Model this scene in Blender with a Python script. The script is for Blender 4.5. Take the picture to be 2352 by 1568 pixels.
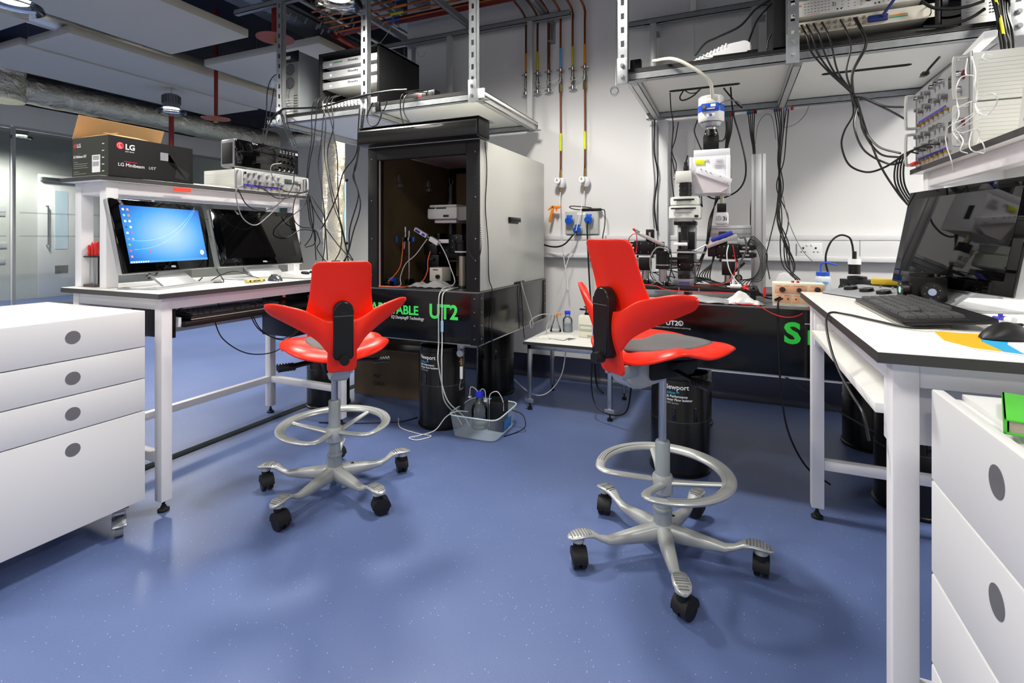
import bpy, bmesh, math, random
from mathutils import Vector, Matrix, Euler
random.seed(7)
SC = bpy.context.scene
for _o in list(bpy.data.objects): bpy.data.objects.remove(_o)
PI = math.pi
def rad(a): return math.radians(a)

# ---------------------------------------------------------------- camera
CAM_H = 1.12; FPX = 1161.0; CX = 1176.0; HY = 548.0; YAW = 23.5
cam_d = bpy.data.cameras.new('camera'); cam = bpy.data.objects.new('camera', cam_d)
SC.collection.objects.link(cam); SC.camera = cam
cam.location = (0, 0, CAM_H); cam.rotation_euler = (rad(90), 0, rad(YAW))
cam_d.sensor_width = 36; cam_d.lens = FPX / 2352 * 36; cam_d.shift_y = (HY - 784) / 2352
cam_d.clip_start = .02; cam_d.clip_end = 100

# ---------------------------------------------------------------- world, view, lamps
wd = bpy.data.worlds.new('world'); SC.world = wd; wd.use_nodes = True
wd.node_tree.nodes['Background'].inputs[0].default_value = (1, .985, .95, 1)
wd.node_tree.nodes['Background'].inputs[1].default_value = .6
SC.view_settings.view_transform = 'Standard'; SC.view_settings.look = 'None'
SC.view_settings.exposure = 0.0; SC.view_settings.gamma = 1; SC.view_settings.use_curve_mapping = False
LAMPS = [(-2.29,2.49,2.66,1.0), (-4.24,1.70,2.66,1.2), (-6.07,3.87,2.66,1.3), (-.95,2.35,2.9,1.15), (1.75,2.3,2.66,1.6),
         (-1.2,.25,2.75,.55), (.75,.35,2.75,.45), (-3.1,.1,2.75,.5), (-.2,-1.7,2.75,.6), (-2.2,-1.7,2.75,.6),
         (-6.4,.3,2.75,1.6), (-4.8,5.6,2.9,1.7), (-11.2,4.6,2.9,2.2), (-11.2,1.5,2.9,1.8), (-3.5,4.9,2.9,1.1), (-8.6,-.5,2.75,2.4)]  # this row is added fill for the far room and the corridor
LAMP_W = 185.0
for i,(x,y,z,k) in enumerate(LAMPS):
    ld = bpy.data.lights.new('lamp_light','SPOT'); ld.energy = LAMP_W*k; ld.color=(1,.955,.875)
    ld.spot_size = rad(164); ld.spot_blend = .7; ld.shadow_soft_size = .16
    lo = bpy.data.objects.new('lamp_light', ld); lo.location = (x,y,z-.06); SC.collection.objects.link(lo)

# ---------------------------------------------------------------- materials
def lin(c):
    return tuple(((v/12.92) if v<=.04045 else ((v+.055)/1.055)**2.4) for v in c)
def hexc(h): return lin(tuple(int(h[i:i+2],16)/255 for i in (0,2,4)))
MATS = {}
def mat(name, col, rough=.5, metal=0, var=.04, scale=12, bump=0, bscale=60, coat=0, emit=0, alpha=1, trans=0, ior=1.45, spec=.5, stretch=None):
    """Principled with a little procedural variation in colour and roughness."""
    if name in MATS: return MATS[name]
    m = bpy.data.materials.new(name); m.use_nodes = True; nt = m.node_tree; N = nt.nodes; L = nt.links
    b = N['Principled BSDF']
    if isinstance(col, str): col = hexc(col)
    tc = N.new('ShaderNodeTexCoord'); mp = N.new('ShaderNodeMapping'); L.new(tc.outputs['Object'], mp.inputs[0])
    if stretch: mp.inputs['Scale'].default_value = stretch
    no = N.new('ShaderNodeTexNoise'); no.inputs['Scale'].default_value = scale; no.inputs['Detail'].default_value = 4
    L.new(mp.outputs[0], no.inputs[0])
    mx = N.new('ShaderNodeMix'); mx.data_type='RGBA'
    mx.inputs['A'].default_value = (*[max(0,c*(1-var)) for c in col],1); mx.inputs['B'].default_value = (*[min(1,c*(1+var)) for c in col],1)
    L.new(no.outputs[0], mx.inputs['Factor']); L.new(mx.outputs['Result'], b.inputs['Base Color'])
    mr = N.new('ShaderNodeMapRange'); mr.inputs['To Min'].default_value = max(.02,rough*.85); mr.inputs['To Max'].default_value = min(1,rough*1.15)
    L.new(no.outputs[0], mr.inputs[0]); L.new(mr.outputs[0], b.inputs['Roughness'])
    b.inputs['Metallic'].default_value = metal; b.inputs['IOR'].default_value = ior
    b.inputs['Specular IOR Level'].default_value = spec
    b.inputs['Coat Weight'].default_value = coat; b.inputs['Transmission Weight'].default_value = trans
    b.inputs['Alpha'].default_value = alpha
    if emit:
        b.inputs['Emission Color'].default_value = (*col,1); b.inputs['Emission Strength'].default_value = emit
    if bump:
        n2 = N.new('ShaderNodeTexNoise'); n2.inputs['Scale'].default_value = bscale; n2.inputs['Detail'].default_value = 3
        L.new(mp.outputs[0], n2.inputs[0])
        bp = N.new('ShaderNodeBump'); bp.inputs['Strength'].default_value = bump; bp.inputs['Distance'].default_value = .01
        L.new(n2.outputs[0], bp.inputs['Height']); L.new(bp.outputs[0], b.inputs['Normal'])
    MATS[name] = m; return m

WALLF = mat('wall_paint_warmed','e2dfd4',.6,var=.012,scale=1.5)  # copy of the wall paint, tinted warm to offset blue floor bounce
WHITE = mat('white_paint','d9d9db',.45,var=.012,scale=3)
WALLM = mat('wall_paint','dededf',.6,var=.012,scale=1.5,bump=.02,bscale=200)
FRAME = mat('white_powder_coat','e2e1e4',.4,var=.012)
LAMW = mat('white_laminate','f0f0ec',.32,var=.012,scale=4)
EDGE = mat('dark_laminate_edge','3b3a3b',.5,var=.25,scale=30,stretch=(1,1,8))
BLACK = mat('black_plastic','0b0b0c',.38,var=.15)
BLKM = mat('black_matte','111113',.65,var=.15)
BLKA = mat('black_anodised','0a0a0b',.33,var=.1,metal=.2)
GLOSSB = mat('gloss_black','050506',.06,var=.1,coat=.6)
TABLEB = mat('table_black_laminate','09090a',.16,var=.2,scale=5)
RUB = mat('black_rubber','0e0e0f',.7,var=.1)
GALV = mat('galvanised_steel','999da0',.42,metal=.6,var=.2,scale=35,bump=.03,bscale=80)
STEEL = mat('brushed_steel','b9bbbd',.28,metal=1,var=.06,scale=20,stretch=(1,1,.1))
CHROME = mat('chrome','c8c8ca',.12,metal=1,var=.03)
ALU = mat('aluminium','b4b7bb',.38,metal=.9,var=.04,scale=10)
SILV = mat('silver_paint','b3b6b6',.32,metal=.35,var=.02,spec=.5)
SLEEVE = mat('grey_sleeve','98a0a4',.35,metal=.3,var=.02)
RED = mat('red_plastic','f22a12',.36,var=.02,scale=6,spec=.45)
PADG = mat('grey_pad_fabric','626365',.85,var=.06,scale=400,bump=.15,bscale=600)
COPPER = mat('copper','a8603a',.35,metal=.9,var=.3,scale=14)
COPPERD = mat('aged_copper','7a4a38',.4,metal=.8,var=.35,scale=14)
BRASS = mat('brass','b59a5a',.35,metal=.9,var=.12)
REDPIPE = mat('red_pipe_paint','7d2018',.4,var=.08)
CREAM = mat('cream_plastic','dcdccb',.45,var=.02)
WPL = mat('white_plastic','e6e7ea',.4,var=.012)
GREYPL = mat('grey_plastic','b9bcc0',.45,var=.02)
KEYM = mat('key_grey','4a4b4e',.5,var=.08)
GREEN = mat('green_lettering','48ff70',.5,var=.02)
GREEN2 = mat('green_lettering_right','34e848',.5,var=.02)
WLET = mat('white_lettering','f4f4f4',.5,var=.01)
CYLET = mat('cyan_lettering','35a8d8',.5,var=.01)
CARD = mat('cardboard','c49a68',.8,var=.06,scale=20)
CARDD = mat('brown_carton','70604c',.8,var=.08,scale=14)
CABK = mat('cable_black','0d0d0f',.45,var=.1)
CABG = mat('cable_grey','77787a',.5,var=.05)
CABW = mat('tube_white','dfe0e0',.4,var=.02)
CABR = mat('cable_red','c81e1e',.45,var=.05)
CABO = mat('cable_orange','e8602a',.45,var=.05)
CABY = mat('cable_yellow','d6cf1e',.45,var=.05)
BLUEP = mat('blue_plastic','1f5fcf',.4,var=.04)
BLUED = mat('blue_cap','2a3fe0',.4,var=.04)
YEL = mat('yellow_label','d8e020',.5,var=.02)
ORG = mat('orange_plastic','f08a1c',.45,var=.04)
INDIGO = mat('indigo_print','3a34a8',.5,var=.02)
SEATB = mat('dark_bronze','6e6349',.38,metal=.15,var=.25,scale=3)
SALMON = mat('salmon_panel','e8b48c',.5,var=.03)

def glass_mat(name, col=(1,1,1), mixw=.12, rough=.02):
    if name in MATS: return MATS[name]
    m = bpy.data.materials.new(name); m.use_nodes=True; nt=m.node_tree; N=nt.nodes; L=nt.links
    N.remove(N['Principled BSDF']); out=N['Material Output']
    tr=N.new('ShaderNodeBsdfTransparent'); tr.inputs[0].default_value=(*col,1)
    gl=N.new('ShaderNodeBsdfGlossy'); gl.inputs['Roughness'].default_value=rough
    fr=N.new('ShaderNodeFresnel'); fr.inputs[0].default_value=1.45
    ma=N.new('ShaderNodeMath'); ma.operation='ADD'; ma.use_clamp=True; ma.inputs[1].default_value=mixw
    mx=N.new('ShaderNodeMixShader'); L.new(fr.outputs[0],ma.inputs[0]); L.new(ma.outputs[0],mx.inputs[0]); L.new(tr.outputs[0],mx.inputs[1]); L.new(gl.outputs[0],mx.inputs[2]); L.new(mx.outputs[0],out.inputs[0])
    MATS[name]=m; return m
GLASS = glass_mat('clear_glass',(.97,.99,.99),.03)
PANE = glass_mat('partition_glass',(.80,.83,.82),.06,.05)

def floor_mat():
    m = bpy.data.materials.new('blue_vinyl'); m.use_nodes=True; nt=m.node_tree; N=nt.nodes; L=nt.links; b=N['Principled BSDF']
    tc=N.new('ShaderNodeTexCoord')
    n1=N.new('ShaderNodeTexNoise'); n1.inputs['Scale'].default_value=3; n1.inputs['Detail'].default_value=6; L.new(tc.outputs['Object'],n1.inputs[0])
    n2=N.new('ShaderNodeTexNoise'); n2.inputs['Scale'].default_value=260; n2.inputs['Detail'].default_value=2; L.new(tc.outputs['Object'],n2.inputs[0])
    mx=N.new('ShaderNodeMix'); mx.data_type='RGBA'; mx.inputs['A'].default_value=(*hexc('586a9c'),1); mx.inputs['B'].default_value=(*hexc('6679a8'),1); L.new(n1.outputs[0],mx.inputs['Factor'])
    m2=N.new('ShaderNodeMix'); m2.data_type='RGBA'; m2.blend_type='MULTIPLY'; m2.inputs['Factor'].default_value=.35
    L.new(mx.outputs['Result'],m2.inputs['A']); L.new(n2.outputs[0],m2.inputs['B'])
    vo=N.new('ShaderNodeTexVoronoi'); vo.inputs['Scale'].default_value=85; L.new(tc.outputs['Object'],vo.inputs['Vector'])
    cmp_=N.new('ShaderNodeMath'); cmp_.operation='LESS_THAN'; cmp_.inputs[1].default_value=.085; L.new(vo.outputs['Distance'],cmp_.inputs[0])
    sep=N.new('ShaderNodeSeparateColor'); L.new(vo.outputs['Color'],sep.inputs[0])
    c2=N.new('ShaderNodeMath'); c2.operation='GREATER_THAN'; c2.inputs[1].default_value=.72; L.new(sep.outputs[0],c2.inputs[0])
    mu=N.new('ShaderNodeMath'); mu.operation='MULTIPLY'; L.new(cmp_.outputs[0],mu.inputs[0]); L.new(c2.outputs[0],mu.inputs[1])
    m3=N.new('ShaderNodeMix'); m3.data_type='RGBA'; L.new(mu.outputs[0],m3.inputs['Factor']); L.new(m2.outputs['Result'],m3.inputs['A']); m3.inputs['B'].default_value=(.75,.82,.95,1)
    L.new(m3.outputs['Result'],b.inputs['Base Color'])
    b.inputs['Roughness'].default_value=.42; b.inputs['Specular IOR Level'].default_value=.45
    bp=N.new('ShaderNodeBump'); bp.inputs['Strength'].default_value=.06; bp.inputs['Distance'].default_value=.004; L.new(n2.outputs[0],bp.inputs['Height']); L.new(bp.outputs[0],b.inputs['Normal'])
    return m
FLOORM = floor_mat()

def foil_mat():
    m = bpy.data.materials.new('crinkled_foil'); m.use_nodes=True; nt=m.node_tree; N=nt.nodes; L=nt.links; b=N['Principled BSDF']
    tc=N.new('ShaderNodeTexCoord'); n1=N.new('ShaderNodeTexNoise'); n1.inputs['Scale'].default_value=9; n1.inputs['Detail'].default_value=7; n1.inputs['Roughness'].default_value=.65; n1.inputs['Distortion'].default_value=.4
    L.new(tc.outputs['Object'],n1.inputs[0]); b.inputs['Base Color'].default_value=(*hexc('efe6d0'),1); b.inputs['Metallic'].default_value=1; b.inputs['Roughness'].default_value=.3
    bp=N.new('ShaderNodeBump'); bp.inputs['Strength'].default_value=.9; bp.inputs['Distance'].default_value=.05; L.new(n1.outputs[0],bp.inputs['Height']); L.new(bp.outputs[0],b.inputs['Normal']); return m
FOIL = foil_mat()

# ---------------------------------------------------------------- mesh builder
class MB:
    def __init__(s): s.bm = bmesh.new()
    def _fin(s, vs, m, M=None):
        if M is not None: bmesh.ops.transform(s.bm, matrix=M, verts=list(vs))
        for v in vs:
            for f in v.link_faces: f.material_index = m
    def box(s, x0,y0,z0,x1,y1,z1, bev=0, m=0, M=None, seg=2):
        if x0>x1: x0,x1=x1,x0
        if y0>y1: y0,y1=y1,y0
        if z0>z1: z0,z1=z1,z0
        T = Matrix.Translation(((x0+x1)/2,(y0+y1)/2,(z0+z1)/2)) @ Matrix.Diagonal((x1-x0,y1-y0,z1-z0,1))
        r = bmesh.ops.create_cube(s.bm, size=1, matrix=T); vs=set(r['verts'])
        if bev:
            bev=min(bev,.49*min(x1-x0,y1-y0,z1-z0))
            es = list({e for v in vs for e in v.link_edges})
            rr = bmesh.ops.bevel(s.bm, geom=es, offset=bev, segments=seg, profile=.5, affect='EDGES')
            vs = {v for v in vs if v.is_valid} | set(rr['verts'])
        s._fin(vs, m, M); return s
    def cyl(s, p0, p1, r0, r1=None, n=20, m=0, M=None):
        p0=Vector(p0); p1=Vector(p1); r1 = r0 if r1 is None else r1
        d=p1-p0; h=d.length
        if h<1e-6: return s
        Q = Matrix.Translation((p0+p1)/2) @ d.to_track_quat('Z','Y').to_matrix().to_4x4()
        r = bmesh.ops.create_cone(s.bm, cap_ends=True, segments=n, radius1=r0, radius2=r1, depth=h, matrix=Q)
        s._fin(r['verts'], m, M); return s
    def sph(s, c, r, sc=(1,1,1), n=16, m=0, M=None):
        T = Matrix.Translation(c) @ Matrix.Diagonal((*sc,1))
        q = bmesh.ops.create_uvsphere(s.bm, u_segments=n, v_segments=max(6,n//2), radius=r, matrix=T)
        s._fin(q['verts'], m, M); return s
    def lathe(s, prof, c=(0,0,0), n=28, m=0, M=None):
        rings=[]; c=Vector(c)
        for r,z in prof:
            rings.append([s.bm.verts.new(c+Vector((r*math.cos(2*PI*i/n), r*math.sin(2*PI*i/n), z))) for i in range(n)] if r>1e-6 else [s.bm.verts.new(c+Vector((0,0,z)))])
        for a,b in zip(rings,rings[1:]):
            for i in range(n):
                j=(i+1)%n
                if len(a)==1 and len(b)==1: continue
                if len(a)==1: s.bm.faces.new((a[0],b[i],b[j])) 
                elif len(b)==1: s.bm.faces.new((a[i],a[j],b[0]))
                else: s.bm.faces.new((a[i],a[j],b[j],b[i]))
        if len(rings[0])>1: s.bm.faces.new(rings[0])
        if len(rings[-1])>1: s.bm.faces.new(rings[-1])
        s._fin([v for r in rings for v in r], m, M); return s
    def prism(s, poly, h0, h1, axis='z', m=0, M=None):
        def P(a,b,h): return {'z':(a,b,h),'y':(a,h,b),'x':(h,a,b)}[axis]
        A=[s.bm.verts.new(P(a,b,h0)) for a,b in poly]; B=[s.bm.verts.new(P(a,b,h1)) for a,b in poly]; n=len(poly)
        s.bm.faces.new(A); s.bm.faces.new(B)
        for i in range(n): s.bm.faces.new((A[i],A[(i+1)%n],B[(i+1)%n],B[i]))
        s._fin(A+B, m, M); return s
    def tube(s, pts, r, n=8, m=0, M=None, closed=False, flat=None):
        pts=[Vector(p) for p in pts]; k=len(pts); rings=[]; up=None
        for i,p in enumerate(pts):
            a = pts[(i-1)%k] if (closed or i>0) else p; b = pts[(i+1)%k] if (closed or i<k-1) else p
            t=(b-a)
            if t.length<1e-9: t=Vector((0,0,1))
            t.normalize()
            if up is None:
                up = Vector((0,0,1)) if abs(t.z)<.9 else Vector((1,0,0))
            side=t.cross(up)
            if side.length<1e-4: side=t.cross(Vector((.3,1,.2)))
            side.normalize(); up=side.cross(t).normalized()
            rr = r[i] if isinstance(r,(list,tuple)) else r
            f = flat or 1
            rings.append([s.bm.verts.new(p + side*math.cos(2*PI*j/n)*rr + up*math.sin(2*PI*j/n)*rr*f) for j in range(n)])
        R = list(zip(rings,rings[1:])) + ([(rings[-1],rings[0])] if closed else [])
        for a,b in R:
            for j in range(n): s.bm.faces.new((a[j],a[(j+1)%n],b[(j+1)%n],b[j]))
        if not closed: s.bm.faces.new(rings[0]); s.bm.faces.new(rings[-1])
        s._fin([v for q in rings for v in q], m, M); return s
    def grid(s, fn, nu, nv, m=0, closeu=False):
        V=[[s.bm.verts.new(fn(i/(nu-1 if not closeu else nu), j/(nv-1))) for j in range(nv)] for i in range(nu)]
        for i in range(nu if closeu else nu-1):
            for j in range(nv-1):
                f=s.bm.faces.new((V[i][j],V[(i+1)%nu][j],V[(i+1)%nu][j+1],V[i][j+1])); f.material_index=m
        return V
    def quad(s, pts, m=0):
        f=s.bm.faces.new([s.bm.verts.new(p) for p in pts]); f.material_index=m; return s
    def build(s, name, mats, parent=None, loc=None, rot=None, smooth=True, normals=True, angle=38):
        if normals: bmesh.ops.recalc_face_normals(s.bm, faces=s.bm.faces)
        me=bpy.data.meshes.new(name); s.bm.to_mesh(me); s.bm.free()
        for mt in (mats if isinstance(mats,(list,tuple)) else [mats]): me.materials.append(mt)
        if smooth:
            me.polygons.foreach_set('use_smooth',[True]*len(me.polygons))
            me.set_sharp_from_angle(angle=rad(angle))
        o=bpy.data.objects.new(name, me); SC.collection.objects.link(o)
        if parent: o.parent=parent
        if loc: o.location=loc
        if rot: o.rotation_euler=rot
        return o

def tag(o, label=None, cat=None, group=None, kind=None):
    if label: o['label']=label
    if cat: o['category']=cat
    if group: o['group']=group
    if kind: o['kind']=kind
    return o
def thing(name, label, cat, loc=(0,0,0), rz=0, group=None, rot=None):
    o=bpy.data.objects.new(name,None); SC.collection.objects.link(o); o.empty_display_size=.05
    o.location=loc; o.rotation_euler = rot if rot else (0,0,rz)
    return tag(o,label,cat,group)
def struct(name, mb, m, **k): return tag(mb.build(name,m,**k), kind='structure')
def copy_tree(o, parent=None):
    c=o.copy(); SC.collection.objects.link(c); c.parent=parent
    for ch in list(o.children): copy_tree(ch,c)
    return c
def smooth_path(pts, step=8):
    P=[Vector(p) for p in pts]
    if len(P)<3: return P
    out=[]; Q=[P[0]*2-P[1]]+P+[P[-1]*2-P[-2]]
    for i in range(1,len(Q)-2):
        p0,p1,p2,p3=Q[i-1],Q[i],Q[i+1],Q[i+2]
        for k in range(step):
            t=k/step
            out.append(.5*((2*p1)+(p2-p0)*t+(2*p0-5*p1+4*p2-p3)*t*t+(3*p1-p0-3*p2+p3)*t**3))
    out.append(P[-1]); return out
# turning a position in the frame into a point of the place, on a known plane
_F=Vector((-math.sin(rad(YAW)),math.cos(rad(YAW)),0)); _R=Vector((math.cos(rad(YAW)),math.sin(rad(YAW)),0))
def _ray(px,py): return _F+_R*((px-CX)/FPX)+Vector((0,0,(HY-py)/FPX))
_C=Vector((0,0,CAM_H))
def onY(px,py,y): d=_ray(px,py); return _C+d*(y/d.y)
def onX(px,py,x): d=_ray(px,py); return _C+d*(x/d.x)
def onZ(px,py,z): d=_ray(px,py); return _C+d*((z-CAM_H)/d.z)
def cable(name, label, pts, r, m, group=None, cat='cable', parent=None, n=7, step=8):
    """one smooth cable through world points"""
    o=MB().tube(smooth_path(pts,step), r, n).build(name, m, parent)
    if not parent: tag(o,label,cat,group)
    return o
def cabY(name,label,pxs,y,r,m,group=None,cat='cable',**k):
    """cable whose course is known on a vertical plane; points (px,py[,dy])"""
    return cable(name,label,[onY(p[0],p[1],y+(p[2] if len(p)>2 else 0)) for p in pxs],r,m,group,cat,**k)
def cabX(name,label,pxs,x,r,m,group=None,cat='cable',**k):
    return cable(name,label,[onX(p[0],p[1],x+(p[2] if len(p)>2 else 0)) for p in pxs],r,m,group,cat,**k)
def text(name, s, size, o, right, up, m, parent=None, bold=0, align='LEFT', ext=.0006, sx=1, shear=0):
    """lettering as a thin mesh; o origin of the baseline, right/up directions, in the parent's space"""
    cu=bpy.data.curves.new(name,'FONT'); cu.body=s; cu.size=size; cu.extrude=ext; cu.offset=bold; cu.align_x=align; cu.shear=shear; cu.resolution_u=3
    tmp=bpy.data.objects.new('tmp_text',cu); SC.collection.objects.link(tmp)
    bpy.context.view_layer.update()
    dg=bpy.context.evaluated_depsgraph_get(); me=bpy.data.meshes.new_from_object(tmp.evaluated_get(dg)); bpy.data.objects.remove(tmp)
    r=Vector(right).normalized(); u=Vector(up).normalized(); n=r.cross(u)
    M=Matrix((( r.x*sx,u.x,n.x,o[0]),(r.y*sx,u.y,n.y,o[1]),(r.z*sx,u.z,n.z,o[2]),(0,0,0,1)))
    me.transform(M); me.name=name; me.materials.clear(); me.materials.append(m)
    ob=bpy.data.objects.new(name,me); SC.collection.objects.link(ob)
    if parent: ob.parent=parent
    return ob
# ================================================================ the room
WY=3.90      # face of the back wall
struct('floor', MB().box(-13,-5,-.1,3.0,14,0), FLOORM)
b=MB().box(-2.75,WY,0,2.6,WY+.2,3.6); struct('wall_back', b, WALLM)
struct('wall_right', MB().box(2.4,-5,0,2.6,WY,3.6), WALLM)
struct('wall_front', MB().box(-13,-5.2,0,2.6,-5,.4).box(-13,-5.2,3.2,2.6,-5,3.6), WALLM)  # left open between the two strips so world light fills the room
struct('wall_return', MB().box(-2.75,WY+.2,0,-2.55,8.2,3.6), WALLF)
# far white wall with two windows
FY=8.2
b=MB()
for x0,x1 in((-13,-9.3),(-8.55,-7.95),(-7.25,-2.25)): b.box(x0,FY,0,x1,FY+.2,3.6)
for x0,x1 in((-9.3,-8.55),(-7.95,-7.25)): b.box(x0,FY,0,x1,FY+.2,1.0); b.box(x0,FY,2.35,x1,FY+.2,3.6)
struct('wall_far', b, WALLF)
SKYG=mat('daylight_outside','dfeaf8',.9,emit=1.6)
for i,(x0,x1) in enumerate(((-9.3,-8.55),(-7.95,-7.25)),1):
    w=tag(thing('window_%d'%i,None,None,(x0,FY,1.0)),kind='structure')
    if 'label' in w: del w['label']
    MB().box(0,0,0,x1-x0,.05,.05).box(0,0,1.30,x1-x0,.05,1.35).box(0,0,0,.05,.05,1.35).box(x1-x0-.05,0,0,x1-x0,.05,1.35).box((x1-x0)/2-.02,0,0,(x1-x0)/2+.02,.05,1.35).build('window_frame',FRAME,w)
    MB().box(.05,.04,.05,x1-x0-.05,.05,1.30).build('pane',glass_mat('green_glass',(.75,.92,.88),.05),w)
struct('daylight_sheet', MB().box(-13,10.5,0,-2,10.6,4), SKYG)  # glowing sheet standing in for daylight beyond the far windows
# glazed partition on the left
PX=-10.3
struct('wall_left', MB().box(PX-.08,-5,2.88,PX+.08,FY,3.22), WALLF)
struct('wall_corridor', MB().box(-12.3,-5,0,-12.1,FY,3.6), mat('corridor_wall','c6c8c6',.6))
for i,(y0,y1) in enumerate(((1.2,3.1),(3.16,4.1),(4.16,6.2),(6.26,8.2)),3):
    w=tag(thing('window_%d'%i,None,None,(PX,y0,0)),kind='structure')
    MB().box(-.012,0,.06,.012,y1-y0,2.86).build('pane',PANE,w)
    MB().box(-.02,-.03,0,.02,.0,2.88).box(-.03,0,0,.03,y1-y0,.06).box(-.03,0,2.84,.03,y1-y0,2.88).build('window_frame',ALU,w)
    MB().box(.013,.05,1.15,.016,y1-y0-.05,1.17).box(.013,.05,1.52,.016,y1-y0-.05,1.54).build('frosted_band',glass_mat('frosting',(.86,.88,.88),.10,.5),w)
d=tag(thing('door_1',None,None,(-12.08,5.2,0)),kind='structure')
MB().box(0,0,0,.05,1.0,2.35,.004).build('door_leaf',WPL,d)
MB().box(.05,.25,.92,.056,.46,2.05).build('vision_panel',mat('lit_glass','b8cbd8',.1,emit=.35),d)
MB().tube([(.05,.12,1.0),(.11,.12,1.0),(.11,.12,1.75),(.05,.12,1.75)],.012).build('pull_handle',STEEL,d)
MB().box(.05,.25,.45,.056,.46,.6).build('kick_grille',STEEL,d)
MB().box(.05,.02,2.22,.13,.5,2.29,.005).build('door_closer',STEEL,d)
# bins / bench seen through the partition
# ceiling deck
struct('ceiling', MB().box(-13,-5,3.6,3,14,3.7), mat('deck_blue_black','12152e',.7,var=.3,scale=3))
# coved skirting along the back wall
SKB=mat('skirting_vinyl','2a2f45',.4,var=.08)
b=MB(); prof=[(WY,.17),(WY-.006,.17),(WY-.01,.05),(WY-.02,.025),(WY-.05,.004),(WY-.07,.0),(WY,.0)]
b.prism(prof,-2.75,2.4,'x'); struct('baseboard_back', b, SKB)
struct('baseboard_right', MB().box(2.385,-5,0,2.4,WY-.07,.17), SKB)
struct('baseboard_return', MB().box(-2.77,WY,0,-2.75,FY,.15), SKB)
struct('trim_1', MB().box(-2.66,.6,.0,-2.60,3.3,.003), mat('dark_floor_joint','20272d',.8,spec=.15))
# wall panel joints
struct('trim_2', MB().box(-.30,WY-.004,1.2,-.25,WY,3.5).box(-.02,WY-.003,1.2,-.005,WY,3.5), WALLM)

# dado trunking with sockets
TR=mat('trunking_white','d8d9dc',.4,var=.01)
t=thing('cable_trunking','white dado trunking running along the back wall above bench height','trunking',(0,WY,.97))
b=MB().box(-2.72,-.05,.0,2.38,0,.175,.004); b.box(-2.72,-.07,.0,2.38,-.05,.035,.006).box(-2.72,-.056,.14,2.38,-.05,.175,.003); b.build('trunking_body',TR,t)
for x in(-1.5,-.55,.15,.75,1.35): MB().box(x,-.0515,.036,x+.003,-.0495,.14).build('lid_joint',mat('joint_grey','8b8c90',.6),t)
def socket(x,label):
    s=thing('wall_socket',label,'socket',(x,WY-.051,1.0),0,'sockets in the trunking')
    MB().box(-.073,-.008,.005,.073,0,.091,.004).build('face_plate',WPL,s)
    for q in(-.036,.036):
        b=MB().box(q-.005,-.0095,.052,q+.005,-.008,.064,0).box(q-.015,-.0095,.03,q-.007,-.008,.035).box(q+.007,-.0095,.03,q+.015,-.008,.035); b.build('socket_holes',BLACK,s)
        MB().box(q*.35-.006,-.012,.07,q*.35+.006,-.008,.084,.002).build('rocker_switch',WPL,s)
socket(.47,'white double wall socket in the trunking behind the squeeze bottle')
s=thing('wall_socket','white single fused outlet in the trunking right of the aluminium post','socket',(.18,WY-.051,1.0),0)
MB().box(-.043,-.008,.0,.043,0,.086,.004).build('face_plate',WPL,s); MB().box(-.02,-.016,.03,.02,-.008,.056,.003).build('fuse_holder',WPL,s)
# access control plates on the corridor wall
for y,z,w,h,l in((4.7,1.62,.1,.18,'small poster on the corridor wall seen through the partition'),(4.7,1.0,.14,.1,'grey switch plate on the corridor wall, upper of the two'),(4.7,.72,.1,.1,'grey switch plate on the corridor wall, lower of the two')):
    tag(MB().box(-12.1,y-w/2,z-h/2,-12.085,y+w/2,z+h/2,.003).build('wall_plate',GREYPL),l,'wall plate')
tag(MB().box(-10.9,3.0,.0,-10.6,3.5,.5,.02).box(-10.93,2.97,.5,-10.57,3.53,.55,.01).build('waste_bin',mat('bin_navy','1d2238',.5)),'dark blue bin in the corridor behind the glass partition','bin')

# ================================================================ ceiling things
RAFT=mat('acoustic_raft','b8b4a6',.75,var=.02,bump=.05,bscale=300)
for i,(x0,y0,x1,y1,l) in enumerate(((-4.97,-1.2,-3.92,3.17,'large pale grey acoustic raft filling the upper left of the ceiling'),
   (-5.93,2.48,-5.26,5.2,'grey acoustic raft in the second row behind the large raft, beside the thin duct'),
   (-6.95,2.45,-5.99,5.0,'shadowed grey acoustic raft in the last row above the big foil duct'),
   (-5.0,3.52,-3.45,6.0,'grey acoustic raft ending just left of the red sprinkler drop'),
   (-6.6,-.6,-5.28,2.22,'grey acoustic raft at the left edge behind the round lamp'))):
    t=thing('ceiling_raft',l,'ceiling panel',(x0,y0,2.9),0,'acoustic rafts under the ceiling')
    MB().box(0,0,0,x1-x0,y1-y0,.07,.003).build('panel',RAFT,t)
    for u in(.2,.8):
        for v in(.15,.85): MB().cyl(((x1-x0)*u,(y1-y0)*v,.07),((x1-x0)*u,(y1-y0)*v,.7),.002,n=5).build('suspension_wire',STEEL,t)
def wob(p0,p1,r,k=40,amp=.008,n=28):
    p0=Vector(p0);p1=Vector(p1); return [p0.lerp(p1,i/k) for i in range(k+1)],[r+random.uniform(-amp,amp) for i in range(k+1)]
P,R_=wob((-9.0,1.2,3.2),(-9.0,7.9,3.2),.2); t=thing('foil_duct','large foil-wrapped air duct running along the far side of the ceiling','duct',(0,0,0))
MB().tube(P,R_,28).build('duct_body',FOIL,t)
P,R_=wob((-9.35,1.2,3.44),(-9.35,4.6,3.44),.13); MB().tube(P,R_,22).build('branch_duct',FOIL,t)
P,R_=wob((-8.35,3.22,2.84),(-8.35,3.22,3.42),.25,12,.012); tag(MB().tube(P,R_,26).build('foil_duct',FOIL),'fat foil-wrapped duct dropping at the left edge of the picture','duct')
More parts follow.
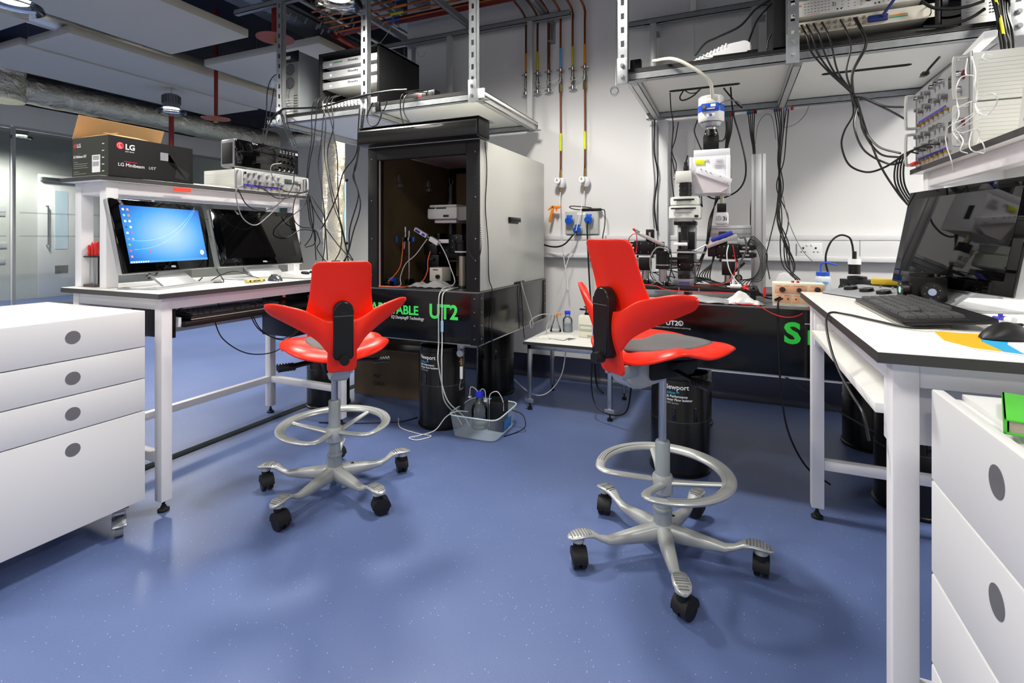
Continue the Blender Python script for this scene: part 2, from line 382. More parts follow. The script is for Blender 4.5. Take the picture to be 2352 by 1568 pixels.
P,R_=wob((-5.45,-1,3.04),(-5.45,6.8,3.04),.095); tag(MB().tube(P,R_,18).build('foil_duct',mat('pale_foil','d7d6cb',.35,metal=.7,bump=.7,bscale=14)),'thin pale foil-wrapped pipe running between the large raft and the second row','duct')
P,R_=wob((-4.0,4.3,0),(-4.0,4.3,3.5),.115,40,.005); tag(MB().tube(P,R_,22).build('foil_duct',FOIL),'upright foil-wrapped riser standing on the floor left of the enclosure','duct')
P,R_=wob((-3.2,6.2,2.75),(-6.6,6.2,2.75),.12,30,.008); tag(MB().tube(P,R_,22).cyl((-4,6.2,2.85),(-4,6.2,3.6),.006,n=6).cyl((-5.8,6.2,2.85),(-5.8,6.2,3.6),.006,n=6).build('foil_duct',FOIL),'foil duct crossing low behind the left instrument shelf','duct')

def pendant(x,y,z,label):
    t=thing('pendant_lamp',label,'ceiling lamp',(x,y,z),0,'round glass pendant lamps')
    b=MB().lathe([(.0,.16),(.07,.16),(.085,.15),(.085,.04),(.09,.0),(0,.0)]); 
    for k in range(20):
        a=2*PI*k/20; b.box(.084,-.003,.05,.098,.003,.14,M=Matrix.Rotation(a,4,'Z'))
    b.build('lamp_housing',mat('lamp_grey','6b6d70',.45,metal=.4),t)
    MB().cyl((0,0,.16),(0,0,3.6-z),.006,n=8).build('hanging_rod',ALU,t)
    MB().lathe([(.085,0),(.15,-.03),(.158,-.055),(.15,-.06),(.145,-.05),(.08,-.012)],n=40).build('glass_rim',GLASS,t)
    MB().lathe([(0,-.002),(.082,-.002),(.082,-.012),(0,-.012)],n=32).build('diffuser',mat('lamp_diffuser','ffffff',.5,emit=9),t)
PL=['round glass pendant lamp at the top edge above the instrument rack','round glass pendant lamp at the upper left corner of the picture','small pendant lamp hanging in front of the foil duct above the black carton']
for i,(x,y,z,k) in enumerate(LAMPS):
    if i<3: pendant(x,y,z,PL[i])
    else: pendant(x,y,z,'round glass pendant lamp out of the picture, hanging near '+['the right shelf','the right wall','the chairs','the right bench','the left drawer unit','the camera','the room entrance','the large raft, added as fill','the far windows, added as fill','the corridor door, added as fill','the corridor bin, added as fill','the foil riser, added as fill','the left corner, added as fill'][i-3])

def sprinkler(x,y,z,r,label,rp=.02):
    t=thing('sprinkler',label,'sprinkler',(x,y,z),0,'sprinkler drops with collector discs')
    MB().cyl((0,0,0),(0,0,3.6-z),rp,n=14).build('drop_pipe',REDPIPE,t)
    MB().lathe([(0,.002),(r,.0),(r,-.004),(0,-.004)],n=36).build('collector_disc',mat('disc_red','b05a48',.35,metal=.4),t)
    MB().cyl((0,0,-.004),(0,0,-.04),.013,n=10).cyl((0,0,-.04),(0,0,-.045),.02,n=10).build('sprinkler_head',BRASS,t)
sprinkler(-3.30,2.91,2.70,.14,'red sprinkler drop with a large disc beside the left shelf post',.028)
sprinkler(-5.12,3.74,2.42,.14,'red sprinkler drop with a disc below the rafts, in front of the foil duct')
t=thing('sprinkler_pipe','dark red sprinkler pipe along the top of the back wall','pipe',(0,0,0))
MB().tube(smooth_path([(2.3,3.72,3.06),(-.5,3.72,3.06),(-2.6,3.72,3.06),(-3.35,3.72,3.06),(-3.45,3.76,3.06),(-3.5,3.9,3.06),(-3.7,5.6,3.1)],4),.033,14).build('pipe_run',REDPIPE,t)
for x in(-2.75,-1.3,.2): MB().box(x-.012,3.68,3.02,x+.012,3.76,3.10,.003).cyl((x,3.72,3.10),(x,3.72,3.6),.005,n=6).build('pipe_hanger',GALV,t)
tag(MB().tube([(-6.9,4.4,1.9),(-6.9,4.4,3.5)],.03,12).build('sprinkler_pipe',REDPIPE),'dark red upright pipe behind the black carton','pipe')
# copper pipes overhead
for k,y in enumerate((3.62,3.52,3.42,3.32,3.22)):
    t=thing('copper_pipe','copper gas pipe running under the ceiling, '+['nearest the back wall','second from the back wall','middle one of five','fourth from the back wall','furthest from the back wall'][k],'pipe',(0,0,0),0,'copper pipes under the ceiling')
    MB().tube([(-1.1,y,3.02),(-3.35+.03*k,y,3.02)],.009,8).build('pipe_run',COPPER,t)
    MB().tube([(-2.75+.1*k,y,3.02),(-2.62+.1*k,y,3.02)],.0105,8).build('marker_tape',[BLUEP,YEL,ORG,BLUEP,YEL][k],t)
b=MB()
for k in range(16):
    x=-3.55+random.random()*.5; y=3.2+random.random()*.45; b.cyl((x,y,3.0),(x+.02,y+.01,3.05),.008,n=6)
tag(b.build('pipe_clips',GALV),'cluster of small pipe clips where the copper pipes end','pipe clip',kind='stuff')

def channel(mb,p0,p1,w=.041,h=.041,m=0):
    """strut channel between points, sheet steel open on top"""
    p0=Vector(p0);p1=Vector(p1); d=(p1-p0); L_=d.length; q=d.to_track_quat('X','Z').to_matrix().to_4x4(); M=Matrix.Translation(p0)@q
    mb.box(0,-w/2,-h/2,L_,w/2,-h/2+.004,m=m,M=M); mb.box(0,-w/2,-h/2,L_,-w/2+.004,h/2,m=m,M=M); mb.box(0,w/2-.004,-h/2,L_,w/2,h/2,m=m,M=M)
    mb.box(0,-w/2,h/2-.004,L_,-w/2+.011,h/2,m=m,M=M); mb.box(0,w/2-.011,h/2-.004,L_,w/2,h/2,m=m,M=M)
t=thing('strut_grid','galvanised strut channel grid hung under the ceiling above the left shelf','steel grid',(0,0,0))
b=MB(); channel(b,(-3.6,3.8,2.88),(-1.156,3.8,2.88)); b.build('rear_beam',GALV,t)
b=MB(); channel(b,(-3.6,2.8,2.905),(-1.4,2.8,2.905)); b.build('front_beam',GALV,t)
for x in(-2.73,-2.05,-1.38):
    b=MB(); channel(b,(x,1.6,2.935),(x,3.84,2.935)); b.build('cross_beam',GALV,t)
for x in(-3.1,-2.68,-1.33):
    b=MB().box(x-.02,3.82,2.70,x+.02,3.9,2.706).box(x-.02,3.894,2.7,x+.02,3.9,2.87,.001).box(x-.02,3.80,2.855,x+.02,3.9,2.861); b.build('wall_bracket',GALV,t)
tags=['cable tray with a ladder base, left of the red sprinkler drop','steel cable tray above the large raft edge','deep steel trunking above the left shelf','narrow steel cable tray under the deck']
for i,(x,w,z) in enumerate(((-3.75,.14,3.15),(-4.15,.22,3.3),(-3.05,.2,3.3),(-2.55,.1,3.2))):
    b=MB().box(x-w/2,-1,z,x+w/2,6.5,z+.004).box(x-w/2,-1,z,x-w/2+.004,6.5,z+.06).box(x+w/2-.004,-1,z,x+w/2,6.5,z+.06)
    for k in range(24): b.box(x-w*.3,-1+k*.3,z-.001,x+w*.3,-.9+k*.3,z)
    tag(b.build('cable_tray',GALV),tags[i],'cable tray')
for i,(x,z) in enumerate(((-3.45,3.2),(-3.3,3.38),(-2.8,3.15),(-3.95,3.4),(-2.35,3.35))):
    tag(MB().tube([(x,-1,z),(x,7,z)],.02,10).build('steel_conduit',GALV),'steel conduit running lengthways under the deck above the left shelf','conduit',group='conduits under the deck')
# ================================================================ the two saddle chairs
def interp(tab,s):
    """smooth interpolation in a table of (s, value...)"""
    n=len(tab)
    for i in range(n-1):
        if s<=tab[i+1][0] or i==n-2:
            a,b=tab[i],tab[i+1]; u=max(0,min(1,(s-a[0])/(b[0]-a[0])))
            p=tab[max(0,i-1)]; q=tab[min(n-1,i+2)]
            out=[]
            for k in range(1,len(a)):
                m0=(b[k]-p[k])/(b[0]-p[0])*(b[0]-a[0]); m1=(q[k]-a[k])/(q[0]-a[0])*(b[0]-a[0])
                u2=u*u;u3=u2*u
                out.append((2*u3-3*u2+1)*a[k]+(u3-2*u2+u)*m0+(-2*u3+3*u2)*b[k]+(u3-u2)*m1)
            return out
def back_panel(u,v):
    # v: 0 bottom of the stem .. 1 top edge ; columns: half width, centre y, wrap
    z,w,y,k=interp([(0,.580,.042,-.222,0),(.015,.584,.052,-.223,0),(.045,.596,.057,-.226,0),(.09,.614,.058,-.229,0),(.28,.690,.060,-.240,.2),(.40,.745,.085,-.236,1.0),(.48,.785,.140,-.218,2.3),
       (.56,.825,.133,-.224,2.5),(.70,.890,.122,-.236,2.2),(.88,.975,.117,-.256,1.7),(.96,1.012,.114,-.266,1.5),(.99,1.026,.106,-.270,1.4),(1,1.030,.092,-.271,1.4)],v)
    x=(u*2-1)*w; return (x,y+k*x*x,z)
def wing(u,v):
    s=math.sin((u*2-1)*PI/2); sg=1 if s>=0 else -1; a=abs(s)
    lx,ly,lz=interp([(0,0,-.238,.640),(.12,.050,-.235,.655),(.22,.074,-.230,.692),(.34,.098,-.218,.718),(.5,.142,-.196,.748),(.7,.205,-.160,.784),(.88,.256,-.132,.814),(.96,.272,-.130,.830),(.985,.277,-.133,.840),(1,.280,-.139,.851)],a)
    ux,uy,uz=interp([(0,0,-.252,.795),(.12,.040,-.252,.793),(.22,.065,-.250,.798),(.34,.095,-.248,.814),(.5,.138,-.238,.838),(.7,.198,-.212,.855),(.88,.248,-.184,.865),(.96,.268,-.164,.864),(.985,.276,-.150,.861),(1,.280,-.141,.853)],a)
    b=math.sin(PI*v)*.014*(1-a*.3)
    x=lx+(ux-lx)*v; y=ly+(uy-ly)*v-b; z=lz+(uz-lz)*v
    return (sg*x, y, z)
def seat_r(th):
    T=[(-180,.222),(-162,.228),(-146,.256),(-130,.256),(-112,.218),(-90,.196),(-68,.218),(-50,.256),(-34,.256),(-18,.228),(0,.222),(22,.236),(42,.242),(60,.254),(90,.222),(120,.254),(138,.242),(158,.236),(180,.222)]
    return interp(T,th)[0]
def seat_h(x,y):
    ax=abs(x); side=(min(ax,.24)/.22)**2
    h=.650+side*(.040-.016*math.exp(-((y-.02)/.07)**2))
    h+=.024*side*max(0,min(1,(-y-.02)/.10))
    h+=.008*max(0,min(1,(y-.02)/.15))-.018*side*max(0,min(1,(y-.13)/.10))
    return h
def seat_pt(r,th,off=0,k=1):
    R=seat_r(th); x=R*k*r*math.cos(rad(th)); y=R*k*r*math.sin(rad(th))
    z=seat_h(x,y)+off
    if k==1:
        back=max(0,min(1,(.02-y)/.10))
        z-=(.022+.014*back)*(max(0,r-.74)/.26)**1.9
    return (x,y,z)
def disc_surface(fn,m,nr=12,nt=64,rmax=1.0):
    b=MB(); c=b.bm.verts.new(fn(0,0)); prev=None
    for i in range(1,nr+1):
        ring=[b.bm.verts.new(fn(rmax*i/nr,-180+360*j/nt)) for j in range(nt)]
        for j in range(nt):
            q=(j+1)%nt
            b.bm.faces.new((c,ring[j],ring[q]) if prev is None else (prev[j],ring[j],ring[q],prev[q]))
        prev=ring
    return b
def solid(o,t,sub=1,off=0):
    s=o.modifiers.new('thickness','SOLIDIFY'); s.thickness=t; s.offset=off
    if sub: q=o.modifiers.new('smooth','SUBSURF'); q.levels=sub; q.render_levels=sub+1
    o.data.polygons.foreach_set('use_smooth',[True]*len(o.data.polygons))
    at=o.data.attributes.get('sharp_edge')
    if at: o.data.attributes.remove(at)
def saddle_chair(label,loc,face,base_phase,lift,ring_rot=0):
    """face: direction the sitter looks, degrees clockwise from +Y"""
    t=thing('saddle_chair',label,'chair',(loc[0],loc[1],0),-rad(face),'red saddle chairs')
    Lf=Matrix.Translation((0,0,lift))
    def bp(u,v): return Lf@Vector(back_panel(u,v))
    b=MB(); b.grid(bp,19,40); sh=b.build('back_shell',RED,t,smooth=True); solid(sh,.011,1)
    b=MB(); b.grid(lambda u,v: Lf@Vector(wing(u,v)),49,9); w=b.build('arm_wings',RED,t); solid(w,.012,1)
    # black lumbar cover with its knob
    b=MB(); w=.038; pl=[(-w,.650),(-w*.8,.640),(w*.8,.640),(w,.650)]+[(w*math.cos(rad(q)),.834+w*math.sin(rad(q))) for q in range(0,181,12)]
    b.prism([(x,z+lift) for x,z in pl],-.281,-.245,'y'); bmesh.ops.bevel(b.bm,geom=[e for e in b.bm.edges if all(abs(v.co.y+.281)<1e-4 for v in e.verts)],offset=.006,segments=3,affect='EDGES'); c=b.build('lumbar_cover',BLACK,t)
    MB().box(-.0365,-.2818,.812+lift,.0365,-.279,.8145+lift,.0005).build('cover_joint',mat('joint_light','5a5b5d',.4),c)
    text('lettering','HAG',.011,(-.011,-.2818,.822+lift),(1,0,0),(0,0,1),mat('dark_emboss','2b2b2d',.5),c)
    k=MB().cyl((0,-.272,.640+lift),(0,-.306,.640+lift),.020,.018,n=28).build('tilt_knob',BLACK,t)
    # seat
    b=disc_surface(lambda r,th: Lf@Vector(seat_pt(r,th)),None); s=b.build('seat',RED,t); solid(s,.014,1,-1)
    def padr(r,th):
        a=rad(th); w=.104+.024*math.sin(a); return (r*w*math.cos(a)*(1+.18*abs(math.sin(2*a))), .012+r*.178*math.sin(a))
    def padf(r,th):
        x,y=padr(r,th); return Lf@Vector((x,y,seat_h(x,y)+.004-.003*r**8))
    b=disc_surface(padf,None,8,48); p=b.build('seat_pad',PADG,t); solid(p,.006,0,-1)
    def und(r,th):
        q=Vector(seat_pt(r*.86,th,-.017)); q.z-=.022*(1-r**3); return Lf@q
    b=disc_surface(und,None,6,48); b.build('underseat_shell',BLKM,t)
    # mechanism
    z0=.56+lift
    MB().box(-.055,-.10,z0-.015,.055,.11,z0+.055,.015).box(-.085,-.02,z0+.01,.085,.09,z0+.05,.012).build('tilt_mechanism',BLKM,t)
    b=MB(); b.prism([(-.215,z0+.028),(-.185,z0+.045),(-.09,z0+.045),(-.03,z0+.035),(.03,z0+.03),(.03,z0+.0),(-.03,z0-.022),(-.12,z0-.04),(-.175,z0-.03),(-.205,z0-.005)],-.038,.038,'x')
    bmesh.ops.bevel(b.bm,geom=list(b.bm.edges),offset=.008,segments=3,affect='EDGES'); b.build('back_bracket',SILV,t)
    MB().box(-.045,-.225,z0+.01,-.03,-.15,z0+.05,.004).box(.03,-.225,z0+.01,.045,-.15,z0+.05,.004).build('bracket_ears',SLEEVE,t)
    for sg,l,yy in((-1,.235,.045),(1,.235,-.01),(-1,.23,.015)):
        b=MB().cyl((sg*.06,yy,z0+.02),(sg*(l-.06),yy-.02,z0+.008),.008,n=10); b.cyl((sg*(l-.07),yy-.02,z0+.008),(sg*l,yy-.025,z0+.004),.0125,n=12)
        for q in range(6): f=(l-.065)+q*.0115; b.cyl((sg*f,yy-.021,z0+.0075),(sg*(f+.005),yy-.0215,z0+.007),.015,n=12)
        b.build('adjustment_lever',BLACK,t)
    # column
    MB().cyl((0,0,.36),(0,0,z0),.014,n=24).build('gas_piston',STEEL,t)
    b=MB().lathe([(.0,.10),(.031,.10),(.031,.155),(.0335,.157),(.0335,.165),(.026,.167),(.0255,.398),(.023,.402),(.0,.402)]); b.build('column_sleeve',SLEEVE,t)
    # foot ring
    zr=.292; Rr=.222; g=MB(); pts=[]
    for i in range(61):
        a=rad(-90+36+ (360-72)*i/60); pts.append(Vector((Rr*math.cos(a),Rr*math.sin(a)*.97,zr)))
    pts=[Vector((.028,-.03,zr-.03)),Vector((.075,-.14,zr-.008)),Vector((.105,-.175,zr-.002))]+pts+[Vector((-.105,-.175,zr-.002)),Vector((-.075,-.14,zr-.008)),Vector((-.028,-.03,zr-.03))]
    pts=smooth_path(pts,2); n_=len(pts); rr=[.0155+.010*math.sin(PI*i/(n_-1)) for i in range(n_)]
    g.tube(pts,rr,14,flat=.52)
    gr=g.build('foot_ring',SILV,t,rot=(0,0,rad(ring_rot)))
    b=MB()
    for a0,a1 in((-42,222),):
        for dr in(-.008,0,.008):
            b.tube([Vector(((Rr+dr)*math.cos(rad(a0+(a1-a0)*i/70)),(Rr+dr)*.97*math.sin(rad(a0+(a1-a0)*i/70)),zr+.0105)) for i in range(71)],.0014,5)
    b.build('grip_strips',mat('strip_grey','8b8e8e',.5),gr)
    for a in(35,145):
        MB().tube([(.025*math.cos(rad(a)),.025*math.sin(rad(a)),zr-.035),(.12*math.cos(rad(a)),.12*math.sin(rad(a)),zr-.02),((Rr-.008)*math.cos(rad(a)),(Rr-.008)*.97*math.sin(rad(a)),zr-.002)],[.016,.012,.011],12,flat=.7).build('ring_spoke',SILV,gr)
    MB().lathe([(.027,zr-.075),(.036,zr-.07),(.037,zr-.02),(.033,zr-.01),(.027,zr-.008)]).build('ring_hub',SILV,gr)
    # base with five arms
    b=MB()
    b.lathe([(0,.055),(.03,.052),(.044,.07),(.040,.098),(.034,.112),(.0,.112)],n=30)
    for k in range(5):
        M=Matrix.Rotation(rad(base_phase+face+72*k),4,'Z')
        sec=[(.025,.027,.052,.112),(.08,.025,.052,.104),(.15,.021,.054,.093),(.205,.017,.058,.084),(.235,.015,.072,.090),(.262,.021,.090,.107),(.29,.027,.099,.113),(.32,.028,.097,.111),(.342,.021,.093,.105),(.352,.008,.091,.100)]
        rings=[]
        for x,w,z1,z2 in sec:
            ring=[]
            for j in range(12):
                a=2*PI*j/12; cy=math.cos(a); sz=math.sin(a); e=.7
                ring.append(b.bm.verts.new(M@Vector((x,w*abs(cy)**e*(1 if cy>=0 else -1),(z1+z2)/2+(z2-z1)/2*abs(sz)**e*(1 if sz>=0 else -1)))))
            rings.append(ring)
        for A,B in zip(rings,rings[1:]):
            for j in range(12): b.bm.faces.new((A[j],A[(j+1)%12],B[(j+1)%12],B[j]))
        b.bm.faces.new(rings[0]); b.bm.faces.new(rings[-1])
        b.cyl(M@Vector((.315,0,.082)),M@Vector((.315,0,.100)),.021,n=20)
    ba=b.build('five_arm_base',SILV,t,angle=50)
    for k in range(5):
        b=MB(); M=Matrix.Rotation(rad(base_phase+face+72*k),4,'Z')
        for q in range(8):
            x=.270+q*.0098; w=.021 if 0<q<6 else .015; zt=.1105 if q in(0,) else (.1135 if q<5 else .1125-.0018*(q-4))
            b.box(x,-w,zt-.003,x+.0038,w,zt+.0006,.001,M=M)
        b.build('foot_grip',mat('groove_grey','6e7172',.55),ba)
    for k in range(5):
        a=rad(base_phase+face+72*k); cs=MB(); sw=random.uniform(-.9,.9)+a+PI/2
        M=Matrix.Translation((.315*math.cos(a),.315*math.sin(a),0))@Matrix.Rotation(sw,4,'Z')@Matrix.Translation((.014,0,0))
        cs.cyl((0,-.022,.0335),(0,-.004,.0335),.0325,n=28,M=M).cyl((0,.004,.0335),(0,.022,.0335),.0325,n=28,M=M)
        w_=cs.build('caster',BLACK,t)
        h=MB(); poly=[]
        for i in range(13): q=rad(-5+190*i/12); poly.append((.0365*math.cos(q),.0335+.0365*math.sin(q)))
        h.prism(poly,-.025,.025,'y',M=M); h.cyl(M@Vector((-.014,0,.06)),M@Vector((-.014,0,.084)),.017,.018,n=18)
        h.build('caster_housing',BLKM,w_)
    MB().box(.06,-.008,.1075,.078,.008,.1095,.001).build('maker_badge',BLACK,ba,rot=(0,rad(4),rad(base_phase+face+72)))
    return t
saddle_chair('red saddle-back stool on a grey five-arm base, nearer the left bench, seen from behind',(-1.624,1.751),-50,-15.7,0)
saddle_chair('red saddle-back stool on a grey five-arm base, raised higher, turned sideways by the right bench',(-.226,1.865),38,-1,.09)
# ================================================================ benches (left one; right one is its mirror image)
BH=.90; TT=.022
def bench(label,side,fx,bx,y0,y1,hutch_front,trayspec):
    """side -1: left wall side; fx front edge x, bx back edge x"""
    t=thing('lab_bench',label,'bench',((fx+bx)/2,(y0+y1)/2,0),0,'white steel-framed benches'); ox,oy=(fx+bx)/2,(y0+y1)/2
    def B(): return MB()
    s=1 if bx>fx else -1
    T=Matrix.Translation((-ox,-oy,0))
    b=B(); b.box(fx,y0,BH-TT,bx,y1,BH,.0015,0,M=T); wt=b.build('worktop',LAMW,t)
    b=B(); e=.0012
    b.box(fx-e*s,y0-e,BH-TT,fx,y1+e,BH-.0015,M=T).box(bx,y0-e,BH-TT,bx+e*s,y1+e,BH-.0015,M=T).box(fx,y0-e,BH-TT,bx,y0,BH-.0015,M=T).box(fx,y1,BH-TT,bx,y1+e,BH-.0015,M=T); b.build('edge_band',EDGE,wt)
    L=.045; fi=.03
    legs=[(fx+s*fi,y0+.03),(fx+s*fi,y1-.03-L),(bx-s*(fi+L),y0+.03),(bx-s*(fi+L),y1-.03-L)]
    xs=[]
    for lx,ly in legs:
        x0=lx if s>0 else lx-L; 
        if (lx,ly) in legs[2:]: x0=lx if s>0 else lx-L if False else lx
        x0=min(lx,lx+s*L); xs.append((x0,ly))
        lg=B().box(x0,ly,.045,x0+L,ly+L,BH-TT,.004,M=T).build('leg',FRAME,t)
        cx,cy=x0+L/2-ox,ly+L/2-oy
        B().lathe([(0,0),(.021,0),(.022,.008),(.012,.014),(.0,.014)],(cx,cy,0)).cyl((cx,cy,.012),(cx,cy,.05),.006,n=10).lathe([(0,.014),(.012,.014),(.009,.024),(0,.024)],(cx,cy,0)).build('levelling_foot',RUB,lg)
    # aprons
    za=BH-TT-.05
    for k,(x0,ly) in enumerate(xs): pass
    X0=min(x for x,_ in xs); X1=max(x for x,_ in xs)
    fxl=xs[0][0]; bxl=xs[2][0]
    b=B(); b.box(fxl+.004,y0+.03+L,za,fxl+L-.004,y1-.03-L,BH-TT,.002,M=T); b.box(bxl+.004,y0+.03+L,za,bxl+L-.004,y1-.03-L,BH-TT,.002,M=T)
    b.box(X0+L,y0+.034,za,X1,y0+.03+L-.004,BH-TT,.002,M=T); b.box(X0+L,y1-.03-L+.004,za,X1,y1-.034,BH-TT,.002,M=T); b.build('top_frame',FRAME,t)
    zs=.20; b=B(); b.box(bxl+.004,y0+.03+L,zs,bxl+L-.004,y1-.03-L,zs+.038,.003,M=T); b.box(X0+L,y0+.034,zs,X1,y0+.03+L-.004,zs+.038,.003,M=T); b.box(X0+L,y1-.03-L+.004,zs,X1,y1-.034,zs+.038,.003,M=T)
    b.build('stretcher',FRAME,t)
    b=B(); b.box(bxl+s*.0+.01,y0+.08,.62,bxl+.02,y1-.08,za,.002,M=T); b.build('modesty_panel',mat('panel_grey','c9c9c8',.5,var=.01),t)
    # keyboard tray
    tx0,tx1=trayspec; zt=.765
    tr=B().box(tx0,y0+.13,zt-.022,tx1,y1-.14,zt,.002,M=T).build('keyboard_tray',trayspec_m,t)
    for q0,q1 in((y0+.115,y0+.128),(y1-.138,y1-.125)): B().box(tx0+.02*s,q0,zt-.02,tx1,q1,zt+.02,.001,M=T).build('tray_runner',WPL,tr)
    for q0,q1 in((y0+.085,y0+.115),(y1-.125,y1-.095)): B().box(fxl+.005,q0,.70,tx1,q1,za,.002,M=T).build('runner_bracket',BLACK if s<0 else WPL,tr)
    # hutch
    hx0,hx1,hz,hy0,hy1=hutch_front
    h=thing('bench_shelf',label.split(',')[0].replace('bench','raised shelf unit')+' standing on its bench','shelf',((hx0+hx1)/2,(hy0+hy1)/2,BH),0,'raised shelves on the benches')
    T2=Matrix.Translation((-(hx0+hx1)/2,-(hy0+hy1)/2,-BH))
    sb=B().box(hx0,hy0,hz-.02,hx1,hy1,hz,.001,M=T2).build('shelf_board',LAMW,h)
    e=.0012; b=B(); b.box(min(hx0,hx1)-e,hy0-e,hz-.02,min(hx0,hx1),hy1+e,hz-.001,M=T2).box(max(hx0,hx1),hy0-e,hz-.02,max(hx0,hx1)+e,hy1+e,hz-.001,M=T2).box(hx0,hy0-e,hz-.02,hx1,hy0,hz-.001,M=T2).box(hx0,hy1,hz-.02,hx1,hy1+e,hz-.001,M=T2); b.build('edge_band',EDGE,sb)
    P=.05; s2=1 if hx1>hx0 else -1
    for py in (hy0+.04,hy1-.04-P):
        for px in (hx0+s2*.03,hx1-s2*(.03+P)):
            B().box(min(px,px+s2*P),py,BH+.0005,max(px,px+s2*P),py+P,hz-.02,.003,M=T2).build('post',FRAME,h)
    b=B(); a0=hx0+s2*.034; a1=hx0+s2*(.03+P-.004)
    b.box(a0,hy0+.04+P,hz-.075,a1,hy1-.04-P,hz-.02,.003,M=T2)
    c0=hx1-s2*.034; c1=hx1-s2*(.03+P-.004); b.box(c0,hy0+.04+P,hz-.075,c1,hy1-.04-P,hz-.02,.003,M=T2)
    b.box(a1,hy0+.044,hz-.075,c1,hy0+.04+P-.004,hz-.02,.003,M=T2).box(a1,hy1-.04-P+.004,hz-.075,c1,hy1-.044,hz-.02,.003,M=T2); b.build('shelf_rail',FRAME,h)
    return t,h
trayspec_m=BLACK
BL,HL=bench('white steel-framed left bench, carrying two touch monitors',-1,-2.095,-2.785,1.285,2.425,(-2.50,-2.80,1.395,1.29,2.46),(-2.13,-2.42))
trayspec_m=LAMW
BR,HR=bench('white steel-framed right bench, carrying a keyboard and one big monitor',1,.262,1.0,1.19,2.405,(.655,.985,1.395,1.17,2.49),(.285,.56))
tag(MB().box(-2.491,1.60,1.352,-2.490,1.685,1.372,0).build('paper_label',mat('label_red','e0402c',.6)),'small red paper label stuck on the front rail of the left raised shelf','label')

# ================================================================ drawer units
def drawer_unit(label,fx,bx,y0,y1,zt,zb,splits,hy,recess=False):
    s=1 if bx>fx else -1
    t=thing('drawer_unit',label,'drawer unit',((fx+bx)/2,(y0+y1)/2,0),0,'white mobile drawer units'); T=Matrix.Translation((-(fx+bx)/2,-(y0+y1)/2,0))
    f2=fx+s*.019
    c=MB().box(f2+s*.001,y0,zb,bx,y1,zt-(.014 if recess else 0),.002,M=T)
    c.build('carcass',WHITE,t)
    if recess:
        MB().box(f2+s*.025,y0+.0,zt-.014,bx,y1,zt-.004,.001,M=T).build('top_panel',WHITE,t)
    zs=[zt]+splits+[zb]
    for i in range(len(zs)-1):
        a=zs[i]-(.0 if i==0 else .0015); c_=zs[i+1]+.0015
        d=MB().box(fx,y0-.001,c_,f2,y1+.001,a,.003,M=T).build('drawer_front',WHITE,t)
        hz=HZ[i] if recess else a-.062
        x=fx-(fx+bx)/2
        MB().lathe([(0,.0),(.0225,0),(.0225,.0008),(0,.0012)],n=36,M=Matrix.Translation((x-s*.0001,hy-(y0+y1)/2,hz))@Matrix.Rotation(-s*PI/2,4,'Y')).build('finger_pull',mat('pull_grey','77767a',.45,metal=.3,var=.1,scale=60),d)
    return t
HZ=[.785,.62,.455,.29]
def unit_caster(t,x,y,ang):
    M=Matrix.Translation((x,y,0))@Matrix.Rotation(ang,4,'Z')
    c=MB().box(-.03,-.03,.094,.03,.03,.1,.002,M=M).box(-.022,-.020,.03,.022,-.016,.092,.002,M=M).box(-.022,.016,.03,.022,.020,.092,.002,M=M).cyl(M@Vector((0,0,.085)),M@Vector((0,0,.095)),.02,n=18).build('caster',GALV,t)
    MB().cyl(M@Vector((.02,-.013,.032)),M@Vector((.02,.013,.032)),.032,n=26).build('wheel',mat('wheel_grey','8a8a8c',.5),c)
    MB().box(.0,-.022,.0,.055,.022,.008,.002,M=M@Matrix.Translation((.015,0,.07))@Matrix.Rotation(rad(25),4,'Y')).build('brake_pedal',STEEL,c)
U=drawer_unit('white mobile drawer unit with four round pulls at the left edge',-2.095,-2.78,.70,1.235,.84,.105,[.70,.577,.452],1.0)
# pulls placed by the splits
for (x,y,a) in((.30,.20,-.5),(.30,-.20,-.3),(-.25,.23,.4),(-.25,-.19,.4)):
    unit_caster(U,x,y,a)
U2=drawer_unit('white drawer unit with round pulls and a green book on top at the right edge',.335,1.0,.45,1.155,.845,.10,[.68,.51,.345],.905,True)
for (x,y,a) in((-.27,.3,2.6),(-.27,-.3,2.4),(.27,.3,.4),(.27,-.3,.4)): unit_caster(U2,x,y,a)
